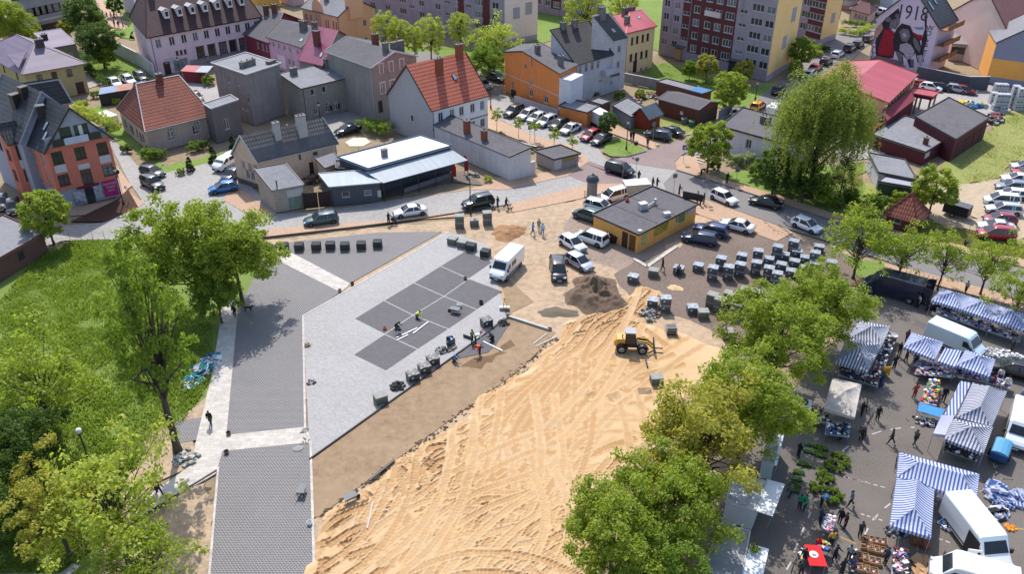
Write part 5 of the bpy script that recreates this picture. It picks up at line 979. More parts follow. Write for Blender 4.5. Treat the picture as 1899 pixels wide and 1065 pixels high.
# ================= trees, shrubs, hedges, grass
HEXK=1
bark=mat('tree_bark','#5d5148','#40372f',rough=1,vs=2,bump=.02)
def leafm(n,c,c2): return mat(n,c,c2,rough=.55,vs=.9,leaf=True,spec=.35)
L_green=leafm('fresh_green_leaves',(.31,.38,.045),(.20,.27,.035)); L_bright=leafm('bright_yellow_green_leaves',(.44,.49,.085),(.30,.37,.06)); L_olive=leafm('olive_spring_leaves',(.42,.39,.07),(.28,.30,.05))
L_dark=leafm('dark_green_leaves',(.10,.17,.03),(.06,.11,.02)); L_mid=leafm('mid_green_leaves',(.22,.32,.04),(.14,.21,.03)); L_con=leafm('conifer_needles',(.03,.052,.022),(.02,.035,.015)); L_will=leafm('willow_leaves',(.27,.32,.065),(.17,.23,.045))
L_bloom=leafm('pale_blossom_leaves',(.42,.46,.30),(.15,.23,.05)); L_rust=leafm('bronze_leaves',(.16,.11,.055),(.12,.14,.04))
def leaves(cs,spread,n,size,up=.5,asp=.6,seed=0):
    r=np.random.default_rng(seed); m=len(cs); c=np.repeat(cs,n,0); k=len(c)
    d=r.normal(size=(k,3)); d/=np.linalg.norm(d,axis=1)[:,None]; rad=np.repeat(spread,n)[:,None]*(r.random((k,1))**.5)
    p=c+d*rad*np.array([1,1,.7]); nn=d*.7+r.normal(size=(k,3))*.6; nn[:,2]+=up; nn/=np.linalg.norm(nn,axis=1)[:,None]
    t=np.cross(nn,r.normal(size=(k,3))); t/=np.linalg.norm(t,axis=1)[:,None]; b=np.cross(nn,t)
    s=size*(.6+.8*r.random((k,1))); t*=s*.5; b*=s*.5*asp
    v=np.stack([p-t,p+b*1.0,p+t,p-b*1.0],1).reshape(-1,3); return v,np.arange(k*4).reshape(-1,4)
def envelope(R,rz,zc,n,seed,lump=.25,inner=.45,low=-.75):
    r=np.random.default_rng(seed); d=r.normal(size=(n*3,3)); d/=np.linalg.norm(d,axis=1)[:,None]; d=d[d[:,2]>low][:n]
    ph=r.random(6)*6; az=np.arctan2(d[:,1],d[:,0]); lum=1+lump*(np.sin(az*2+ph[0])*.4+np.sin(az*3+ph[1]+d[:,2]*3)*.5+np.sin(az*5+d[:,2]*5+ph[2])*.5)
    f=inner+(1-inner)*r.random(len(d))**.45
    return d*(f*lum)[:,None]*np.array([R,R,rz])+np.array([0,0,zc])
def limbs(mb,cs,th,zc,R,r0,n,seed,straight=False,zbot=None):
    rr=random.Random(seed); tips=rr.sample(range(len(cs)),min(n,len(cs)))
    k=5; pts=[Vector((rr.uniform(-.04,.04)*i*.3,rr.uniform(-.04,.04)*i*.3,th*i/k)) for i in range(k)]; top=Vector((pts[-1].x,pts[-1].y,zc+R*.2))
    pts.append(Vector((pts[-1].x,pts[-1].y,th))); pts+= [pts[-1].lerp(top,.5)+Vector((.1,.05,0)),top]
    rad=[r0*1.35,r0,r0*.92,r0*.88,r0*.84,r0*.8,r0*.5,r0*.2]
    for a,b,u,v in zip(pts,pts[1:],rad,rad[1:]): mb.tube(a,b,u,v,8,False)
    for t in tips:
        e=Vector(cs[t]); s=pts[5].lerp(top,rr.random()*.7); m=s.lerp(e,.5)+Vector((rr.uniform(-.1,.1),rr.uniform(-.1,.1),rr.uniform(-.02,.12)))*R*.6
        q=s.lerp(m,.5)+Vector((0,0,-.02*R)); w=r0*.42
        for a,b,u,v in ((s,q,w,w*.75),(q,m,w*.75,w*.5),(m,e,w*.5,w*.12)): mb.tube(a,b,u,v,5,False)
PROTO={}
def proto(key,R,rz,zc,th,r0,ncl,nl,ls,lm,seed,lump=.25,inner=.45,low=-.75,cs_r=.2,nlimb=26,up=.5,asp=.6,extra=None):
    cs=envelope(R,rz,zc,ncl,seed,lump,inner,low)
    if extra is not None: cs=extra(cs)
    sp=np.full(len(cs),R*cs_r)*np.random.default_rng(seed).uniform(.6,1.25,len(cs))
    v,f=leaves(cs,sp,nl,ls,up,asp,seed); me=npmesh('crown',v,f,lm)
    mb=MB(); mb.smooth=True; limbs(mb,cs,th,zc,R,r0,nlimb,seed); tm=mb.mesh('trunk',bark)
    PROTO[key]=(me,tm,R,zc)
def variant(key,src,lm):
    me,tm,R,zc=PROTO[src]; m2=me.copy(); m2.materials.clear(); m2.materials.append(lm); PROTO[key]=(m2,tm,R,zc)
proto('m1',5,4.6,7.6,3.4,.28,230,110,.31,L_green,11,lump=.35,inner=.3); proto('m2',5,4.4,7.2,3.0,.26,210,110,.31,L_green,12,lump=.4,inner=.3); proto('m3',5,4.8,7.8,3.2,.26,150,100,.31,L_olive,13,lump=.5,inner=.25,nlimb=60)
variant('m1b',"m1",L_bright); variant('m3b','m2',L_olive); variant('m2m','m2',L_mid); variant('m1d','m1',L_dark)
def crownmess(cs):
    z=cs[:,2]; k=np.clip((z-3)/14,0,1); w=.55+.75*np.sin(k*PI)**.6; cs=cs.copy(); cs[:,0]*=w;cs[:,1]*=w; return cs
proto('col',3.1,6.6,10.6,3.6,.46,190,48,.36,L_mid,21,lump=.3,extra=crownmess,cs_r=.24,nlimb=40)
proto('lime',2.6,3.6,6.0,1.8,.16,150,70,.22,L_bright,31,lump=.12,inner=.35,low=-.95,nlimb=34,up=.8,asp=.45)
proto('sp',4.0,3.1,5.4,1.8,.17,120,40,.28,L_bright,41,lump=.5,inner=.3,cs_r=.2,nlimb=50,low=-.5); variant('spg','sp',L_green)
proto('sp2',3.2,3.2,5.6,2.2,.15,80,46,.28,L_green,43,lump=.5,inner=.2,cs_r=.22,nlimb=34,low=-.5)
proto('yng',1.1,1.4,3.2,1.9,.05,34,34,.2,L_green,51,lump=.4,inner=.1,cs_r=.3,nlimb=16)
proto('rnd',2.2,2.3,3.4,1.2,.12,120,80,.24,L_green,61,lump=.12,inner=.5,low=-.9)
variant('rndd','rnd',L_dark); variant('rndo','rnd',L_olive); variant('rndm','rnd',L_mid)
def bushp(key,R,rz,lm,seed,n=70,nl=70,ls=.2,lump=.3):
    cs=envelope(R,rz,rz*.75,n,seed,lump,.4,-.5); cs[:,2]=np.maximum(cs[:,2],.15); sp=np.full(len(cs),R*.24); v,f=leaves(cs,sp,nl,ls,.6,.6,seed); v[:,2]=np.maximum(v[:,2],.02); me=npmesh('foliage',v,f,lm)
    mb=MB(); rr=random.Random(seed)
    for k in range(7): a=rr.uniform(0,6.3); mb.tube((0,0,0),(R*.6*math.cos(a),R*.6*math.sin(a),rz*1.1),.04,.015,5)
    PROTO[key]=(me,mb.mesh('stem',bark),R,rz*.75)
bushp('b1',1.5,1.3,L_mid,71); bushp('b2',1.6,1.2,L_green,72); variant('bd','b1',L_dark); variant('bl','b2',L_bloom); variant('bb','b1',L_bright); variant('bo','b2',L_rust)
def conif(key,R,h,seed,lm):
    r=np.random.default_rng(seed); n=120; z=r.random(n)**1.2*h; a=r.random(n)*6.3; rad=R*(1-z/h)**.6*(.7+.35*r.random(n)); cs=np.c_[rad*np.cos(a),rad*np.sin(a),z+.2]
    v,f=leaves(cs,np.full(n,R*.28),60,.2,.2,.4,seed); me=npmesh('foliage',v,f,lm); mb=MB(); mb.tube((0,0,0),(0,0,h*.9),.12,.03,6); PROTO[key]=(me,mb.mesh('trunk',bark),R,h*.45)
conif('cn',1.3,4.2,81,L_con); conif('cn2',2.6,7,82,L_con)
# willow: hanging strands
r=np.random.default_rng(91); base=envelope(5.7,5.6,11.0,260,91,.3,.3,-.5); st_=[]
for c in base:
    for k in range(5):
        o=r.normal(size=3)*np.array([.8,.8,.4]); L=r.uniform(2.2,6.0)*(1 if np.hypot(*c[:2])>2.5 else .6); m=int(L/.28); p0=c+o
        out=np.array([*p0[:2],0]); out/=np.linalg.norm(out)+1e-6
        for j in range(m): st_.append(p0+out*.12*math.sqrt(j)+np.array([0,0,-.28*j])+r.normal(size=3)*.06)
st_=np.array(st_); st_=st_[st_[:,2]>1.8]; v1,f1=leaves(st_,np.full(len(st_),.22),3,.3,.1,.35,91); v2,f2=leaves(base,np.full(len(base),1.1),50,.3,.6,.5,92)
me=npmesh('crown',np.r_[v1,v2],np.r_[f1,f2+len(v1)],L_will); mb=MB(); mb.smooth=True; limbs(mb,base,3.5,10.6,6.2,.5,40,91); PROTO['wil']=(me,mb.mesh('trunk',bark),6.2,9.4)
BUSHK=set('b1 b2 bd bl bb bo cn cn2'.split())
def tree(key,c,rpx,label,group=None,cat=None,name=None,rz=None,base=None,sz=1.,sc=None):
    me,tm,R,zc=PROTO[key]; s=1.
    if sc: s=sc
    else:
        for _ in range(6): s=rpx/pxm(c if base is None else base,zc*s*sz if base is None else zc*s*.5)/R
    v=G(c,zc*s*sz) if base is None else G(base); nm=name or ('shrub' if key in BUSHK else 'tree'); o=T(nm,label,cat or nm,(v.x,v.y,0),rz if rz is not None else random.uniform(0,6.28),group)
    for nme,m in (('foliage' if key in BUSHK else 'crown',me),('stem' if key in BUSHK else 'trunk',tm)): 
        k=bpy.data.objects.new(nme,m); link(k,o)
    o.scale=(s,s,s*sz); return o
tree('m1',(350,460),94,'big green tree at the meadow edge covering the street corner','big trees at the meadow')
tree('m2',(432,470),78,'big green tree leaning over the dark paving with its trunk at the path','big trees at the meadow')
tree('m2m',(400,545),46,'lower green tree between the two biggest meadow trees','big trees at the meadow')
tree('col',(262,650),52,'tall narrow tree with a thick dark trunk beside the path at the left',base=(330,838),name='tree',sz=1.62)
tree('spg',(70,715),105,'wide bright yellow green tree on the meadow at the left edge')
tree('m1d',(40,830),75,'dark green tree at the left edge below the bright tree'); tree('sp',(200,930),125,'sparse maple with spreading branches over the lower left path')
tree('m3',(95,940),85,'olive green maple in the lower left corner beside the dark green tree'); tree('spg',(260,1040),90,'green tree at the bottom edge left of the dark block paving')
tree('m1d',(-20,960),75,'dark tree half outside the left edge')
tree('rnd',(82,395),43,'small round pale green tree beside the brick hut')
g_='trees between the dug sand and the market'
tree('m1',(1449,622),86,'full green tree right of the stacked pallets and yellow loader',g_); tree('m2',(1528,562),76,'green tree between the wrapped pallets and the dark blue van',g_); tree('m1',(1385,742),90,'green tree left of the open white sales trailer in the second row',g_)
tree('m3',(1300,805),112,'olive spring maple in the middle of the tree row',g_); tree('m2',(1248,925),100,'large dark green tree left of the white vending trailers',g_); tree('m1',(1140,980),98,'bottom left green tree of the row standing against the sand',g_)
tree('m2m',(1215,1060),85,'green tree at the bottom edge beside the grey box trailer',g_)
g_='thin street trees along the main road'
for i,(k,c,r_,l) in enumerate((('spg',(1600,440),66,'spreading yellow green street tree above the dark blue van cab'),('spg',(1680,462),54,'street tree directly behind the rear doors of the dark blue van'),('sp2',(1757,475),42,'slim twin stemmed street tree left of the striped stalls'),('spg',(1838,485),54,'forked street tree behind the row of striped stalls'),('sp2',(1895,545),44,'street tree at the right edge behind the striped stalls'))): tree(k,c,r_,l,g_)
tree('wil',(1525,238),92,'huge weeping willow hanging over the white bungalow')
tree('rnd',(1318,265),38,'dense round green tree at the street corner by the crossing')
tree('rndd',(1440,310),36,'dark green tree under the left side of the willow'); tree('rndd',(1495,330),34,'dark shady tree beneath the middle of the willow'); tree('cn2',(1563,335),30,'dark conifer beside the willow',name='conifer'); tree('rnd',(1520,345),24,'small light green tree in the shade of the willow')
tree('rnd',(1736,348),38,'dense green tree beside the black box trailer'); tree('rnd',(1357,165),31,'bright green tree on the lawn beside the blue fence'); tree('rndo',(1312,122),20,'olive round tree before the dark red wall of the apartment block'); tree('rndm',(1280,127),14,'small rounded green tree left before the apartment block entrance')
tree('rndo',(1418,117),13,'little pollarded tree at the corner of the yellow end wall'); tree('rndo',(1380,130),18,'bronze leaved tree before the apartment block'); tree('rnd',(1340,150),16,'small tree between the olive tree and the bright green tree')
tree('rndm',(1490,95),24,'bushy green tree right of the main yellow end wall'); tree('rnd',(1475,125),14,'small bright tree at the foot of the yellow end wall')
g_='pale green trees behind the salmon building'
for k,c,r_,l in (('lime',(713,50),24,'leftmost pale green tree by the salmon wall'),('lime',(742,62),22,'second pale green tree from the salmon wall'),('lime',(768,70),20,'third and lowest pale green tree from the salmon wall'),('lime',(798,62),27,'wide pale green tree in the middle before the grey block'),('lime',(853,50),22,'slender pale green tree standing apart before the grey block'),('sp',(915,72),44,'large olive tree left of the orange house')): tree(k,c,r_,l,g_)
tree('m2m',(905,110),34,'dark spreading tree behind the white gabled house'); tree('rnd',(850,118),16,'small green tree behind the red tiled ridge')
tree('lime',(1088,10),40,'pale yellow green tree above the black tiled terrace house'); tree('lime',(1155,4),28,'bright tree at the top edge above the peach tenement')
tree('m1',(10,40),42,'light green tree in the top left corner'); tree('m1d',(155,30),40,'large dark tree beside the orange flank wall'); tree('m1d',(182,75),34,'dark tree above the lawn by the small round tree'); tree('rnd',(192,100),19,'small round green tree on the lawn beside the white garden wall'); tree('rndd',(212,8),14,'dark tree near the group of far pedestrians')
tree('rndo',(120,52),14,'yellow green tree beside the white parked cars at top left')
g_='young trees along the parking street'
for k,(x,y) in enumerate(((320,130),(480,190),(600,205),(742,272),(880,318))): tree('yng',Z8(x,y),[11,10,11,11,10][k],['first young tree from the white house','second young tree from the white house','third young tree from the white house with two stakes','fourth young tree from the white house by the shed roof','last young tree of the row beside the shed'][k],g_)
tree('rndd',Z8(1135,180),18,'small dark crowned tree on the grass verge beside the red car')
# bushes
B=[('bl',A1(445,520),17,'pale flowering lilac bush at the white bungalow wall'),('bl',A1(370,520),15,'blossoming bush left of the lilac beside the bungalow'),('b1',A1(520,600),20,'wide green bush below the lilac'),('bd',A1(640,650),22,'dark bush hanging over the pavement below the willow'),('bd',A1(760,690),20,'dark bush behind the black saloon car'),('bb',A1(960,770),18,'yellow green bush right of the willow trunk'),('b1',A1(1030,800),15,'green bush at the right end of the hedge'),('bd',A1(230,560),12,'dark bush at the foot of the corner tree'),
 ('bd',Z6(920,300),10,'dark bush at the old house corner'),('b1',Z6(1090,340),16,'wide bush below the old house front window'),('b1',Z6(1170,340),11,'small bush beside the wide bush'),('cn',Z6(1385,420),8,'pointed dark thuja in the front garden'),('cn',Z6(1555,350),9,'dark thuja by the white van'),('b1',Z6(1420,285),12,'bush in the garden right of the old house window'),('bd',Z6(1480,270),12,'dark bush below the annex'),('cn',Z6(1700,265),8,'dark thuja beside the cream house gable'),
 ('b1',Z6(1320,470),8,'low bush at the tip of the front garden'),('bb',Z1(600,770),12,'leafy bush behind the modern house'),('b1',Z1(700,690),9,'bush by the grey tin shed roof'),('bb',Z1(850,740),8,'little light tree beside the old house roof'),('b1',Z1(1520,590),12,'green bush beside the red market roof'),
 ('b1',A2(230,810),22,'bush right behind the brick hut with pyramid roof'),('b2',A2(380,770),18,'bush between the green shed and the dense tree'),('bb',A2(160,880),22,'yellow green bush left of the pyramid roofed hut'),('b1',A2(70,760),16,'bush beside the dark conifer'),
 ('b1',Z5(60,430),13,'bush at the corner below the second apartment block'),('bd',Z5(150,430),8,'round dark bush beside the second apartment block'),('bb',Z5(80,470),9,'bright bush beside the parked cars on the side street'),('b1',Z3(1650,490),12,'round bush left of the apartment block entrance path'),('bo',Z4(900,680),13,'bronze bush before the apartment entrance'),
 ('b1',Z3(1140,700),10,'bush in the allotment garden'),('b2',Z3(1290,690),11,'pale bush among the allotment clutter'),('bb',Z3(1280,790),9,'bright hedge bush beside the blue grey shed'),('b1',Z3(960,690),8,'small bush by the white lean to'),('bb',Z8(255,600),8,'yellow flowering bush at the end of the white outbuilding'),('b1',Z8(345,270),6,'small shrub on the planter wall'),
 ('b1',Z8(480,350),7,'low plants behind the planter wall'),('b1',Z8(570,385),6,'low plants at the end of the planter wall'),('b1',A7(90,620),6,'weeds at the grey trailer corner')]
for k,c,r_,l in B: tree(k,c,r_,l)
def hedge(pts,h,w,lm,label):
    q=[G(p) for p in pts]; cs=[]; r=np.random.default_rng(len(label))
    for a,b in zip(q,q[1:]):
        n=int((b-a).length*w*9)
        for _ in range(n):
            p=a.lerp(b,r.random()); d=(b-a).normalized(); o=(r.random()-.5)*w; cs.append((p.x-d.y*o,p.y+d.x*o,h*(.35+.6*r.random())))
    cs=np.array(cs)-np.array(q[0]); v,f=leaves(cs,np.full(len(cs),.38),36,.2,.6,.6,5); v[:,2]=np.clip(v[:,2],0,h+.15)
    t=T('hedge',label,'hedge',q[0]); link(bpy.data.objects.new('foliage',npmesh('foliage',v,f,lm)),t)
hedge([C2(1130,700),C2(1750,990)],3.0,2.0,L_bright,'clipped bright hedge running behind the modern house'); hedge([Z2(1150,950),Z2(1350,1000)],2.2,3,L_mid,'dense square hedge between the black car and the cream parasol')
hedge([Z5(260,290),Z5(400,320),Z5(550,260)],1.4,1.6,L_bright,'clipped hedge beside the second apartment block car row'); hedge([Z5(270,230),Z5(500,240)],1.5,1.4,L_mid,'second clipped hedge nearer the low house'); hedge([Z1(600,480),Z1(760,620)],1.4,1.3,L_dark,'dark hedge along the drive with white cars'); hedge([Z1(760,620),Z1(800,640)],1.2,1.3,L_dark,'short dark hedge end beside the first white car')
# meadow grass: blades standing on the ground
def grass(name,polys,n,hmin,hmax,m,label,seed):
    r=np.random.default_rng(seed); ps=[]
    for poly in polys:
        P=[tuple(G(p)[:2]) for p in poly]; x0,x1=min(p[0] for p in P),max(p[0] for p in P); y0,y1=min(p[1] for p in P),max(p[1] for p in P)
        X=r.uniform(x0,x1,n*3); Y=r.uniform(y0,y1,n*3); d=vnoise(X,Y,3,seed)*.6+vnoise(X,Y,1,seed+1)*.4; k=inpoly(X,Y,P)&(d>r.random(len(X))*.75); ps.append(np.c_[X[k],Y[k]][:n])
    p=np.vstack(ps); k=len(p); p=np.c_[p,np.zeros(k)]; h=(hmin+(hmax-hmin)*vnoise(p[:,0],p[:,1],2.2,seed+3))*r.uniform(.6,1.3,k)
    a=r.random(k)*6.28; w=h*.28; t=np.c_[np.cos(a),np.sin(a),np.zeros(k)]*w[:,None]; ln=np.c_[r.normal(size=(k,2))*.35*h[:,None],h]
    v=np.stack([p-t,p+t,p+ln],1).reshape(-1,3); o=link(bpy.data.objects.new(name,npmesh(name,v,np.arange(k*3).reshape(-1,3),m))); tag(o,label,'grass',kind='stuff')
G_m=leafm('meadow_blades',(.18,.27,.045),(.28,.33,.08)); G_l=leafm('dry_lawn_blades',(.27,.29,.08),(.34,.30,.14))
grass('grass',[[(0,560),(60,485),(135,446),(235,444),(250,480),(395,600),(395,700),(330,800),(240,880),(0,900)],[(0,880),(240,850),(270,800),(230,900),(200,1000),(110,1065),(0,1065)]],52000,.14,.42,G_m,'lush uneven green meadow grass at the left',5)
grass('grass',[[(1745,345),(1830,245),(1899,195),(1899,290),(1865,330),(1770,348)],[(1700,405),(1810,432),(1899,447),(1899,480),(1700,436)],[(1440,362),(1600,300),(1600,400),(1541,394)]],16000,.06,.2,G_l,'dry yellow green grass between the maroon sheds and the car park',6)
grass('grass',[[(1205,180),(1200,130),(1230,118),(1400,168),(1385,193),(1350,198)],[(150,105),(205,95),(285,148),(200,150)],[(1120,283),(1127,264),(1150,260),(1190,277),(1160,289)],[(1150,238),(1140,224),(1200,208),(1290,240),(1240,262)]],9000,.06,.18,G_m,'short green lawn grass around the houses',7)
# ================= vehicles
HEXK=1
def paint(c): return mat('car_paint_'+c[1:],c,c,rough=.28,metal=.15,coat=.8)
tyre_m=mat('tyre_rubber','#1c1b1c'); rim_m=mat('alloy_rim','#a9abaf',rough=.35,metal=.6); cgl=mat('car_glass',(.015,.02,.025),(.03,.035,.04),rough=.06); plas=mat('dark_plastic','#26262a',rough=.6)
lampm=mat('headlight_glass','#d5dae0','#aab0b8',rough=.1); tailm=mat('tail_light_red','#a01a20','#8a1216',rough=.2); plate_m=mat('number_plate_white','#dcdcdc')
PNT=paint('#888888')
def wheel(par,x,y,r,w,sd):
    mb=MB(); mb.smooth=True; mb.at((0,0,0)); 
    prof=[(r*.62,-w/2),(r*.93,-w/2),(r,-w*.3),(r,w*.3),(r*.93,w/2),(r*.62,w/2)]
    vs=[(a*math.cos(2*PI*i/16),b,a*math.sin(2*PI*i/16)) for a,b in prof for i in range(16)]
    mb.add(vs,[(k*16+i,k*16+(i+1)%16,(k+1)*16+(i+1)%16,(k+1)*16+i) for k in range(5) for i in range(16)])
    o=mb.obj('wheel',tyre_m,par); o.location=(x,y,r)
    mb=MB(); mb.tube((0,-sd*w*.1,0),(0,sd*w*.42,0),r*.64,r*.6,10)
    for k in range(5): a=2*PI*k/5; mb.bar((0,sd*w*.44,0),(r*.55*math.cos(a),sd*w*.44,r*.55*math.sin(a)),.05,.03)
    mb.obj('rim',rim_m,o); return o
def section(x,hw,zl,zt,rr=.2):
    h=[(hw*.86,zl),(hw*.98,zl+.1),(hw,zl+(zt-zl)*.5),(hw*.985,zt-rr),(hw*.94,zt-rr*.3),(hw*.8,zt)]
    return [(x,-a,b) for a,b in h]+[(x,a,b) for a,b in reversed(h)]
KIND={}
def mk_car(key,L,Wd,H,belt,xr0,xr1,xf1,xf0,tail,rails=False,sc=1):
    r=T(key,'x','car'); hw=Wd/2; f=L/2
    st=[(-f,hw*.86,.42,tail-.25),(-f+.06,hw*.93,.3,tail-.06),(-f+.4,hw*.98,.24,max(tail,belt-.02) if xr0<-f+.5 else tail),(xr0+.1,hw,.22,belt),(0,hw,.22,belt-.02),(xf0-.15,hw,.22,belt-.02),(f-.55,hw*.97,.23,belt-.16),(f-.14,hw*.9,.27,belt-.27),(f,hw*.78,.35,belt-.45)]
    st=sorted(st); mb=MB(); mb.smooth=True; mb.loft([section(*s) for s in st]); mb.obj('body',PNT,r)
    wb,wt=hw*.93,hw*.74; zt=H-.06; b=belt-.05
    mb=MB(); S=lambda x,z,w:[(x,-w,z),(x,-w*.0-w,z+.001),(x,w,z+.001),(x,w,z)]
    sec=[[(xr0,-wb,b),(xr0,-wb,b+.02),(xr0,wb,b+.02),(xr0,wb,b)],[(xr1,-wb,b),(xr1,-wt,zt),(xr1,wt,zt),(xr1,wb,b)],[(xf1,-wb,b),(xf1,-wt,zt),(xf1,wt,zt),(xf1,wb,b)],[(xf0,-wb*.93,b),(xf0,-wb*.93,b+.02),(xf0,wb*.93,b+.02),(xf0,wb*.93,b)]]
    mb.loft(sec); mb.obj('window_glass',cgl,r)
    mb=MB(); mb.smooth=True; n=5; xs=[xr1-.08,xr1+.12,(xr1+xf1)/2,xf1-.15,xf1+.03]; zz=[H-.1,H-.02,H,H-.02,H-.09]
    mb.loft([[(x,-wt-.03,z-.07),(x,-wt*.9,z-.01),(x,-wt*.4,z+.01),(x,wt*.4,z+.01),(x,wt*.9,z-.01),(x,wt+.03,z-.07),(x,wt*.5,z-.09),(x,-wt*.5,z-.09)] for x,z in zip(xs,zz)]); mb.obj('roof',PNT,r)
    for s in (-1,1):
        mb=MB(); mb.bar((xf0-.02,s*wb*.93,b),(xf1,s*(wt+.01),zt-.02),.07,.06); mb.bar((xr0+.05,s*wb,b),(xr1,s*(wt+.01),zt-.02),.12,.16 if xr0<-1.5 else .1)
        xm=(xr1+xf1)/2-.05; mb.bar((xm,s*(wb+.005),b),(xm,s*(wt+.012),zt-.02),.1,.04)
        if xr0<-1.9: mb.bar((xr1+.75,s*(wb+.005),b),(xr1+.7,s*(wt+.012),zt-.02),.1,.04)
        mb.obj('pillars',PNT,r); mb=MB(); mb.box((xf0-.25,s*(hw+.06),belt+.02),(.16,.16,.13)); mb.obj('wing_mirror',plas,r)
        mb=MB(); mb.box((f-.13,s*hw*.66,belt-.33),(.22,.32,.13)); mb.obj('headlight',lampm,r)
        mb=MB(); mb.box((-f+.08,s*hw*.74,tail-.18),(.14,.24,.22)); mb.obj('tail_light',tailm,r)
        if rails: mb=MB(); mb.tube((xr1+.1,s*wt*.93,H+.05),(xf1-.1,s*wt*.93,H+.05),.025,n=6); mb.obj('roof_rail',rim_m,r)
    mb=MB(); mb.box((f-.01,0,.55),(.06,hw*.9,.14)); mb.obj('grille',plas,r); mb=MB(); mb.box((f+.012,0,.4),(.02,.5,.11)); mb.obj('number_plate',plate_m,r); mb=MB(); mb.box((-f-.0,0,.62),(.03,.5,.11)); mb.obj('number_plate',plate_m,r)
    wr=.31 if H<1.6 else .35
    for x in(-f+.78,f-.82):
        for s in(-1,1): wheel(r,x,s*(hw-.1),wr,.22,s)
    for x in(-f+.78,f-.82):
        for s in(-1,1): mb=MB(); mb.tube((x,s*(hw-.03),wr+.02),(x,s*(hw+.008),wr+.02),wr+.06,n=14); mb.obj('wheel_arch',plas,r)
    KIND[key]=(r,.7); return r
mk_car('hatchback',4.1,1.76,1.47,.95,-2.0,-1.55,.2,1.05,.95); mk_car('saloon_car',4.6,1.8,1.43,.93,-1.6,-.95,.3,1.1,.98); mk_car('estate_car',4.6,1.8,1.5,.96,-2.22,-1.85,.3,1.1,.98,True)
mk_car('suv',4.55,1.86,1.7,1.08,-2.15,-1.8,.35,1.05,1.08,True); mk_car('people_carrier',4.5,1.84,1.74,1.08,-2.18,-1.95,.55,1.45,1.06)
def mk_van(key,L,Wd,H,side=True):
    r=T(key,'x','van'); hw=Wd/2; f=L/2; st=[(-f,hw*.97,.4,H-.1),(-f+.05,hw,.35,H-.03),(0,hw,.32,H),(f-1.75,hw,.32,H),(f-1.45,hw*.99,.32,H-.08),(f-.72,hw*.97,.32,1.42),(f-.25,hw*.93,.34,1.14),(f-.03,hw*.85,.4,.95),(f,hw*.8,.45,.6)]
    mb=MB(); mb.smooth=False; mb.loft([section(*s,rr=.16) for s in st]); mb.obj('body',PNT,r)
    mb=MB(); a,bz,cx,cz=f-1.47,H-.15,f-.76,1.5; mb.add([(cx+.03,-hw*.82,cz),(cx+.03,hw*.82,cz),(a+.06,hw*.74,bz),(a+.06,-hw*.74,bz),(cx-.02,-hw*.82,cz-.04),(cx-.02,hw*.82,cz-.04),(a,hw*.74,bz-.05),(a,-hw*.74,bz-.05)],[(0,1,2,3),(7,6,5,4),(0,4,5,1),(1,5,6,2),(2,6,7,3),(3,7,4,0)]); mb.obj('windscreen',cgl,r)
    for s in(-1,1):
        mb=MB(); y=s*(hw+.004); mb.prism([(0,0),(1,0)],0,0) if False else None
        p=[(f-.95,y,1.32),(f-1.85,y,1.32),(f-1.85,y,1.95),(f-1.42,y,1.95)]; mb.poly(p); mb.poly([(a_,b_-s*.01,c_) for a_,b_,c_ in reversed(p)]); mb.obj('side_window',cgl,r)
        mb=MB(); mb.box((f-.9,s*(hw+.14),1.45),(.14,.2,.34)); mb.obj('wing_mirror',plas,r); mb=MB(); mb.box((f-.14,s*hw*.7,.98),(.24,.3,.26)); mb.obj('headlight',lampm,r)
        mb=MB(); mb.box((-f+.02,s*hw*.9,1.0),(.07,.14,.6)); mb.obj('tail_light',tailm,r)
        mb=MB(); mb.box((-.2,s*(hw+.006),.62),(L*.62,.02,.12)); mb.obj('side_trim',plas,r)
        if side: mb=MB(); mb.box((f-2.75,s*(hw+.004),1.62),(1.2,.012,.6)); mb.obj('side_window',cgl,r)
    mb=MB(); mb.box((f-.02,0,.5),(.1,hw*1.6,.3)); mb.obj('bumper',plas,r); mb=MB(); mb.box((f+.035,0,.5),(.02,.5,.11)); mb.obj('number_plate',plate_m,r)
    for x in(-f+1.05,f-.95):
        for s in(-1,1): wheel(r,x,s*(hw-.1),.35,.24,s)
    KIND[key]=(r,1.2); return r
mk_van('panel_van',5.7,2.05,2.45,False); mk_van('window_van',5.7,2.05,2.5,True); mk_van('small_van',4.8,1.85,1.9,True)
CU=set()
def car(kind,c,ctr,frt,label,group=None,z=None,sc=1.0,cat=None):
    r,zc=KIND[kind]; z=zc if z is None else z; a,b=G(ctr,z),G(frt,z); rz=math.atan2(b.y-a.y,b.x-a.x)
    if kind not in CU: CU.add(kind); o=r
    else: o=cp(r)
    o.location=(a.x,a.y,0.02); o.rotation_euler=(0,0,rz); o.scale=(sc,sc,sc); o['label']=label; o['category']=cat or ('van' if 'van' in kind else 'car')
    if group: o['group']=group
    pm=paint(c)
    def rec(x):
        for k in KIDS.get(x.name,[]):
            if k.name.split('.')[0] in('body','roof','pillars'):
                k.material_slots[0].link='OBJECT'; k.material_slots[0].material=pm
            rec(k)
    rec(o); return o
D=lambda p,dx,dy:(p[0]+dx,p[1]+dy)
H_,S_,E_,U_,M_='hatchback','saloon_car','estate_car','suv','people_carrier'
car(E_,'#44585e',(595,405),(567,409),'dark grey green estate car parked on the main street'); car(S_,'#dfe1e5',(760,390),(733,394),'white saloon car beside the man with a stroller'); car(U_,'#1d2128',Z8(182,765),Z8(80,785),'black off road car by the street lamp and two pedestrians')
car(M_,'#26272d',Z8(1222,525),Z8(1315,548),'dark grey people carrier crossing the junction'); car(U_,'#ebebef',A1(295,765),A1(375,800),'white crossover with a black roof on the asphalt road',sc=.92); car(S_,'#101115',A1(570,792),A1(470,770),'black saloon car on the asphalt road under the bushes')
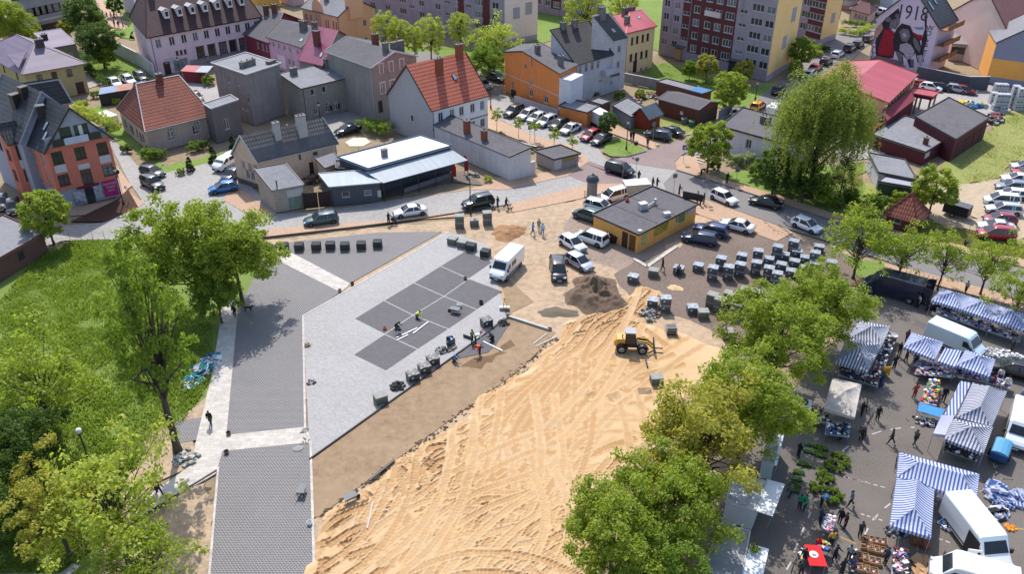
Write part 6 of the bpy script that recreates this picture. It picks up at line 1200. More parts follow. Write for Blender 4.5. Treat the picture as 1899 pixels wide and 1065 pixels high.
car(H_,'#eef0f2',A1(842,945),A1(940,985),'white hatchback driving down the asphalt road'); car(S_,'#e9e9eb',A1(380,945),A1(285,920),'white saloon parked beside the pale yellow pavement'); car(E_,'#2a3468',A1(212,975),A1(110,950),'blue violet estate car beside the yellow pavilion'); car(E_,'#16294a',A1(137,1032),A1(30,1012),'dark blue estate car nearest the yellow pavilion wall')
car(H_,'#e1e3e6',A3(255,450),A3(350,505),'silver white hatchback left of the white van like car'); car(M_,'#eeeff0',A3(397,412),A3(305,380),'white boxy car in front of the yellow pavilion bins'); car(M_,'#24252c',A3(143,655),A3(158,740),'dark grey people carrier facing the camera beside the soil heap'); car(H_,'#b4b9c1',A3(305,592),A3(400,645),'silver hatchback right of the dark people carrier')
car(M_,'#1f4448',A3(375,240),A3(300,215),'dark teal people carrier half behind the yellow pavilion'); car(E_,'#dde1e6',A3(462,168),A3(540,188),'white estate car behind the teal people carrier'); car(M_,'#e8e8ea',A3(565,92),A3(455,122),'white people carrier with dark windows behind the pavilion roof')
car('window_van','#eceef2',B1(1330,305),B1(1235,400),'white high roofed van on the loose earth beside the new square')
g='cars parked below the orange house'
for x,y,k,c,l in ((365,812,U_,'#232327','dark off road car first in the row below the orange house'),(465,832,E_,'#c6c9cd','silver estate second in the row below the orange house'),(532,858,H_,'#dadadc','white hatchback third in the row below the orange house'),(607,880,E_,'#c9ccd1','silver estate fourth in the row below the orange house'),(692,902,H_,'#1e2a2a','dark green hatchback fifth in the parked row'),(780,935,S_,'#c3c6ca','silver saloon between the dark hatchback and red car'),(925,985,H_,'#a41726','bright red hatchback parked by the junction verge'),(1005,1015,H_,'#17191f','black hatchback right of the bright red car')): car(k,c,Z3(x,y),Z3(x-58,y+26),l,g)
car(U_,'#15171b',Z3(235,565),Z3(290,580),'black off road car in the lane left of the orange house'); car(E_,'#a3a9af',Z3(140,612),Z3(195,640),'grey estate car in the lane behind the white gabled house')
car(E_,'#2c3646',Z3(1422,980),Z3(1350,965),'dark blue grey estate beside the red hut'); car(S_,'#171a22',Z3(1515,955),Z3(1440,935),'black saloon behind the blue grey estate near the red hut')
g='cars on the drive by the white garden wall'
for x,y,k,c,l in ((840,600,H_,'#eaeaed','white hatchback nearest the dark hedge on the drive'),(940,580,E_,'#d0d3d7','silver estate between the white and black cars on the drive'),(1030,555,E_,'#1a1c20','black estate close to the white garden wall')): car(k,c,Z1(x,y),Z1(x+40,y+28),l,g)
car(H_,'#22252a',Z1(1030,635),Z1(985,655),'black hatchback behind the tin shed roof'); car(H_,'#4a4e55',Z1(1435,705),Z1(1470,735),'dark grey car between the old house roof and the grey cube')
car('panel_van','#d5dbe6',C1(490,330),C1(380,345),'large pale van at the concrete building in the top left',sc=1.0); car(H_,'#ededf0',C1(580,430),C1(630,450),'white car right of the large pale van',sc=.95); car(H_,'#e6e8ee',C1(720,412),C1(720,450),'white car with its back to the olive house annex'); car(H_,'#d9dde3',C1(262,395),C1(300,400),'small white car behind the large pale van'); car(H_,'#33363c',C1(252,482),C1(290,500),'dark car above the olive hipped roof')
car(H_,'#2c3337',Z6(1115,462),Z6(1180,480),'dark green grey hatchback in the side street'); car(U_,'#131518',Z6(1115,548),Z6(1190,590),'black off road car with roof bars partly behind the big tree'); car(H_,'#1566a6',Z6(1630,578),Z6(1545,592),'bright blue hatchback beside the tan pavement'); car('small_van','#eceef0',Z6(1652,382),Z6(1600,410),'white van beside the cream house gable'); car(H_,'#23304a',Z6(1695,485),Z6(1670,500),'dark blue car tail behind the cream house corner')
car(H_,'#1a1c21',Z6(95,722),Z6(97,770),'black hatchback parked beside the modern house facing the camera'); car(H_,'#15161a',Z6(8,690),Z6(8,730),'black car at the left edge by the modern house'); car(S_,'#15171b',Z2(1045,942),Z2(970,960),'black saloon in the back street beside the square hedge')
car(H_,'#f0a030',A1(520,158),A1(560,130),'orange yellow hatchback on the side street by the willow'); car(U_,'#23252b',A1(655,55),A1(690,20),'dark off road car at the yellow end wall'); car(H_,'#e8e9ee',A1(410,202),A1(450,185),'white hatchback behind the bungalow roof'); car('small_van','#dfe2e8',A1(625,175),A1(660,140),'white van half hidden by the willow crown')
g='cars parked along the side street by the mural'
for x,y,k,c,l in ((258,470,E_,'#dfe2e6','white estate parked third along the side street hedge'),(362,420,U_,'#18191d','black off road car parked before the white estate'),(437,382,H_,'#22242a','black hatchback parked further up the side street'),(525,332,H_,'#4a2329','dark red car parked highest on the side street'),(155,535,H_,'#1e222b','dark car between the red car and white estate'),(60,590,S_,'#b0262c','red saloon parked at the foot of the second block'),(20,640,H_,'#dde3ea','white car next to the red saloon by the willow')): car(k,c,Z5(x,y),Z5(x+45,y-32),l,g)
car(E_,'#c6cad1',Z5(540,75),Z5(500,85),'silver estate in the far car park beside the blue white house'); car(S_,'#252a36',Z5(592,88),Z5(560,95),'dark blue saloon in the far car park'); car('small_van','#e8eaee',Z5(660,98),Z5(705,110),'white van in the far car park left of the mural house')
g='cars parked on the sandy ground at the right'
for x,y,k,c,l in ((1215,560,H_,'#c9cdd2','pale car cut by the right edge above the red roofed one'),(1225,600,H_,'#a81d24','bright red car top cut by the right edge'),(1165,640,S_,'#dfe3e8','white saloon sixth from the bottom of the sandy car park'),(1130,692,E_,'#858b94','grey estate fifth from the bottom of the sandy car park'),(1120,742,H_,'#e8eaed','white hatchback behind the white boxy car'),(1055,785,M_,'#e3e6ea','white boxy car with its nose to the black trailer'),(1070,840,E_,'#c2c6cc','silver estate with an open look and roof bars'),(1045,905,H_,'#8a1830','dark red hatchback third from the bottom of the sandy car park'),(1020,952,S_,'#cfd3d8','silver saloon between the two red cars'),(1020,1005,M_,'#a3142e','crimson people carrier with a pink shiny roof nearest the grass')): car(k,c,A2(x,y),A2(x-90,y-8),l,g)
g='scrapped cars along the dark yard fence'
for x,y,c,l in ((80,205,'#bfbfc2','pale scrapped car beside the warehouse roof end'),(210,235,'#a02c3a','red scrapped car second in the scrap yard row'),(330,270,'#e4e6ea','white scrapped car third in the scrap yard row'),(520,270,'#191a1d','black scrapped car fourth in the scrap yard row'),(760,300,'#9da2a8','grey scrapped car fifth in the scrap yard row'),(890,320,'#7d2a2e','dark red scrapped car last in the scrap yard row')): car(H_,c,C6(x,y),C6(x+60,y+10),l,g)
car('panel_van','#0f1a38',A5(520,225),A5(345,180),'long dark blue van with open rear doors beside the street trees',sc=1.12); car('panel_van','#cfe0e4',A5(1035,665),A5(1220,745),'pale white green van behind the two striped stalls'); car(E_,'#101216',A5(1500,905),A5(1400,880),'black estate car cut by the right edge near the stalls',sc=1.1)
car('panel_van','#eef0f2',A6(1815,610),A6(1790,740),'white van at the right edge facing the small blue trailer'); car('panel_van','#eceeee',A7(1620,545),A7(1730,690),'white van with its side door open in the lower right corner',sc=1.12); car('panel_van','#e9ecee',A7(1600,790),A7(1480,755),'white van roof cut by the bottom edge beside the brown paper')
# open door on the lower right van
v=[o for o in COL.objects if o.name.startswith('panel_van') and 'side door open' in o.get('label','')][0]
mb=MB(); mb.box((1.0,-1.04,1.25),(1.25,.03,1.6)); mb.obj('door_opening',plas,v); mb=MB(); mb.bar((2.0,-1.05,1.15),(1.75,-1.85,1.15),.06,1.3); mb.obj('open_door',paint('#eceeee'),v)
v=[o for o in COL.objects if o.name.startswith('panel_van') and 'dark blue van' in o.get('label','')][0]
for s in(-1,1): mb=MB(); mb.bar((-2.87,s*1.0,1.35),(-3.6,s*1.25,1.35),.06,1.9); mb.obj('open_rear_door',paint('#0f1a38'),v)
mb=MB(); mb.box((-3.2,1.09,1.5),(.5,.03,.9),-.33); mb.obj('door_lining',mat('tan_lining','#a9813f'),v); mb=MB(); mb.box((-2.86,0,1.3),(.02,1.8,1.8)); mb.obj('load_space',plas,v)
# trailers
def trailer(label,ctr,frt,L,W_,Hh,c,name='box_trailer',z=1,roofc=None,arch=False):
    a,b=G(ctr,z),G(frt,z); rz=math.atan2(b.y-a.y,b.x-a.x); t=T(name,label,'trailer',(a.x,a.y,.02),rz); mb=MB(); mb.box((0,0,.55+Hh/2),(L,W_,Hh)); mb.obj('box',mat('trailer_box_'+c[1:],c,rough=.5),t)
    mb=MB()
    if arch: mb.loft([[(x,W_/2*math.cos(u)*1.01,.55+Hh+.28*math.sin(u)) for u in fr(0,PI,7)] for x in(-L/2-.02,L/2+.02)])
    else: mb.box((0,0,.58+Hh),(L+.06,W_+.06,.06))
    mb.obj('roof',mat('trailer_roof_'+(roofc or c)[1:],roofc or c,rough=.5),t); mb=MB(); mb.box((0,0,.48),(L,W_,.14)); mb.bar((L/2,-.3,.48),(L/2+1.1,0,.48),.08,.08); mb.bar((L/2,.3,.48),(L/2+1.1,0,.48),.08,.08); mb.obj('chassis',plas,t)
    for s in(-1,1): wheel(t,-.2,s*(W_/2+.05),.3,.2,s); 
    return t
trailer('black covered box trailer beside the dense tree on the sandy ground',A2(765,845),A2(850,870),3.2,1.6,1.2,'#1c1c20',roofc='#55565e'); trailer('small blue trailer with a pale blue arched tarpaulin roof',A6(1665,800),A6(1620,920),2.2,1.4,.7,'#1f4a78',roofc='#4f93b8',arch=True)
trailer('white caravan behind the clipped bright hedge',Z1(790,880),Z1(850,905),3.6,1.9,1.5,'#d9dbe0',roofc='#eef0f3'); trailer('white box truck body parked by the orange garage',Z3(975,850),Z3(1080,905),4.6,2.1,1.9,'#bfc2c8',roofc='#d5d7db',z=1.4); trailer('white box body behind the yellow pavilion roof',A3(735,45),A3(800,40),3.5,2,1.5,'#a8b0ae',roofc='#dfe2e4',z=1)
trailer('red low loader truck body beside the warehouse',A2(185,330),A2(150,370),3.4,1.9,1.1,'#b2242b',roofc='#c93038',z=1)
def sales(label,roof4,hatch4,zt,zh,rc,bc='#c3c6c9'):                # sales trailer with a raised counter flap
    q=[G(p,zt) for p in roof4]; t=T('sales_trailer',label,'trailer',(q[0].x,q[0].y,0)); o=Vector((q[0].x,q[0].y,0))
    mb=MB(); mb.prism([((v-o).x,(v-o).y) for v in q],.45,zt-.05); mb.obj('box',mat('sales_trailer_side_'+bc[1:],bc,rough=.5),t)
    mb=MB(); mb.prism([((v-o).x*1.01,(v-o).y*1.01) for v in q],zt-.04,zt+.04); mb.obj('roof',mat('sales_trailer_roof_'+rc[1:],rc,'#77777a',rough=.6,vs=1.2),t)
    for i in range(4): mb=MB(); mb.bar(q[i]-o+Vector((0,0,.03)),q[(i+1)%4]-o+Vector((0,0,.03)),.1,.1); mb.obj('roof_rail',m_trimw,t)
    h=[G(p,z_) for p,z_ in zip(hatch4,(zt,zh,zh,zt))]; mb=MB(); mb.slab([v-o for v in h],.06); mb.obj('counter_flap',mat('white_flap','#dcdfe2',rough=.5),t)
    for v in h[1:3]: mb=MB(); mb.tube(v-o,Vector(((v-o).x*.8,(v-o).y*.8,1.3)),.03,n=5); mb.obj('flap_strut',rim_m,t)
    for v in (q[0].lerp(q[1],.5),q[2].lerp(q[3],.5)):
        w=(v-o)*.97; wh_=MB(); wh_.lathe([(.28,0),(.3,.08),(.3,.2),(.28,.25)],n=12); k=wh_.obj('wheel',tyre_m,t); k.location=(w.x,w.y,.3); k.rotation_euler=(PI/2,0,.4)
    return t
sales('white sales trailer with a raised white flap under the olive maple',[B8(905,772),B8(765,740),B8(800,610),B8(958,635)],[B8(905,772),B8(985,797),B8(1042,648),B8(958,625)],2.5,2.6,'#bfc0c3')
sales('grey roofed sales trailer with a white flap and a green plant at the bottom edge',[B8(840,1090),B8(650,1090),B8(738,830),B8(880,868)],[B8(838,1090),B8(935,1100),B8(967,950),B8(880,925)],2.6,2.5,'#8e8f92','#cfd1d4')
sales('pale green white trailer nearly hidden by the olive maple',[B8(990,560),B8(935,540),B8(965,430),B8(1025,400)],[B8(990,560),B8(1005,560),B8(1037,420),B8(1025,400)],2.3,2.2,'#c9d3d2','#a9bcc2')
# wheel loader
def loader():
    a,b=G(A8(1200,610)),G(A8(1400,620)); rz=math.atan2(b.y-a.y,b.x-a.x); t=T('wheel_loader','yellow wheel loader with a black fork frame working on the sand','loader',(a.x+.8,a.y+.9,.05),rz)
    yl=mat('loader_yellow','#d3a24a','#b98c3f',rough=.45); bk=mat('loader_black','#222225',rough=.5); al=mat('loader_grey','#9c9fa3',rough=.5)
    mb=MB(); mb.smooth=False; mb.loft([[(-2.0,-.5,.9),(-2.0,.5,.9),(-2.0,.45,1.35),(-2.0,-.45,1.35)],[(-1.7,-.62,.75),(-1.7,.62,.75),(-1.7,.6,1.75),(-1.7,-.6,1.75)],[(-.75,-.62,.75),(-.75,.62,.75),(-.75,.6,1.8),(-.75,-.6,1.8)]]); mb.obj('engine_cover',yl,t)
    mb=MB(); mb.box((.1,0,.75),(2.4,.8,.35)); mb.box((-.2,0,.98),(1.3,1.1,.3)); mb.obj('chassis',bk,t)
    mb=MB(); mb.loft([[(-.8,-.58,1.1),(-.8,.58,1.1),(-.72,.5,2.5),(-.72,-.5,2.5)],[(.45,-.58,1.1),(.45,.58,1.1),(.2,.5,2.5),(.2,-.5,2.5)]]); c=mb.obj('cab',cgl,t)
    mb=MB(); mb.box((-.27,0,2.55),(1.15,1.2,.12)); mb.obj('cab_roof',al,c)
    mb=MB()
    for x0,x1 in((-.8,-.72),(.45,.2)):
        for s in(-1,1): mb.bar((x0,s*.59,1.1),(x1,s*.51,2.5),.09,.09)
    mb.obj('cab_frame',bk,c)
    for x in(-1.15,1.15):
        for s in(-1,1):
            w=wheel(t,x,s*.78,.55,.42,s); mb=MB(); mb.loft([[(x+.68*math.cos(u),s*y,.55+.68*math.sin(u)) for y in(.55,1.02)]+[(x+.62*math.cos(u),s*y,.55+.62*math.sin(u)) for y in(1.02,.55)] for u in fr(.3,2.8,7)]); mb.obj('mudguard',bk,t)
    for s in(-1,1):
        mb=MB(); mb.bar((.55,s*.35,1.45),(1.6,s*.35,1.35),.14,.2); mb.bar((1.6,s*.35,1.35),(2.35,s*.35,.6),.14,.2); mb.obj('lift_arm',yl,t); mb=MB(); mb.tube((.6,s*.2,1.1),(1.9,s*.25,.95),.06,n=8); mb.obj('hydraulic_ram',al,t)
    mb=MB()
    for z in(.35,.75,1.15): mb.bar((2.45,-.85,z),(2.45,.85,z),.1,.1)
    for y in(-.85,-.3,.3,.85): mb.bar((2.45,y,.25),(2.38,y,1.3),.08,.1)
    mb.obj('fork_frame',bk,t)
    for y in(-.45,.45): mb=MB(); mb.bar((2.45,y,.12),(3.5,y,.1),.13,.06); mb.obj('fork',bk,t)
    mb=MB(); mb.tube((-1.1,-.3,1.8),(-1.1,-.3,2.25),.06,n=8); mb.obj('exhaust',bk,t); t.scale=(.92,.92,.92)
loader()
t=T('loader_fork_attachment','loose grey fork attachment lying on the sand before the loader','attachment',G(A8(1400,690))); mb=MB(); mb.bar((-.3,-.6,.15),(-.3,.7,.15),.15,.3); mb.obj('frame',plas,t)
for y in(-.2,.35): mb=MB(); mb.bar((-.3,y,.08),(1.5,y+.05,.06),.13,.06); mb.obj('fork',rim_m,t)
# ================= pallets of paving stones and building materials
st_m=mat('dark_paving_stone_stack','#4b4e4c','#3c3f3e',rough=.9,vs=1.2,brick=(.25,.14,.022),mortar='#232525'); st_g=mat('green_grey_wrapped_stone','#6d706a','#5c605a',rough=.75,vs=1,brick=(.6,.3,.01),mortar='#4e514c')
st_b=mat('blue_grey_wrapped_stone','#5c6670','#49525b',rough=.5,vs=2.2,brick=(.3,.2,.015),mortar='#343b42'); wrap=mat('shiny_plastic_film','#a9b0b8','#6f7780',rough=.35,vs=3.2,bump=.03,bs=6); gcap=mat('grey_stone_top','#8f9089','#7c7e78',rough=.8,vs=1.5)
wood=mat('pale_pallet_wood','#8a7154','#6e5942',vs=3); dkc=mat('dark_wrapped_stone','#46494c','#34373a',rough=.45,vs=2); lbl=mat('white_paper_label','#e6e6e6')
PAL={}
def pallet_proto(key,body,top,Hh,w=1.15,d=.95,label=True,sag=.03):
    r=T('pallet_of_stones','x','pallet'); mb=MB()
    for y in(-d/2+.06,0,d/2-.06): mb.box((0,y,.05),(w,.1,.09))
    mb.box((0,0,.115),(w,d,.03)); mb.obj('wooden_base',wood,r); mb=MB(); mb.box((0,0,.13+Hh/2),(w,d,Hh)); s=mb.obj('stone_stack',body,r)
    if top:
        rr=random.Random(len(key)); mb=MB(); n=5; vs=[]
        for k in range(n+1):
            for i in range(n+1): vs.append(((i/n-.5)*(w+.05),(k/n-.5)*(d+.05),.15+Hh+rr.uniform(0,sag*2)))
        m=(n+1)**2; vs2=[(x,y,z-.12 if (abs(x)>w/2 or abs(y)>d/2) else z-.05) for x,y,z in vs]
        mb.add(vs+vs2,[(a,a+1,a+n+2,a+n+1) for k in range(n) for a in range(k*(n+1),k*(n+1)+n)])
        for e in ([i for i in range(n+1)],[n*(n+1)+i for i in range(n+1)],[k*(n+1) for k in range(n+1)],[k*(n+1)+n for k in range(n+1)]):
            for a,b in zip(e,e[1:]): mb.add([vs[a],vs[b],vs2[b],vs2[a]],[(0,1,2,3)])
        mb.obj('cover_sheet',top,r)
    if label: mb=MB(); mb.box((-.2,-d/2-.008,.13+Hh*.6),(.2,.01,.16)); mb.obj('paper_label',lbl,r)
    PAL[key]=[r,False]
pallet_proto('w',st_b,wrap,.72); pallet_proto('g',st_g,gcap,.75,label=False,sag=.005); pallet_proto('c',st_m,None,.8,1.1,1.0,False); pallet_proto('d',dkc,dkc,.72,1.1,1.0,True,.02)
def pal(key,p,z,label,rz=None,group=None,lay=0):
    r,u=PAL[key]; o=r if not u else cp(r); PAL[key][1]=True; v=G(p,z); o.location=(v.x,v.y,.02+lay*.92); o.rotation_euler=(0,0,rz if rz is not None else -.35+random.uniform(-.08,.08)); o['label']=label; o['category']='pallet'
    if group: o['group']=group
def stack(key,p,n,desc,group,rz=None):
    rz=-.35+random.uniform(-.1,.1) if rz is None else rz; v=G(p,.92*n)
    for l in range(n):
        if n==1: d='single '+desc
        else: d=('lower ' if l==0 else 'upper ')+desc
        r,u=PAL[key]; o=r if not u else cp(r); PAL[key][1]=True; o.location=(v.x+random.uniform(-.04,.04)*l,v.y,.02+l*.9); o.rotation_euler=(0,0,rz+random.uniform(-.05,.05)*l); o['label']=d; o['category']='pallet'; o['group']=group
ordn=['first','second','third','fourth','fifth','sixth','seventh','eighth','ninth','tenth','eleventh']
ROWS=[('front row',[((155,400),1),((530,330),1),((692,308),1),((815,328),2),((945,322),2),((1040,300),2)]),('row behind it',[((878,250),2),((1170,285),2),((1275,330),2),((1342,375),2)]),('middle row',[((1052,225),2),((1272,255),1),((1375,300),1),((1455,355),1),((1550,400),1)]),
 ('fourth row',[((1185,190),2),((1400,220),1),((1485,275),1),((1575,330),1)]),('fifth row',[((1345,155),2),((1505,195),1),((1570,245),1),((1650,295),1)]),('back row by the road',[((1482,110),2),((1685,155),1),((1655,205),2),((1790,285),1)])]
for rn,L in ROWS:
    for i,(p,n) in enumerate(L): stack('w',A4(*p),n,'film wrapped pallet, %s from the left in the %s beside the road'%(ordn[i],rn.replace(' by the road','').replace(' behind it',' second')),'film wrapped pallets of paving stones')
for i,(p,n) in enumerate((((812,553),2),((875,590),2),((945,540),2),((1008,628),2),((1050,570),2),((1085,510),2),((1160,525),2),((1262,540),2),((1135,665),1),((1235,610),2))): stack('g',A4(*p),n,'green grey pallet, %s from the left in the block near the trees'%ordn[i],'grey pallets of paving stones near the trees',-.55)
stack('g',A4(322,352),1,'plain grey pallet beside the walking man in black','grey pallets of paving stones near the trees'); stack('w',A4(315,605),1,'film wrapped pallet slumping at the edge of the sand tracks','film wrapped pallets of paving stones'); stack('w',A4(420,578),2,'pale capped pallet on the edge of the sand tracks','film wrapped pallets of paving stones',0)
stack('w',A4(643,652),1,'half unpacked pallet with loose film beside the grey block','film wrapped pallets of paving stones',0); stack('g',A4(730,690),1,'short grey pallet right of the half unpacked one','grey pallets of paving stones near the trees',0); stack('g',A8(1458,775),1,'grey pallet standing alone on the sand before the olive maple','grey pallets of paving stones near the trees',.1)
stack('g',A4(935,855),1,'low grey pallet against the tree row on the loose earth','grey pallets of paving stones near the trees',0)
g='dark stone crates along the new paving'
for i,(x,y) in enumerate(((390,975),(475,955),(583,955),(703,952),(803,948),(905,952),(1020,946),(1135,935))): stack('c',Z7(x,y),1,'dark stone crate, %s from the left in the row on the block paving'%ordn[i],g,.05)
for x,y,n,k,l in ((45,862,2,'g','tall pallet left of the two others below the street lamp'),(155,893,1,'g','light topped pallet between the taller ones below the street lamp'),(250,838,2,'g','pallet stack nearest the two pedestrians below the street lamp')): stack(k,Z8(x,y),n,l,'pallets by the street lamp',.1)
for i,(x,y) in enumerate(((885,92),(965,118),(1038,145),(1155,195))): stack('g' if i<2 else 'c',B1(x,y),1,'stone pallet, %s from the left at the top edge of the light square'%ordn[i],'pallets at the top of the light square',-.4)
for x,y,k,l in ((345,915,'g','pale topped pallet nearest the camera on the light square'),(665,695,'d','dark wrapped stone pallet before the one with white film'),(780,620,'d','dark pallet draped with torn white film'),(865,540,'d','dark wrapped pallet behind the one with torn film'),(1395,165,'d','round cornered dark wrapped pallet behind the workers')): stack(k,B2(x,y),1,l,'pallets beside the workers',.5)
def rubble(name,label,p,n,r,s,m,h=.3,flat=1,cat='rubble',elong=None,rz=0):
    v=G(p); mb=MB(); ms=m if isinstance(m,(list,tuple)) else [m]
    for k in range(n):
        mb.mi=random.randrange(len(ms)); a=random.uniform(0,6.3); q=r*random.random()**.6; ex,ey=(elong or (1,1)); x,y=q*math.cos(a)*ex,q*math.sin(a)*ey; z=h*(1-q/r)*random.random(); sz=s*random.uniform(.6,1.4)
        c,d=math.cos(rz),math.sin(rz); mb.at((x*c-y*d,x*d+y*c,z+sz*.3*flat),random.uniform(0,6),random.uniform(-.5,.5),random.uniform(-.5,.5)); mb.box((0,0,0),(sz,sz*.7,sz*.6*flat))
    mb.at(); return mb.obj(name,ms,loc=v,label=label,cat=cat)
rubble('stone_pile','heap of loose dark paving cubes on the light square',B2(520,845),60,.75,.22,st_m,.7); rubble('stone_pile','spilled dark stones beside the broken open pallet',B2(960,490),50,.7,.22,[st_m,gcap],.5); rubble('stone_pile','dark stone cubes piled at the end of the long pipe',B2(1560,220),45,.6,.22,st_m,.6)
rubble('rubble_pile','pile of pale kerb fragments at the foot of the tall tree',B5(790,575),60,1.1,.3,[gcap,mat('pale_rubble','#b9b4ac')],.3); rubble('rubble_pile','scattered grey scrap below the pallets at the sand edge',A4(290,740),50,1.2,.3,[gcap,wrap,plas],.3); rubble('rubble_pile','small heap of dark stones on the light square edge',(577,711),26,.5,.18,[plas,gcap],.2)
rubble('rubble_pile','small heap of brown stones beside the block paving kerb',(571,642),18,.45,.22,[wood,gcap],.2); rubble('tarpaulin_pile','heap of crumpled turquoise, white and blue plastic sheets beside the path',(371,690),190,1.55,.5,[mat('turquoise_sheet','#1f8f93','#157478'),mat('blue_sheet','#256aa5'),wrap,mat('teal_sheet','#146b63'),lbl],.5,.35,'tarpaulin',(.8,2.0),-.25)
rubble('clod_pile','brown earth clods at the loose pallet by the trees',A4(870,760),20,.5,.2,mat('dark_heap_soil','#6e5b4c'),.2); rubble('rubble_pile','broken paving pieces beside the path corner',B6(765,70),14,.45,.16,gcap,.1); rubble('rubble_pile','loose stones along the kerb of the block paving',B6(770,150),10,.5,.14,[gcap,wood],.1)
rubble('flower_pot_rubble','rocks along the terrace bed beside the yellow bush',Z8(160,575),26,.9,.3,gcap,.3,1,'rocks',(1,.5),-.6); rubble('junk_pile','red, white and grey junk in the allotment garden',Z3(1230,745),60,1.8,.5,[mat('red_junk','#a8323a'),lbl,gcap,mat('blue_sheet','#256aa5')],.5); rubble('junk_pile','timber and broken branches in the yard behind the gate',Z7(670,510),60,1.3,.7,[mat('pinkish_timber','#94757a'),wood,plas],.6,.25)
rubble('junk_pile','weathered planks and boards heaped behind the grey block wall',Z3(1370,700),60,2.2,.6,[wood,gcap,mat('rust_sheet','#7d4a37')],.4,.3); rubble('scrap_pile','yellow, turquoise and white scrap bags in the yard',C6(950,590),60,1.9,.8,[lbl,wrap,mat('turquoise_junk','#86b0ae'),mat('yellow_junk','#d8b93c'),mat('blue_sheet','#256aa5')],.6,.8,'scrap',(1.6,.7),-.3)
rubble('scrap_pile','dark scrap metal beside the end of the maroon shed',C6(1370,820),60,1.6,.7,[plas,mat('dark_red_junk','#6d2230'),gcap],.9,.9,'scrap',(.7,1.8),-.5)
# cage crate, sheet pallet, planks, pipes, barrows, tools
def bars(name,label,segs,m,cat,loc,w=.1,h=.08): 
    t=G(loc); mb=MB()
    for a,b,za,zb in segs: mb.bar(G(a)-t+Vector((0,0,za)),G(b)-t+Vector((0,0,zb)),w,h)
    return mb.obj(name,m,loc=t,label=label,cat=cat)
t=T('cage_crate','grey wire cage crate standing on the sand between loader and pallets','crate',G(A8(1570,440)),.05); mb=MB(); mb.box((0,0,.06),(1.1,.9,.1)); mb.obj('base',wood,t); mb=MB()
for z in fr(.15,1.05,6): [mb.bar(a,b,.025,.025) for a,b in (((-.55,-.45,z),(.55,-.45,z)),((.55,-.45,z),(.55,.45,z)),((.55,.45,z),(-.55,.45,z)),((-.55,.45,z),(-.55,-.45,z)))]
for x in fr(-.55,.55,7): [mb.bar((x,y,.1),(x,y,1.05),.025,.025) for y in(-.45,.45)]
mb.obj('wire_cage',rim_m,t); mb=MB(); mb.box((0,0,.55),(1.0,.8,.85)); mb.obj('contents',dkc,t)
wh_=mat('pale_board','#c9c4bb'); alu=mat('aluminium_rail','#d4d6d8',rough=.3,metal=.3)
bars('concrete_pipe','long grey steel pipe lying across the compacted sand',[(A8(275,300),A8(600,405),.15,.15)],mat('grey_steel_pipe','#a5a79f',rough=.5),'pipe',A8(430,350),.26,.26)
for x,y,l in ((272,292,'left'),(600,400,'right')): mb=MB(); mb.at((0,0,.18),0,PI/2); mb.lathe([(.26,-.06),(.26,.06)]); o=mb.obj('pipe_flange',gcap,loc=G(A8(x,y)),label='round flange at the %s end of the long grey pipe'%l,cat='flange'); 
bars('plank','pale plank on the sand edge right of the grey pipe',[(A8(490,535),A8(660,455),.06,.06)],wh_,'plank',A8(490,535)); bars('plank','short pale plank leaning at the sand edge under the pipe end',[(A8(470,515),A8(580,430),.06,.06)],wh_,'plank',A8(470,515))
bars('beam','dark twin beams lying along the ditch edge',[(B6(1215,432),B6(1388,290),.08,.08)],plas,'beam',B6(1215,432),.22,.14); bars('plank','single pale plank on the dug sand near the ditch',[(B6(1242,580),B6(1202,765),.1,.1)],wh_,'plank',B6(1240,580),.1)
for i,(a,b,l) in enumerate((((425,925),(595,845),'longest white screed rail on the dark squares'),((430,945),(520,900),'short white screed rail beside the longest one'),((560,890),(685,795),'upper white screed rail on the dark squares'))): bars('screed_rail',l,[(B1(*a),B1(*b),.12,.12)],alu,'rail',B1(*a),.1,.08)
bars('screed_rail','white screed rail pointing out over the damp sand',[(B2(1365,400),B2(1555,492),.1,.1)],alu,'rail',B2(1365,400),.12,.06); bars('plank','brown plank across the broken pallet beside the workers',[(B2(1020,505),B2(1105,455),.15,.2)],wood,'plank',B2(1020,505),.14)
bars('plank','reddish plank lying beside the orange worker',[(B2(1300,335),B2(1362,290),.1,.3)],mat('reddish_plank','#9a5a40'),'plank',B2(1300,335),.14); bars('board','dark board lying on edge beside the workers',[(B2(1168,350),B2(1240,375),.2,.2)],dkc,'board',B2(1168,350),.06,.45); bars('board','upright slab leaning against the broken pallet',[(B2(1010,455),B2(1085,410),.35,.35)],dkc,'board',B2(1010,455),.1,.7)
for k,(x,y,l) in enumerate(((1115,765,'stray timber on the sand near the loader'),(1400,810,'timber pole lying before the lone pallet'))): bars('plank',l,[(A8(x,y),A8(x+90,y-20 if k==0 else y-60),.06,.06)],wood,'plank',A8(x,y))
t=one('pallet_sheet',(lambda m:(m.box((0,0,.1),(1.3,1.0,.04)),[m.box((0,y,.04),(1.3,.1,.08)) for y in(-.4,0,.4)],m)[2])(MB()),wood,'empty wooden pallet lying flat on the pale sand','pallet',loc=G(A8(1362,905)))
def barrow(p,rz,label):
    t=T('wheelbarrow',label,'wheelbarrow',G(p),rz); mb=MB(); mb.loft([[(-.4,-.25,.35),(-.4,.25,.35),(.35,.2,.35),(.35,-.2,.35)],[(-.55,-.35,.65),(-.55,.35,.65),(.55,.3,.65),(.55,-.3,.65)]]); mb.obj('tray',mat('grey_barrow_tray','#7d7f80'),t)
    for s in(-1,1): mb=MB(); mb.bar((.6,s*.1,.2),(-1.0,s*.3,.55),.04,.04); mb.obj('handle',wood,t); mb=MB(); mb.bar((-.35,s*.25,.4),(-.4,s*.25,0),.04,.04); mb.obj('leg',plas,t)
    mb=MB(); mb.tube((.65,-.05,.2),(.65,.05,.2),.2,n=12); mb.obj('wheel',tyre_m,t)
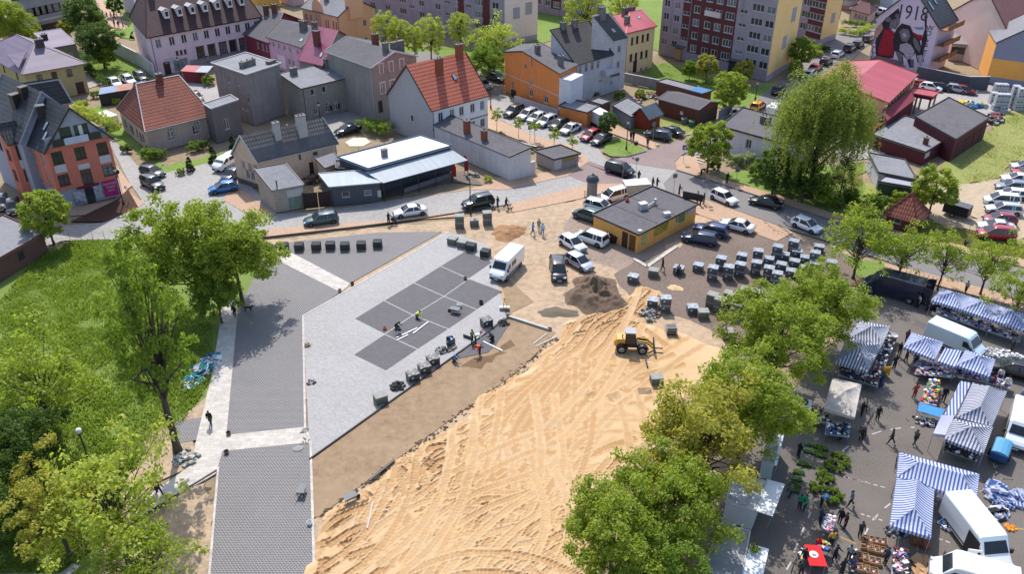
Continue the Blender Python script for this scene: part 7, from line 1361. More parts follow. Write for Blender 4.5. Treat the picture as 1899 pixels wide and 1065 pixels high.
barrow(B6(750,510),1.5,'wheelbarrow standing on the dark block paving by its kerb'); barrow(B6(1088,570),.6,'dark wheelbarrow on the loose sand beyond the ditch'); barrow(B1(905,715),2.8,'wheelbarrow with tools on the upper right dark square')
def bucket(p,label,c='#b9bcc0',r=.22,h=.35): v=G(p); mb=MB(); mb.lathe([(r*.8,0),(r,h),(r*.88,h),(r*.7,.06)],n=12); mb.obj('bucket',mat('bucket_'+c[1:],c),loc=v,label=label,cat='bucket')
bucket(B1(943,665),'white plastic bucket beside the barrow on the dark squares','#e3e4e6',.3,.4); bucket(B1(327,850),'orange and white bucket at the corner of a dark square','#c98a63'); bucket(B4(930,865),'brown tub at the upper corner of the path crossing','#7a5648'); bucket(B4(915,998),'brown tub at the lower corner of the path crossing','#6f5a4c'); bucket(B3(1200,630),'stone ball at the end of the diagonal path','#8b857e'); bucket(B3(1303,572),'dark drum at the right corner of the diagonal path','#4b4642'); bucket(B6(803,725),'white bucket on the kerb of the dark block paving','#d9dadc'); bucket(B1(1120,640),'dark tool bin at the edge of the dark square','#3a3a3e',.25,.4); bucket(B1(990,440),'small brown tub at a corner of the dark squares','#8b6a4d')
def tripod(p,label):
    t=T('survey_tripod',label,'tripod',G(p)); [ (lambda m:(m.bar((0,0,1.3),(.4*math.cos(a),.4*math.sin(a),0),.05,.05),m.obj('leg',mat('yellow_tripod','#d8b548'),t)))(MB()) for a in(0,2.1,4.2)]; mb=MB(); mb.lathe([(.1,0),(.14,.12),(.06,.25)],(0,0,1.3)); mb.obj('instrument',mat('yellow_tripod','#d8b548'),t); mb=MB(); mb.box((0,-.1,.3),(1.1,.4,.3)); mb.obj('rest',rim_m,t)
tripod(A8(240,235),'yellow laser level tripod at the square corner near the long pipe')
mh=MB(); mh.lathe([(.5,0),(.5,.05),(.42,.05),(.42,.01)],n=20); mh.obj('manhole_ring',gcap,loc=G(B6(720,190),.06),label='round concrete manhole ring in a sandy cut of the paving',cat='manhole'); tag(COL.objects[-1],None)
# white crates stacked in the yard
wc=mat('white_washing_machine_crate','#b3b5bb','#9a9ca3',rough=.6); wd_=mat('crate_dark_slot','#4a4c55'); pr=None; n=0
for x,y,nh,l in ((1440,215,2,'by the orange wall'),(1550,220,2,'right by the orange wall'),(1380,360,2,'left of the middle block'),(1470,380,3,'in the middle block'),(1580,385,3,'right of the middle block'),(1660,400,2,'at the end of the middle block'),(1400,560,1,'in front at the left'),(1530,580,1,'in front at the right'),(1750,250,4,'at the far right, rear stack'),(1840,290,4,'at the far right, edge stack'),(1840,470,2,'at the far right, near stack')):
    v=G(C6(x,y),1.0*nh)
    for k in range(nh):
        if pr is None:
            pr=T('appliance_crate','x','crate'); mb=MB(); mb.box((0,0,.5),(1.15,1.1,.94)); mb.obj('box',wc,pr)
            for s in(-.28,.28): mb=MB(); mb.box((s,-.56,.62),(.36,.03,.2)); mb.obj('slot',wd_,pr)
            o=pr
        else: o=cp(pr)
        o.location=(v.x,v.y,k*1.0); o.rotation_euler=(0,0,-.12); tag(o,'pale grey crate %s, %s of its stack'%(l,['bottom','second','third','fourth'][k] if nh>1 else 'the only one'),'crate','pale crates stacked in the yard')
def bin_(p,c,label,s=1): t=T('wheelie_bin',label,'bin',G(p)); mb=MB(); mb.box((0,0,.5),(.9,.7,.85),taper=1.15); mb.obj('body',mat('bin_'+c[1:],c,rough=.5),t); mb=MB(); mb.slab([(-.55,-.45,.98),(.55,-.45,.98),(.5,.42,1.12),(-.5,.42,1.12)],.06); mb.obj('lid',mat('bin_'+c[1:],c),t); t.scale=(s,s,s)
bin_(A3(520,440),'#1d1e20','black bin nearer the white boxy car by the yellow pavilion'); bin_(A3(570,450),'#1d1e20','black bin nearer the dark door of the yellow pavilion'); bin_(Z3(1665,925),'#2c5a44','green bin before the brown garage doors'); bin_(Z3(1610,905),'#6d6f70','grey bin left of the green bin at the brown garage'); bin_(Z3(365,700),'#2a2a2c','dark planter tub at the orange house corner'); bin_(C8(1210,350),'#1c1c1e','black litter bin on the grass by the road',.7); bin_(Z8(1338,350),'#1c1c1e','dark litter bin beside the path to the red hut',.6)
# ================= people
skin_m=mat('skin','#c49a80'); shoe_m=mat('dark_shoes','#232122'); eye_m=mat('eye_dark','#1c1a1a'); hairs=[mat('dark_hair','#2a211c'),mat('fair_hair','#8a6d4a'),mat('grey_hair','#a19e9b')]
def body_mesh(pose):
    P={'pel':(0,0,.95),'che':(.01,0,1.24),'nek':(.01,0,1.45),'hed':(.03,0,1.56),'top':(.03,0,1.66)}
    f=dict(stand=(0,.03,-.03,0,.1,.08),walk=(.05,.34,-.3,.1,.35,-.3),bend=(1.15,.1,-.06,.15,.5,.45),crouch=(.75,.0,.0,1.2,.6,.5),carry=(0,.12,-.1,.05,.55,.5))[pose]
    lean,l1,l2,kn,a1,a2=f; dz=-.5 if pose=='crouch' else 0
    def rot(p): x,y,z=p; z-=.95; c,s=math.cos(lean),math.sin(lean); return (x*c+z*s,y,z*c-x*s+.95)
    J={k:rot(v) for k,v in P.items()}
    for s,n,l,a in((1,'L',l1,a1),(-1,'R',l2,a2)):
        J['sh'+n]=rot((0,s*.18,1.38)); sh=J['sh'+n]; down=.0 if lean<.5 else .1
        J['el'+n]=(sh[0]+math.sin(a)*.26+.02,s*.24,sh[2]-math.cos(a)*.27); b=a+.35+(.4 if pose in('carry','crouch') else 0); e=J['el'+n]; J['wr'+n]=(e[0]+math.sin(b)*.24,s*.25,e[2]-math.cos(b)*.24); J['ha'+n]=(J['wr'+n][0]+math.sin(b)*.08,s*.25,J['wr'+n][2]-math.cos(b)*.08)
        J['hi'+n]=(0,s*.095,.9)
        if pose=='crouch': J['kn'+n]=(.4 if s>0 else .3,s*.16,.86+(-.0 if s>0 else -.32)); J['an'+n]=(.08 if s>0 else -.1,s*.14,.58); J['to'+n]=(.28 if s>0 else .06,s*.15,.54)
        else: k=(math.sin(l+kn*.5)*.42,s*.1,.9-math.cos(l+kn*.5)*.42); J['kn'+n]=k; J['an'+n]=(k[0]+math.sin(l-kn-(.25 if l<-.1 else 0))*.42,s*.1,k[2]-math.cos(l-kn-(.25 if l<-.1 else 0))*.42); an=J['an'+n]; J['to'+n]=(an[0]+.17,s*.12,max(an[2]-.05,.035))
    if dz: J={k:(x,y,z+dz) for k,(x,y,z) in J.items()}
    low=min(z for x,y,z in J.values()); J={k:(x,y,z-low+.04) for k,(x,y,z) in J.items()}
    Rr={'pel':.165,'che':.185,'nek':.065,'hed':.1,'top':.078,'sh':.095,'el':.065,'wr':.038,'ha':.038,'hi':.115,'kn':.082,'an':.055,'to':.042}
    ks=list(J); E=[('pel','che'),('che','nek'),('nek','hed'),('hed','top')]+[e for n in'LR' for e in(('che','sh'+n),('sh'+n,'el'+n),('el'+n,'wr'+n),('wr'+n,'ha'+n),('pel','hi'+n),('hi'+n,'kn'+n),('kn'+n,'an'+n),('an'+n,'to'+n))]
    me=bpy.data.meshes.new('b'); me.from_pydata([J[k] for k in ks],[(ks.index(a),ks.index(b)) for a,b in E],[]); o=bpy.data.objects.new('b',me); COL.objects.link(o)
    m=o.modifiers.new('s','SKIN'); sv=me.skin_vertices[0].data
    for i,k in enumerate(ks): r=Rr.get(k) or Rr[k[:2]]; sv[i].radius=(r,r*(1.0 if k not in('pel','che') else .78)); sv[i].use_root=(k=='pel')
    m2=o.modifiers.new('u','SUBSURF'); m2.levels=1; dg=bpy.context.evaluated_depsgraph_get(); r=bpy.data.meshes.new_from_object(o.evaluated_get(dg)); bpy.data.objects.remove(o)
    V=[tuple(v.co) for v in r.vertices]; F=[tuple(p.vertices) for p in r.polygons]; seg=[]
    grp={'che-nek':1,'pel-che':1}
    def mi(c):
        best=(9,0)
        for a,b in E:
            A,B=Vector(J[a]),Vector(J[b]); t=max(0,min(1,(c-A).dot(B-A)/max(1e-6,(B-A).length_squared))); d=(c-A.lerp(B,t)).length-(Rr.get(a) or Rr[a[:2]])*.6
            m=0 if a in('nek','hed') or a[:2]=='wr' else 2 if a[:2] in('hi','kn') or b[:2]=='hi' else 3 if a[:2]=='an' else 1
            if a=='pel' and b=='che' and t<.12: m=2
            if d<best[0]: best=(d,m)
        return best[1]
    M=[mi(sum((Vector(V[i]) for i in f),Vector())/len(f)) for f in F]
    mb=MB(); mb.v=V; mb.f=F; mb.m=M; mb.sm=[True]*len(F); mb.smooth=True
    for n,s in(('L',1),('R',-1)):
        h=Vector(J['ha'+n]); d=(h-Vector(J['wr'+n])).normalized(); sd=Vector((0,1,0)).cross(d).normalized()
        for k in range(4): mb.mi=0; b=h+sd*(.03-.02*k); q=b+d*(.05-.004*abs(k-1)); mb.tube(b,q,.0095,.009,6); mb.tube(q,q+d*.03+Vector((0,-s*.012,0)),.009,.007,6)
        b=h-d*.04+sd*.035; mb.tube(b,b+sd*.03+d*.03,.011,.009,6)
    hd=Vector(J['hed']); ax=(Vector(J['top'])-hd).normalized(); fw=Vector((0,1,0)).cross(ax).normalized(); c=hd+ax*.04
    mb.tube(c+fw*.09+ax*.02,c+fw*.118-ax*.01,.01,.014,6); mb.mi=4
    for s in(-1,1): mb.blob(tuple(c+fw*.088+ax*.025+Vector((0,s*.033,0))),(.011,.013,.009),6,4)
    mb.mi=0
    for s in(-1,1): mb.blob(tuple(c+Vector((0,s*.098,0))),(.018,.012,.03),6,4)
    mb.mi=4; mb.bar(c+fw*.094-ax*.035-Vector((0,.02,0)),c+fw*.094-ax*.035+Vector((0,.02,0)),.01,.008)
    me=mb.mesh('body',[skin_m]*5); hb=MB(); hb.smooth=True; q=c+ax*.035-fw*.018; hb.blob(tuple(q),(.108,.103,.1),10,6); return me,hb.mesh('hair',skin_m),J
POSE={k:body_mesh(k) for k in('stand','walk','bend','crouch','carry')}
def cloth(c): return mat('cloth_'+c[1:],c,c,rough=.9)
def person(p,pose,top,leg,label,face=None,hair=0,s=None,group=None,z=0,hat=None):
    me,hm,J=POSE[pose]; v=G(p,z); rz=face if face is not None else random.uniform(0,6.28)
    o=T('person',label,'person',(v.x,v.y,.03),rz,group); b=bpy.data.objects.new('body',me); link(b,o); q=s or random.uniform(.95,1.05); o.scale=(q,q,q)
    for i,m in enumerate((skin_m,cloth(top),cloth(leg),shoe_m,eye_m)): b.material_slots[i].link='OBJECT'; b.material_slots[i].material=m
    h=bpy.data.objects.new('hair' if not hat else 'hat',hm); link(h,o); h.material_slots[0].link='OBJECT'; h.material_slots[0].material=cloth(hat) if hat else hairs[hair]; return o
K='#1f1f24';J_='#2d3a55'
# the point given is the feet
for a in ((B4(805,800),'walk',K,'#4a4340','man in black walking on the pale path beside the block paving',-1.4),(B5(680,735),'walk','#4a3238','#1e1d20','person in dark red striding on the lower left path',-.4),(B3(338,838),'stand',K,K,'person in black standing on the path under the big trees',-1.6),
 (A4(392,365),'walk','#17171a','#202024','man in black walking past the plain grey pallet',-2.9),(A4(516,410),'bend','#3a2c3a','#232227','person leaning over a wrapped pallet beside the road',1.2),(B7(612,330),'carry','#1c1c1f','#1c1c1f','man in black at the kerb with a stroller',-.6),(B7(1378,213),'stand','#26262b','#26262b','taller dark pedestrian behind the black off road car',-.5),(B7(1438,218),'walk','#1f1f22','#2a2c33','dark pedestrian walking away from the black off road car',-.4),
 (B7(1625,400),'walk','#4a86c8','#24365c','pedestrian in a blue jacket beside the low sand heap',0.4),(B7(1668,370),'stand','#8d8f8b','#8d8880','grey clad pedestrian behind the two blue ones at the sand heap',-1.2),(B7(1695,405),'walk','#a8c4e4','#5d7ca6','pedestrian in pale blue right of the sand heap',-1.5),
 (Z8(1300,325),'walk',K,K,'person in black on the path left of the red hut pole',-2.4),(Z8(1318,320),'stand',K,K,'second person in black close beside on the hut path',-2.4),(Z8(1422,365),'stand','#5a4a3a','#3a2f2a','lone person on the tan path below the dark estate',1),(Z8(1357,615),'stand','#33332f','#2a2a2a','person among the plants by the crossing sign',1),(Z8(1458,668),'stand','#39402c','#2b2b2b','left person of the pair behind the pavilion roof',.4),(Z8(1490,670),'carry','#1f1f22','#2a2a33','right taller person of the pair behind the pavilion roof',.5),
 (Z8(1652,720),'carry','#242327','#2a2a2e','person in dark clothes waiting at the pavement edge',-.2),(Z8(1785,770),'stand','#8d8580','#3c3a3f','first of three people at the pavilion board',.6),(Z8(1808,795),'stand','#4b4742','#2b2b30','second of three people at the pavilion board',2.6),(Z8(1832,785),'stand','#1f1f23','#2b2b30','third of three people at the pavilion board',2.8),(A1(140,625),'bend','#5c2a30','#222226','cyclist in dark red at the corner tree',-.4),(A1(310,678),'stand','#222824','#26282c','person in black on the pavement under the bushes',-1.2),
 (C8(1185,905),'walk','#b8b2a6','#3a3a40','person in a pale jacket walking behind the striped stalls',.8),(C8(960,345),'bend','#242424','#222226','person crouching over a black and white bundle on the road verge',.5)): person(*a[:5],face=a[5])
g='far pedestrians on the square at the top left'
for x,y,l in ((1510,240,'leftmost'),(1570,270,'tallest'),(1635,270,'middle'),(1675,225,'rearmost'),(1678,285,'nearer'),(1680,400,'lower left'),(1740,405,'lower right small')): person(C1(x,y),'walk',K,K,l+' far pedestrian in black on the pale square',group=g)
hv='#d7e040'
for a in ((B2(1015,425),'bend','#1f4a8a','#26262b','worker in blue bending over the broken pallet',-.6),(B2(1065,590),'crouch','#2a5f9e','#3b3630','worker in blue crouching at the paving edge',-.4),(B2(1255,410),'stand','#6f8a3c','#2a2a30','tall worker in a green vest standing with tools',-.6),(B2(1285,415),'bend','#cfd2d6','#2b2b30','worker in a white shirt beside the green vested one',.2),(B2(1330,515),'bend','#e2502a','#26262a','worker in bright orange over the new dark stones',-2.2),(B2(1465,395),'crouch','#232327','#232327','worker in black crouching on the new dark stones',2.6),(B2(700,165),'crouch','#c9d64a','#2a2a2e','kneeling worker in a yellow green vest on the dark squares',0),(B2(500,270),'crouch','#17171a','#1d1d20','left kneeling worker in black on the dark squares',-.4),(B2(548,330),'crouch','#26262c','#c9c9cc','right kneeling worker in black with pale trousers',2.4)): person(*a[:5],face=a[5])
MK=[(A5(690,400),K,'#2a2a30','person in black left of two at the dark blue van doors'),(A5(715,405),'#b7b1ad','#26262c','person with a pale top at the dark blue van doors'),(A5(790,430),'#1d1d21','#1d1d21','dark shopper between the blue van and the first striped stall'),(A5(560,800),'#26231f','#26231f','man in black between the left tent and the middle tents'),(A5(520,910),'#20242a','#20242a','man in black with a rucksack near the yellow sign'),(A5(955,480),'#55585c','#26262c','shopper under the front edge of the first striped stall'),(A5(1045,520),'#8d9b96','#6d7170','shopper in pale clothes before the second striped stall'),(A5(1145,535),'#9aa7b8','#2b2b33','shopper in light blue at the second striped stall'),(A5(1220,575),'#c9c3bf','#333339','shopper in white bending at the stall table'),(A5(1295,595),'#a8b4bc','#4c5560','person in pale blue standing before the third striped stall'),(A5(1480,780),'#2a2e34','#24262c','person with a pale cap at the right clothes tables'),
 (A5(620,700),'#5e4a30','#2d2a2a','person in brown at the corner of the middle tent'),(A5(615,850),'#7d2a33','#2d2a2a','person in dark red under the middle tent'),(A5(690,880),'#3b4a5a','#2a2d38','person in slate blue under the middle tent'),(A5(205,1030),'#8f939a','#333338','grey haired person bending over the shoe boxes'),(A5(410,1050),'#5a6a84','#24304c','person in jeans right of the yellow sign'),(A5(1030,970),'#7c8ba0','#2f3648','shopper in grey blue before the linked canopy'),
 (A6(1000,405),'#a04a44','#8a3a3c','woman in red beside the table of coloured clothes'),(A6(1222,430),'#26242c','#26242c','person in black right of the coloured clothes table'),(A6(720,575),'#1d1d20','#232327','man in black holding a bicycle'),(A6(825,755),'#2b2926','#26262a','elderly person in black walking alone across the market'),(A6(595,740),'#222225','#222225','person in black pushing a pram'),(A6(440,730),'#1b1b1e','#1b1b1e','person in black at the small goods table'),(A6(120,860),'#1f2226','#1f2226','person in black among the green plant trays'),(A6(750,325),'#24304c','#2f4670','person in jeans near the shoe tables'),(A6(1810,430),'#7d93a8','#5b6d84','woman in a blue dress at the right edge'),(A6(1695,345),'#d9cfca','#c2b5b0','woman in white at the end of the long goods table'),(A6(600,540),'#1e1e22','#22232a','person standing under the dirty white tent edge'),(A6(860,930),'#1d1d20','#26262b','person half behind the long striped canopy'),
 (A7(575,400),'#168a5a','#24242a','left person in a bright green jacket'),(A7(605,405),'#1a9a66','#20504a','right person in a bright green jacket'),(A7(700,385),'#3f6ea0','#26262a','person in blue bending over the potted flowers'),(A7(875,380),'#5a6a80','#1c1c20','man with a dark rucksack walking past the flowers'),(A7(695,490),'#22305a','#22305a','person in navy left of the pink goods table'),(A7(812,480),'#1e1e22','#26262b','person in black right of the pink goods table'),(A7(842,510),'#4a1f2a','#26262b','person in dark maroon at the pink goods table'),(A7(780,700),'#1d1e22','#1d1e22','person in black near the red stall'),(A7(862,700),'#8e9096','#3a3a40','grey clad person with glasses near the bicycles'),(A7(675,650),'#c21f24','#2a2a2e','child in bright red beside the toy stall'),(A7(720,720),'#17181c','#17181c','person in black crouching beside the toy stall'),(A7(825,780),'#232326','#232326','cyclist in black at the bottom edge'),(A7(600,720),'#26262c','#26262c','person in black left of the red stall'),(A7(585,790),'#3a3c44','#26262b','person at the bottom edge beside the red stall')]
for i,(p,t_,l_,lb) in enumerate(MK): person(p,'bend' if 'bending' in lb or 'over' in lb and 'under' not in lb else 'crouch' if 'crouch' in lb else 'walk' if 'walk' in lb else 'carry' if i%3==0 else 'stand',t_,l_,lb,group='people at the market')
def bike(p,rz,label,c='#2a2a2e'):
    t=T('bicycle',label,'bicycle',G(p),rz); f=MB(); [f.tube(a,b,.018,n=5) for a,b in(((-.5,0,.34),(-.1,0,.32)),((-.1,0,.32),(-.25,0,.85)),((-.25,0,.8),(.4,0,.78)),((-.1,0,.32),(.42,0,.75)),((-.5,0,.34),(-.25,0,.78)),((.4,0,.9),(.52,0,.34)))]; f.obj('frame',mat('bike_'+c[1:],c,rough=.3),t)
    for x in(-.5,.52):
        mb=MB(); n=16; vs=[((.32+q*math.cos(w))*math.cos(2*PI*i/n)+x,q*math.sin(w),(.32+q*math.cos(w))*math.sin(2*PI*i/n)+.34) for i in range(n) for q,w in((.02,0),(.02,1.57),(.02,3.14),(.02,4.71))]; mb.add(vs,[(i*4+k,i*4+(k+1)%4,((i+1)%n)*4+(k+1)%4,((i+1)%n)*4+k) for i in range(n) for k in range(4)]); mb.obj('wheel',tyre_m,t)
    mb=MB(); mb.tube((.38,-.28,1.0),(.38,.28,1.0),.015,n=5); mb.obj('handlebar',plas,t); mb=MB(); mb.box((-.26,0,.9),(.25,.13,.05)); mb.obj('saddle',plas,t)
bike(A6(665,590),.9,'dark bicycle held by the man in black'); bike(A6(640,480),1.2,'bicycle with bags nearer the dirty white tent'); bike(Z6(575,720),.1,'bicycle leaning by the white shop posters','#3a5a9a'); bike(A7(800,770),0,'bicycle at the bottom edge beside the cyclist'); bike(A1(135,640),.3,'bicycle at the corner tree','#6a2228'); bike(A7(545,740),1.0,'bicycle beside the red stall')
def pram(p,rz,label): t=T('pram',label,'pram',G(p),rz); mb=MB(); mb.box((0,0,.65),(.7,.42,.3),taper=1.1); mb.obj('basket',cloth('#232327'),t); mb=MB(); mb.blob((-.12,0,.85),(.25,.22,.22)); mb.obj('hood',cloth('#3a3a42'),t); mb=MB(); mb.bar((-.35,0,.75),(-.7,0,1.0),.35,.03); mb.obj('handle',rim_m,t); [ (lambda m:(m.tube((x,y-.02,.13),(x,y+.02,.13),.13,n=10),m.obj('wheel',tyre_m,t)))(MB()) for x in(-.28,.28) for y in(-.2,.2)]
pram(A6(610,680),1.4,'dark pram pushed across the market'); pram(B7(650,325),-.3,'dark stroller at the kerb beside the white saloon')
def dog(p,rz,label,c,s=1.):
    J={'hip':(-.3,0,.5),'mid':(0,0,.5),'che':(.25,0,.5),'nek':(.38,0,.62),'hed':(.5,0,.7),'nos':(.64,0,.66),'ta1':(-.4,0,.55),'ta2':(-.58,0,.66)}; E=[('hip','mid'),('mid','che'),('che','nek'),('nek','hed'),('hed','nos'),('hip','ta1'),('ta1','ta2')]; Rr=dict(hip=.11,mid=.1,che=.13,nek=.08,hed=.075,nos=.035,ta1=.03,ta2=.015)
    for sd,n in((1,'L'),(-1,'R')):
        for k,q in(('f',[(.24,.38,.06),(.25,.2,.035),(.24,.05,.03),(.29,.02,.03)]),('h',[(-.24,.38,.07),(-.38,.22,.035),(-.33,.05,.03),(-.27,.02,.03)])):
            pv='che' if k=='f' else 'hip'
            for i,(x,z,r) in enumerate(q): nm=k+n+str(i); J[nm]=(x,sd*.09,z); Rr[nm]=r; E.append((pv,nm)); pv=nm
    ks=list(J); me=bpy.data.meshes.new('d'); me.from_pydata([J[k] for k in ks],[(ks.index(a),ks.index(b)) for a,b in E],[]); o=bpy.data.objects.new('d',me); COL.objects.link(o); o.modifiers.new('s','SKIN'); sv=me.skin_vertices[0].data
    for i,k in enumerate(ks): sv[i].radius=(Rr[k],Rr[k]); sv[i].use_root=(k=='mid')
    o.modifiers.new('u','SUBSURF').levels=1; r=bpy.data.meshes.new_from_object(o.evaluated_get(bpy.context.evaluated_depsgraph_get())); bpy.data.objects.remove(o); r.materials.clear(); r.materials.append(cloth(c))
    t=T('dog',label,'dog',G(p),rz); t.scale=(s,s,s); link(bpy.data.objects.new('body',r),t); mb=MB(); [mb.tube((.48,y,.74),(.46,y*1.4,.84),.03,.008,5) for y in(-.05,.05)]; mb.obj('ears',cloth(c),t)
dog(B3(450,790),0,'brown dog standing at the tree trunk beside the path','#3c2a22',1.1); dog(B7(1345,212),2.8,'white dog beside the taller dark pedestrian','#d9d3cc',.8); dog(B7(1465,235),.2,'low dark dog ahead of the walking pedestrian','#2b2622',.8)
# ================= street furniture
pole_m=mat('dark_green_lamp_iron','#20241f','#2a2e2a',rough=.5)
def lamp(base,h,label,two=False):
    t=T('street_lamp',label,'street lamp',G(base)); mb=MB(); mb.lathe([(.16,0),(.16,.5),(.08,.7),(.07,h*.6),(.055,h)],n=8); mb.obj('post',pole_m,t); mb=MB(); mb.lathe([(.05,h),(.2,h+.15),(.26,h+.5),(.08,h+.66)],n=8); mb.obj('lantern',mat('lamp_glass','#c9c8bf',rough=.2),t); mb=MB(); mb.lathe([(.3,h+.5),(.22,h+.62),(.04,h+.8)],n=8); mb.obj('lantern_cap',pole_m,t)
for b,tp,l in ((Z8(130,860),Z8(125,575),'iron street lamp beside the black off road car'),(Z8(1267,388),Z8(1275,180),'iron street lamp on the grass verge'),(C7(1500,800),C7(1500,420),'iron street lamp at the white gabled house corner'),(Z6(905,712),Z6(868,450),'iron street lamp before the modern house'),(Z2(845,882),Z2(840,760),'street lamp before the long sooty tenement'),(C1(1803,382),C1(1755,80),'tall street lamp on the far pale square'),(Z1(1325,570),Z1(1290,430),'street lamp before the pink office'),(A1(498,128),A1(528,10),'street lamp on the lawn by the side street'),(A1(145,0+780),A1(160,700),'short post lamp at the left hedge')): lamp(b,max(2.2,hz(b,tp)-.4),l) if 'short' not in l else None
t=T('park_lamp','white globe park lamp among the lower left maples','street lamp',G(B5(410,682))); h=hz(B5(410,682),B5(343,465)); mb=MB(); mb.tube((0,0,0),(0,0,h),.06,n=8); mb.obj('post',pole_m,t); mb=MB(); mb.smooth=True; mb.blob((0,0,h+.2),(.25,.25,.25),12,8); mb.obj('globe',lbl,t)
sb=mat('sign_blue','#2a63b0'); sg_=mat('sign_back_grey','#6f7378'); sy=mat('sign_orange','#d8893a')
def sign(base,top,label,shape='sq',m=None,size=.65,rz=.2):
    h=hz(base,top); t=T('road_sign',label,'road sign',G(base),rz); mb=MB(); mb.tube((0,0,0),(0,0,h),.035,n=6); mb.obj('pole',rim_m,t); mb=MB()
    if shape=='sq': mb.box((0,-.05,h-size/2),(size,.03,size))
    else: mb.at((0,-.05,h-size/2),0,PI/2); mb.lathe([(size/2,-.015),(size/2,.015)],n=16 if shape=='o' else 4)
    o=mb.obj('sign_plate',m or sg_,t)
    if m is sb: mb=MB(); mb.add([(-.22,-.07,h-.55),(.22,-.07,h-.55),(0,-.07,h-.13)],[(0,1,2)]); mb.add([(-.22,-.068,h-.55),(0,-.068,h-.13),(.22,-.068,h-.55)],[(0,1,2)]); mb.obj('sign_symbol',lbl,o); mb=MB(); mb.bar((0,-.075,h-.28),(.02,-.075,h-.5),.05,.02); mb.obj('figure',plas,o)
for a in ((Z8(1683,482),Z8(1690,350),'blue pedestrian crossing sign at the street corner','sq',sb,.75),(Z8(1335,607),Z8(1343,440),'round sign seen from behind by the crossing plants','o'),(Z8(1240,600),Z8(1248,468),'small orange sign beside the dark people carrier','d',sy,.4),(Z8(1612,697),Z8(1622,560),'square sign seen from behind by the waiting person','sq'),(Z8(1838,775),Z8(1850,600),'tall double sign beside the three people','o'),(A1(368,690),A1(380,570),'blue grey sign half hidden by the lilac','sq',None,.7),(A1(165,790),A1(175,650),'round sign post at the asphalt road edge','o'),(Z3(483,1030),Z3(483,918),'square sign seen from behind by the young trees','sq'),(Z8(1460,325),Z8(1460,185),'small square sign before the dark blue grey estate','sq'),(Z6(945,690),Z6(925,570),'white sign before the modern house beside the lamp','sq',lbl,.4),(Z6(915,700),Z6(862,450),'round black traffic mirror beside the iron lamp','o',plas,.7)): sign(*a)
# advertising column
b_=Z8(1015,733); t=T('advertising_column','grey advertising column with a dark domed cap on the corner pavement','advertising column',G(b_)); h=hz(b_,Z8(1018,612)); mb=MB(); mb.lathe([(.78,0),(.78,.15),(.72,.16),(.72,h)],n=20); mb.obj('drum',mat('poster_grey','#8d8884','#6a6663',vs=2.5),t); mb=MB(); mb.smooth=True; mb.lathe([(.9,h),(.92,h+.15),(.75,h+.6),(.35,h+.85),(.1,h+.95),(.12,h+1.1)],n=20); mb.obj('cap',mat('slate_cap','#39424c',rough=.5),t)
t=T('crate_stack','small brown wooden frame leaning at the advertising column','frame',G(Z8(980,735))); mb=MB(); [mb.bar((-.35,0,z),(.35,0,z),.06,.08) for z in(.1,.5,.9)]; [mb.bar((x,0,0),(x,0,1.1),.06,.08) for x in(-.35,.35)]; mb.obj('frame',wood,t)
for k,(p,q,l) in enumerate((((130,444),(300,440),'low wire fence along the meadow behind the brick hut'),(A2(560,900),A2(880,1010),'low wire fence along the sandy car park'),(C8(490,700),C8(900,820),'low tan railing behind the dark blue van'))):
    a,b=G(p),G(q); t=T('wire_fence',l,'fence',a); n=8
    for i in range(n+1): mb=MB(); v=a.lerp(b,i/n)-a; mb.tube(v,v+Vector((0,0,1.0)),.03,n=5); mb.obj('post',mat('concrete_post','#a59c92'),t)
    for z in(.35,.65,.95): mb=MB(); mb.bar(Vector((0,0,z)),b-a+Vector((0,0,z)),.02,.02); mb.obj('rail',mat('wire_grey','#8d857c'),t)
pb=MB(); pb.lathe([(0.05,2.3),(2.0,1.9),(2.0,1.75),(1.9,1.78)],n=6); t=T('parasol','cream hexagonal parasol between the restaurant and the hedge','parasol',G(Z7(1000,240),1.9)*1); t.location.z=0; pb.obj('canopy',mat('cream_cloth','#e0d6bd',rough=.9),t); mb=MB(); mb.tube((0,0,0),(0,0,2.3),.04); mb.obj('pole',wood,t)
t=T('market_roof','small shelter with a pink red and grey roof before the pink office','shelter',G(Z1(1450,590))); mb=MB(); mb.slab([(-2.6,-1.2,2.3),(.4,-1.9,2.3),(.9,.9,2.7),(-2.2,1.3,2.7)],.08); mb.obj('red_roof',m_redm,t); mb=MB(); mb.slab([(.4,-1.9,2.32),(2.9,-2.2,2.32),(3.2,.8,2.72),(.9,.9,2.72)],.08); mb.obj('grey_roof',m_zinc,t); mb=MB(); mb.box((-.5,-.2,1.1),(3.4,2,2.2),-.15); mb.obj('stall',mat('dark_red_stall','#7a2a33'),t)
t=T('tin_shed','long low tin shed with a blue grey and rusty roof behind the old house','shed',G(Z1(850,720))); a=G(Z1(720,690),2.2)-t.location;b=G(Z1(965,650),2.2)-t.location;c=G(Z1(800,640),2.2)-t.location;d=G(Z1(920,625),2.2)-t.location; a.z=b.z=c.z=d.z=2.2; e=G(Z1(850,690),2.2)-t.location; mid=a.lerp(b,.5); back=(c-a)*.5+(d-b)*.5; back.z=.3
mb=MB(); mb.slab([a,mid,mid+back,a+back],.08); mb.obj('blue_roof',mat('blue_grey_tin','#8fa0b8',brick=(.2,40,.02)),t); mb=MB(); mb.slab([mid,b,b+back,mid+back],.08); mb.obj('rust_roof',mat('rusty_tin','#9a6a58','#b08a7a',vs=1),t); mb=MB(); mb.prism([(v.x,v.y) for v in(a,b,b+back*.9,a+back*.9)],0,2.1); mb.obj('wall',plas,t)
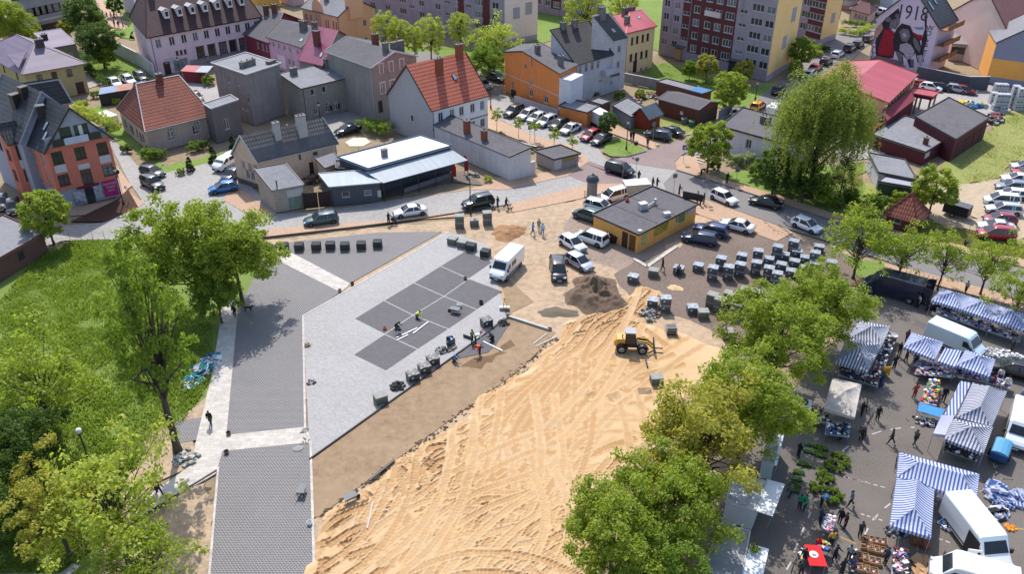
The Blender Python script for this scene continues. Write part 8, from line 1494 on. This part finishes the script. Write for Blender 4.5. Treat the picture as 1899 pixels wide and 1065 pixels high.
# ================= market stalls
HEXK=1
sv_=mat('blue_white_striped_cloth','#d8dbe8','#c4c8da',rough=.85,stripe=('#5068a6',.28),trans=.22); sv2=mat('navy_white_striped_cloth','#cfd0d6','#b7b8c0',rough=.85,stripe=('#565d7e',.28),trans=.22); wv=mat('dirty_white_cloth','#cfc8c0','#b3aaa2',rough=.9,vs=1.2,bump=.03,bs=3,trans=.22); wl=mat('pale_lilac_cloth','#c6c8dc','#b4b6cc',rough=.85,trans=.22)
def canopy(label,four,zE=2.15,zp=3.0,m=None,kind='pyr',ridge=(.25,.75),legs=True,side=None,group='striped market canopies',axis=0):
    m=m or sv_; q=[G(p,zE) for p in four]; o=Vector((q[0].x,q[0].y,0)); t=T('market_canopy',label,'market stall',o,0,group); q=[v-o for v in q]; c=sum(q,Vector())/4
    if axis: q=q[1:]+q[:1]
    mb=MB(); S=6
    def ud(a,b): u=(b-a); u.z=0; return u.normalized()
    def tri(a,b,c_):                            # sagging cloth panel a-b eave, c apex
        P=lambda i,j:(a*(1-i/S)+b*(i/S))*(1-j/S)+c_*(j/S)+Vector((0,0,-.22*math.sin(PI*j/S)*math.sin(PI*min(max(i/S,0),1))-.04*random.random()*(0<j<S)))
        g=[[P(i,j) for i in range(S+1)] for j in range(S+1)]; mb.ud=ud(a,b)
        for j in range(S):
            for i in range(S): mb.poly([g[j][i],g[j][i+1],g[j+1][i+1],g[j+1][i]]) if j<S-1 else mb.poly([g[j][i],g[j][i+1],g[j+1][i]])
    def quad(a,b,c_,d):
        mb.ud=ud(a,b)
        g=[[(a*(1-i/S)+b*(i/S))*(1-j/S)+(d*(1-i/S)+c_*(i/S))*(j/S)+Vector((0,0,-.12*math.sin(PI*j/S))) for i in range(S+1)] for j in range(S+1)]
        for j in range(S):
            for i in range(S): mb.poly([g[j][i],g[j][i+1],g[j+1][i+1],g[j+1][i]])
    if kind=='pyr':
        c.z=zp
        for i in range(4): tri(q[i],q[(i+1)%4],c)
    elif kind=='ridge':
        r0=(q[0]+q[3])/2*(1-ridge[0])+(q[1]+q[2])/2*ridge[0]; r1=(q[0]+q[3])/2*(1-ridge[1])+(q[1]+q[2])/2*ridge[1]; r0.z=r1.z=zp; quad(q[0],q[1],r1,r0); quad(q[2],q[3],r0,r1); tri(q[3],q[0],r0); tri(q[1],q[2],r1)
    else: quad(q[0],q[1],q[2]+Vector((0,0,zp-zE)),q[3]+Vector((0,0,zp-zE)))
    mb.obj('canopy_roof',m,t)
    for i in range(4):
        v=MB(); a,b=q[i],q[(i+1)%4]; n=10; v.ud=ud(a,b); out=(a+b)/2-sum(q,Vector())/4; out.z=0; out=out.normalized()*.03
        for k in range(n):
            p,r=a.lerp(b,k/n)+out,a.lerp(b,(k+1)/n)+out; v.add([p,r,r-Vector((0,0,.26)),(p+r)/2-Vector((0,0,.32)),p-Vector((0,0,.26))],[(0,1,2,3,4)])
        v.obj('valance',m,t)
    if legs:
        for v in q: w=v*.985+c*.015; l=MB(); l.tube((w.x,w.y,0),(w.x,w.y,zE),.03,n=6); l.obj('leg',rim_m,t)
    return t
F5=[(830,340),(1075,415),(1325,500),(1575,582),(1830,665)]; K5=[(920,240),(1145,310),(1400,390),(1650,470),(1900,550)]
for i,l in enumerate(('first blue and white striped canopy of the row beside the dark blue van','second blue and white striped canopy of the row beside the street','third blue and white striped canopy of the row beside the street','fourth striped canopy of the row, cut by the right edge')): canopy(l,[A5(*F5[i]),A5(*F5[i+1]),A5(*K5[i+1]),A5(*K5[i])])
canopy('upper half of the long tent at the left of the market',[A5(140,660),A5(430,700),A5(495,558),A5(235,508)],m=sv2,zp=2.9); canopy('lower striped half of the long tent at the left of the market',[A5(45,850),A5(305,930),A5(430,700),A5(140,660)],m=sv2,zp=2.95)
canopy('single striped pyramid canopy before the pale van',[A5(600,725),A5(860,830),A5(932,688),A5(668,608)]); canopy('low striped cloth linking the two middle canopies',[A5(882,840),A5(1030,890),A5(1075,768),A5(940,745)],zE=2.1,zp=2.25,kind='flat'); canopy('striped pyramid canopy beside the black estate car',[A5(1035,876),A5(1310,972),A5(1360,828),A5(1112,752)])
canopy('dirty white tent with blue scribbles at the left of the market',[A6(320,485),A6(555,550),A6(606,300),A6(385,252)],m=wv,zp=2.8,group='white market canopies')
canopy('narrow striped side awning left of the large double tent',[A6(1235,527),A6(1312,545),A6(1432,302),A6(1350,287)],zE=2.1,zp=2.3,kind='flat'); canopy('upper navy striped half of the large double tent',[A6(1330,548),A6(1595,622),A6(1712,350),A6(1448,287)],m=sv2,kind='ridge',ridge=(.2,.8),axis=1,zp=3.05); canopy('lower navy striped half of the large double tent',[A6(1235,712),A6(1532,826),A6(1605,625),A6(1300,560)],m=sv2,zp=3.0); canopy('small pale lilac side cloth left of the large double tent',[A6(1150,672),A6(1250,686),A6(1305,552),A6(1208,546)],m=wl,zE=2.1,zp=2.3,kind='flat',group='white market canopies')
canopy('long blue striped canopy crossing above the lower tent',[A7(1150,205),A7(1620,350),A7(1636,190),A7(1165,60)],kind='ridge',ridge=(.24,.78),zp=3.0); canopy('lower blue striped canopy hanging down beside the white van',[A7(1110,490),A7(1352,562),A7(1372,278),A7(1150,212)],kind='ridge',ridge=(.3,.92),axis=1,zp=3.0)
GC=[cloth(c) for c in('#d9d6d2','#26262c','#7d2a33','#3a5a8f','#8d8f94','#c98a9a','#e8e6e4','#4a3a32')]; SH=[cloth(c) for c in('#1d1d20','#2a2a30','#e4e2e0','#5a3a2a','#3a4668')]; TO=[cloth(c) for c in('#c8262c','#2a6ab0','#e8c83c','#e8e8e8','#2f9a6a','#e07a3a','#26262a')]; BX=[cloth(c) for c in('#8a6a48','#1f1f24','#d9d6d2','#6a2a30')]
def table(label,four,z=.8,goods=GC,n=90,gl=None,top='#8d8f94',s=.22,hh=.25,pile=True,under=None):
    q=[G(p,z) for p in four]; o=Vector((q[0].x,q[0].y,0)); t=T('market_table',label,'table',o); q=[v-o for v in q]; mb=MB(); mb.slab(q,.05); mb.obj('table_top',cloth(top),t)
    c=sum(q,Vector())/4
    for v in q: w=v*.93+c*.07; l=MB(); l.tube((w.x,w.y,0),(w.x,w.y,z-.04),.025,n=5); l.obj('leg',rim_m,t)
    if n:
        mb=MB(); 
        for k in range(n):
            u,v=random.uniform(.04,.96),random.uniform(.05,.95); p=(q[0]*(1-u)+q[1]*u)*(1-v)+(q[3]*(1-u)+q[2]*u)*v; mb.mi=random.randrange(len(goods)); sz=s*random.uniform(.6,1.5); mb.at((p.x,p.y,z+hh*random.random()*.7+.03),random.uniform(0,6),random.uniform(-.25,.25),random.uniform(-.25,.25)); mb.box((0,0,0),(sz,sz*.7,sz*.35))
        mb.at(); g_=mb.obj('goods',goods,loc=o,label=(gl or 'heap of small goods on the '+label)[:110],kind='stuff',cat='goods')
    return t
def row4(A,a,b,c,d): return [A(*a),A(*b),A(*c),A(*d)]
TB=[('long table of clothes before the first striped canopies',row4(A5,(860,450),(1560,690),(1570,640),(880,400)),GC,150,'folded clothes on the long table of the street row'),('long table of glassware along the middle canopies',row4(A5,(680,880),(1480,1070),(1500,1010),(720,830)),GC,160,'pale and patterned goods on the middle long table'),('white bags table below the single pyramid canopy',row4(A5,(690,950),(1010,985),(1010,930),(720,890)),[GC[0],GC[6],GC[5],SH[0]],60,'white bags below the single pyramid canopy'),
 ('shoe table right of the long left tent',row4(A5,(330,960),(410,985),(560,620),(480,600)),SH+[GC[0]],150,'black and white shoes right of the left tent'),('shoe table below the long left tent',row4(A5,(60,960),(390,1060),(400,960),(70,890)),SH+[GC[2]],160,'shoes and boots below the left tent'),('clothes heap table at the right edge',row4(A5,(1270,790),(1590,870),(1593,800),(1290,720)),[GC[0],GC[6],GC[4]],90,'white clothes at the right edge'),
 ('table of coloured clothes beside the woman in red',row4(A6,(1050,440),(1175,465),(1200,270),(1120,255)),TO,110,'bright clothes beside the woman in red'),('small goods table below the dirty white tent',row4(A6,(325,680),(510,705),(525,600),(340,570)),[SH[0],GC[3],GC[6]],80,'small wares below the dirty white tent'),('dark goods table below the large double tent',row4(A6,(1225,800),(1480,890),(1500,820),(1240,740)),SH,110,'dark wares below the large double tent'),
 ('narrow table of pink packed goods near the middle of the market',row4(A7,(705,520),(770,545),(795,440),(735,425)),[GC[5],GC[6]],50,'pink and white packets near the middle of the market'),('toy table near the child in red',row4(A7,(680,630),(750,650),(765,605),(700,585)),TO,50,'bright toys near the child in red'),('long table of mixed wares in the shadow beside the last canopy',row4(A7,(1115,790),(1210,800),(1225,630),(1135,620)),GC+SH,140,'mixed wares beside the last canopy'),
 ('rail table behind the dirty white tent with brown wares',row4(A6,(150,560),(330,600),(370,500),(180,460)),BX,80,'brown baskets and boxes beside the open white cart')]
for l,f,gd,n,gl in TB: table(l,f,goods=gd,n=n,gl=gl)
mb=MB(); q=[G(A6(*p),1.0) for p in((1030,500),(1200,552),(1242,492),(1042,440))]; mb.slab([v-q[0]+Vector((0,0,1)) for v in q],.05); t=T('covered_table','table covered with a bright blue tarpaulin','table',(q[0].x,q[0].y,0)); mb.obj('tarpaulin',mat('bright_blue_tarpaulin','#2f86c9','#2572b0',rough=.5),t)
for v in q: l=MB(); w=v-q[0]; l.tube((w.x,w.y,0),(w.x,w.y,.96),.03,n=5); l.obj('leg',rim_m,t)
rubble('goods','dark and white bundles beneath the blue tarpaulin table',A6(1080,590),50,1.3,.3,[SH[0],GC[0],GC[4]],.3,1,'bundles',(1.2,.4),-.3); 
# boxes of shoes on the ground
pr=None
for i,(x,y) in enumerate(((985,585),(1020,592),(1055,598),(970,625),(1010,640),(1050,650),(945,685),(985,705),(1020,715),(910,745),(950,755),(1000,770))):
    if pr is None:
        pr=T('goods_box','x','box'); mb=MB(); [mb.box(c,d) for c,d in(((0,0,.02),(.9,.65,.04)),((-.43,0,.16),(.03,.65,.3)),((.43,0,.16),(.03,.65,.3)),((0,-.31,.16),(.84,.03,.3)),((0,.31,.16),(.84,.03,.3)))]; mb.obj('carton',cloth('#a78258'),pr); mb=MB()
        for k in range(14): mb.mi=k%4; mb.at((random.uniform(-.33,.33),random.uniform(-.22,.22),.24),random.uniform(0,6)); mb.box((0,0,0),(.24,.14,.1))
        mb.at(); mb.obj('contents',BX,pr); o=pr
    else: o=cp(pr)
    v=G(A7(x,y)); o.location=(v.x,v.y,.01); o.rotation_euler=(0,0,-.25); tag(o,'open brown carton of wares, %s in %s row of cartons before the last canopy'%(['left','middle','right'][i%3],['the top','the second','the third','the lowest'][i//3]),'box','cartons of wares on the asphalt')
# potted plants
pr=None; PL=[(770,85),(800,95),(830,105),(850,130),(855,155),(825,150),(790,130),(760,120),(735,140),(750,165),(780,175),(815,180),(700,180),(690,210),(720,200),(750,215),(775,235),(740,245),(700,250),(670,280),(700,290),(730,290),(760,300),(790,310),(650,270),(665,300),(740,345),(770,350),(800,345),(820,340),(755,365),(790,370)]
for i,(x,y) in enumerate(PL):
    if pr is None:
        pr=T('potted_plant','x','potted plant'); mb=MB(); mb.lathe([(.14,0),(.2,.3),(.17,.3)],n=10); mb.obj('pot',cloth('#3a2a22'),pr); cs=envelope(.36,.32,.5,26,5,.2,.3,-.5); v,f=leaves(cs,np.full(len(cs),.14),22,.12,.6,.6,3); fo=link(bpy.data.objects.new('foliage',npmesh('foliage',v,f,L_mid)),pr); addkid(pr,fo); o=pr
    else: o=cp(pr)
    v=G(A7(x,y)); s_=random.uniform(.55,.9); o.location=(v.x,v.y,.01); o.scale=(s_,)*3; o.rotation_euler=(0,0,random.uniform(0,6)); tag(o,'leafy green potted plant standing in the flower seller\'s patch on the asphalt','potted plant','potted plants of the flower seller')
def tray(p,label,c,n=12,m=L_mid): 
    t=T('plant_tray',label,'tray',G(p),-.25); mb=MB(); mb.box((0,0,.08),(.9,.55,.12)); mb.obj('tray',cloth('#1f4a3c'),t); cs=np.c_[np.random.default_rng(n).uniform(-.4,.4,(30,1)),np.random.default_rng(n+1).uniform(-.24,.24,(30,1)),np.full((30,1),.25)]; v,f=leaves(cs,np.full(30,.12),10,.1,.6,.6,n); link(bpy.data.objects.new('seedlings',npmesh('seedlings',v,f,m)),t)
for i,(x,y,l) in enumerate(((640,25,'top left'),(685,35,'top middle'),(715,45,'top right'),(635,60,'second row left'),(680,72,'second row middle'),(705,85,'second row right'),(590,130,'third, left of the pots'),(620,140,'third, next to the pots'),(575,185,'fourth, at the aisle'),(560,225,'fifth, turquoise edged'),(552,260,'sixth, near the white flap'),(545,290,'lowest, near the white flap'))): tray(A7(x,y),'dark green seedling tray, '+l,'#1f4a3c',i,L_mid if i%3 else L_bloom)
t=T('yellow_signboard','yellow standing signboard beside the shoe tables','sign',G(A5(450,980)),.1); mb=MB(); mb.box((0,0,.75),(.75,.05,1.1)); mb.obj('board',cloth('#e0a822'),t); mb=MB(); mb.box((0,.25,.6),(.7,.04,1.2)); mb.obj('back_board',wood,t); mb=MB(); [mb.box((0,-.035,z),(.5,.01,.06)) for z in(.6,.8,1.0)]; mb.obj('printed_lines',plas,t)
t=T('red_stall','small red covered stall with a pale hat on top at the bottom of the market','market stall',G(A7(645,730))); mb=MB(); mb.slab([(-.6,-1,1.2),(.7,-1.1,1.2),(.75,.9,1.2),(-.4,1,1.2)],.05); mb.obj('cloth_cover',cloth('#cc2028'),t); [(lambda m:(m.tube((x,y,0),(x,y,1.15),.03,n=5),m.obj('leg',rim_m,t)))(MB()) for x in(-.45,.6) for y in(-.9,.85)]; mb=MB(); mb.lathe([(.35,0),(.34,.03),(.16,.05),(.13,.16),(.02,.2)]); mb.obj('sun_hat',cloth('#e6d9cc'),loc=t.location+Vector((0,0,1.22)),label='pale sun hat lying on the red stall',cat='hat')
rubble('folded_cloth','heap of folded white and blue canopy cloth on the asphalt',A7(1750,320),70,1.0,.7,[sv_,wl,GC[3]],.8,.5,'cloth',(.9,1.3),-.2); rubble('folded_cloth','second heap of folded striped cloth cut by the right edge',A7(1850,345),60,1.1,.7,[sv_,wl],.6,.5,'cloth',(1.4,.7),-.2); rubble('folded_cloth','crumpled pale sheet beside the folded canopy heap',A7(1742,420),40,.7,.5,[wl,GC[6],SH[0]],.6,.6,'cloth'); rubble('orange_hose','coil of orange strap on the asphalt',A7(1815,505),14,.4,.25,cloth('#e08a28'),.1,.5,'hose'); rubble('blue_bundle','blue and white bundle beside the white van side',A7(1430,500),24,.5,.3,[GC[3],GC[6]],.4,1,'bundle')
rubble('cardboard','torn brown wrapping paper and cartons before the last canopy',A7(1300,745),14,1.0,.9,cloth('#b58f68'),.2,.15,'cardboard'); rubble('cardboard','brown cartons stacked under the lower blue canopy',A7(1290,600),16,.6,.5,cloth('#7a4f30'),.8,1,'cartons'); rubble('goods_pile','grey metal wares under the lower blue canopy corner',A7(1140,530),40,.8,.25,[GC[4],SH[0]],.4,1,'wares')
mb=MB(); cs=envelope(.4,.12,.2,20,9,.2,.3,-.3); v,f=leaves(cs,np.full(len(cs),.12),30,.13,.6,.6,3); o=link(bpy.data.objects.new('wreath',npmesh('wreath',v,f,[L_green]))); o.location=G(B8(902,962),2.62); tag(o,'green and red flower wreath lying on the white trailer flap','wreath')
t=T('open_cart','white open sales cart with raised frame at the left of the market','cart',G(A6(160,520)),1.2); mb=MB(); mb.box((0,0,.7),(2.0,1.2,.5)); mb.obj('box',lbl,t); mb=MB(); [mb.bar(a,b,.05,.05) for a,b in(((-1,.6,.9),(-1,1.1,2.1)),((1,.6,.9),(1,1.1,2.1)),((-1,1.1,2.1),(1,1.1,2.1)),((-1,.6,.9),(1,.6,.9)))]; mb.obj('raised_frame',lbl,t); mb=MB(); mb.box((0,0,.4),(1.7,1.1,.15)); mb.obj('chassis',plas,t); [wheel(t,0,s*.65,.28,.18,s) for s in(-1,1)]; mb=MB(); mb.lathe([(.25,0),(.28,.3)],(0.3,0,.95)); mb.obj('pot',plas,t)
rubble('firewood_stack','stacked yellow timber at the nose of the dark blue van',A5(270,225),26,.8,.9,cloth('#a98a58'),1.0,.3,'timber'); rubble('clothes_rail','rail of dark hanging clothes beside the first striped canopy',A5(900,420),40,.8,.5,SH,1.4,1.6,'clothes',(1.4,.3),-.35)
EX=[(A7(1080,720),'#2b3a55','#26262b','shopper in navy beside the long table in the shadow'),(A7(930,560),'#3a3a40','#2a2a30','shopper in dark grey above the cartons of wares'),(A6(1000,760),'#5a4a44','#2a2a2e','shopper in brown crossing the open asphalt'),(A6(700,260),'#8a2f3a','#26262b','shopper in dark red by the shoe tables'),(A5(480,760),'#3f5a4a','#232327','shopper in dull green by the shoes right of the left tent'),(A5(1380,1020),'#d3cbc4','#4a4f5c','shopper with a pale top at the middle long table'),(A7(760,620),'#c8a23a','#26262b','shopper in mustard at the toy table'),(A7(1240,520),'#23252b','#23252b','trader in black under the lower blue canopy'),(A7(520,330),'#6a6d74','#2f3540','shopper in grey left of the two green jackets')]
for p,t_,l_,lb in EX: person(p,'walk' if 'crossing' in lb else 'stand',t_,l_,lb,group='people at the market')
table('ground sheet of handbags left of the cartons',row4(A7,(860,760),(900,765),(930,640),(895,635)),z=.25,goods=SH+[GC[2]],n=60,gl='handbags left of the cartons')
table('low table of toys left of the red stall',row4(A7,(560,690),(620,700),(640,640),(585,630)),z=.5,goods=TO+SH,n=50,gl='dark and red wares left of the red stall')
table('table of white crockery behind the last canopy',row4(A7,(1380,340),(1500,365),(1505,330),(1390,305)),goods=[GC[0],GC[6],GC[5]],n=50,gl='white crockery behind the last canopy')
for o in list(COL.objects):                     # things standing on the dug sand stand on its raised surface
    if o.parent is None and o.get('category') and o.location.length>5 and o.get('category') not in('soil heap','sand heap','tree') and inpoly(np.array([[o.location.x]]),np.array([[o.location.y]]),SANDP)[0,0]: o.location.z+=.14
for o in COL.objects:                           # prototypes that were never placed
    if o.get('label')=='x': print('UNPLACED',o.name)
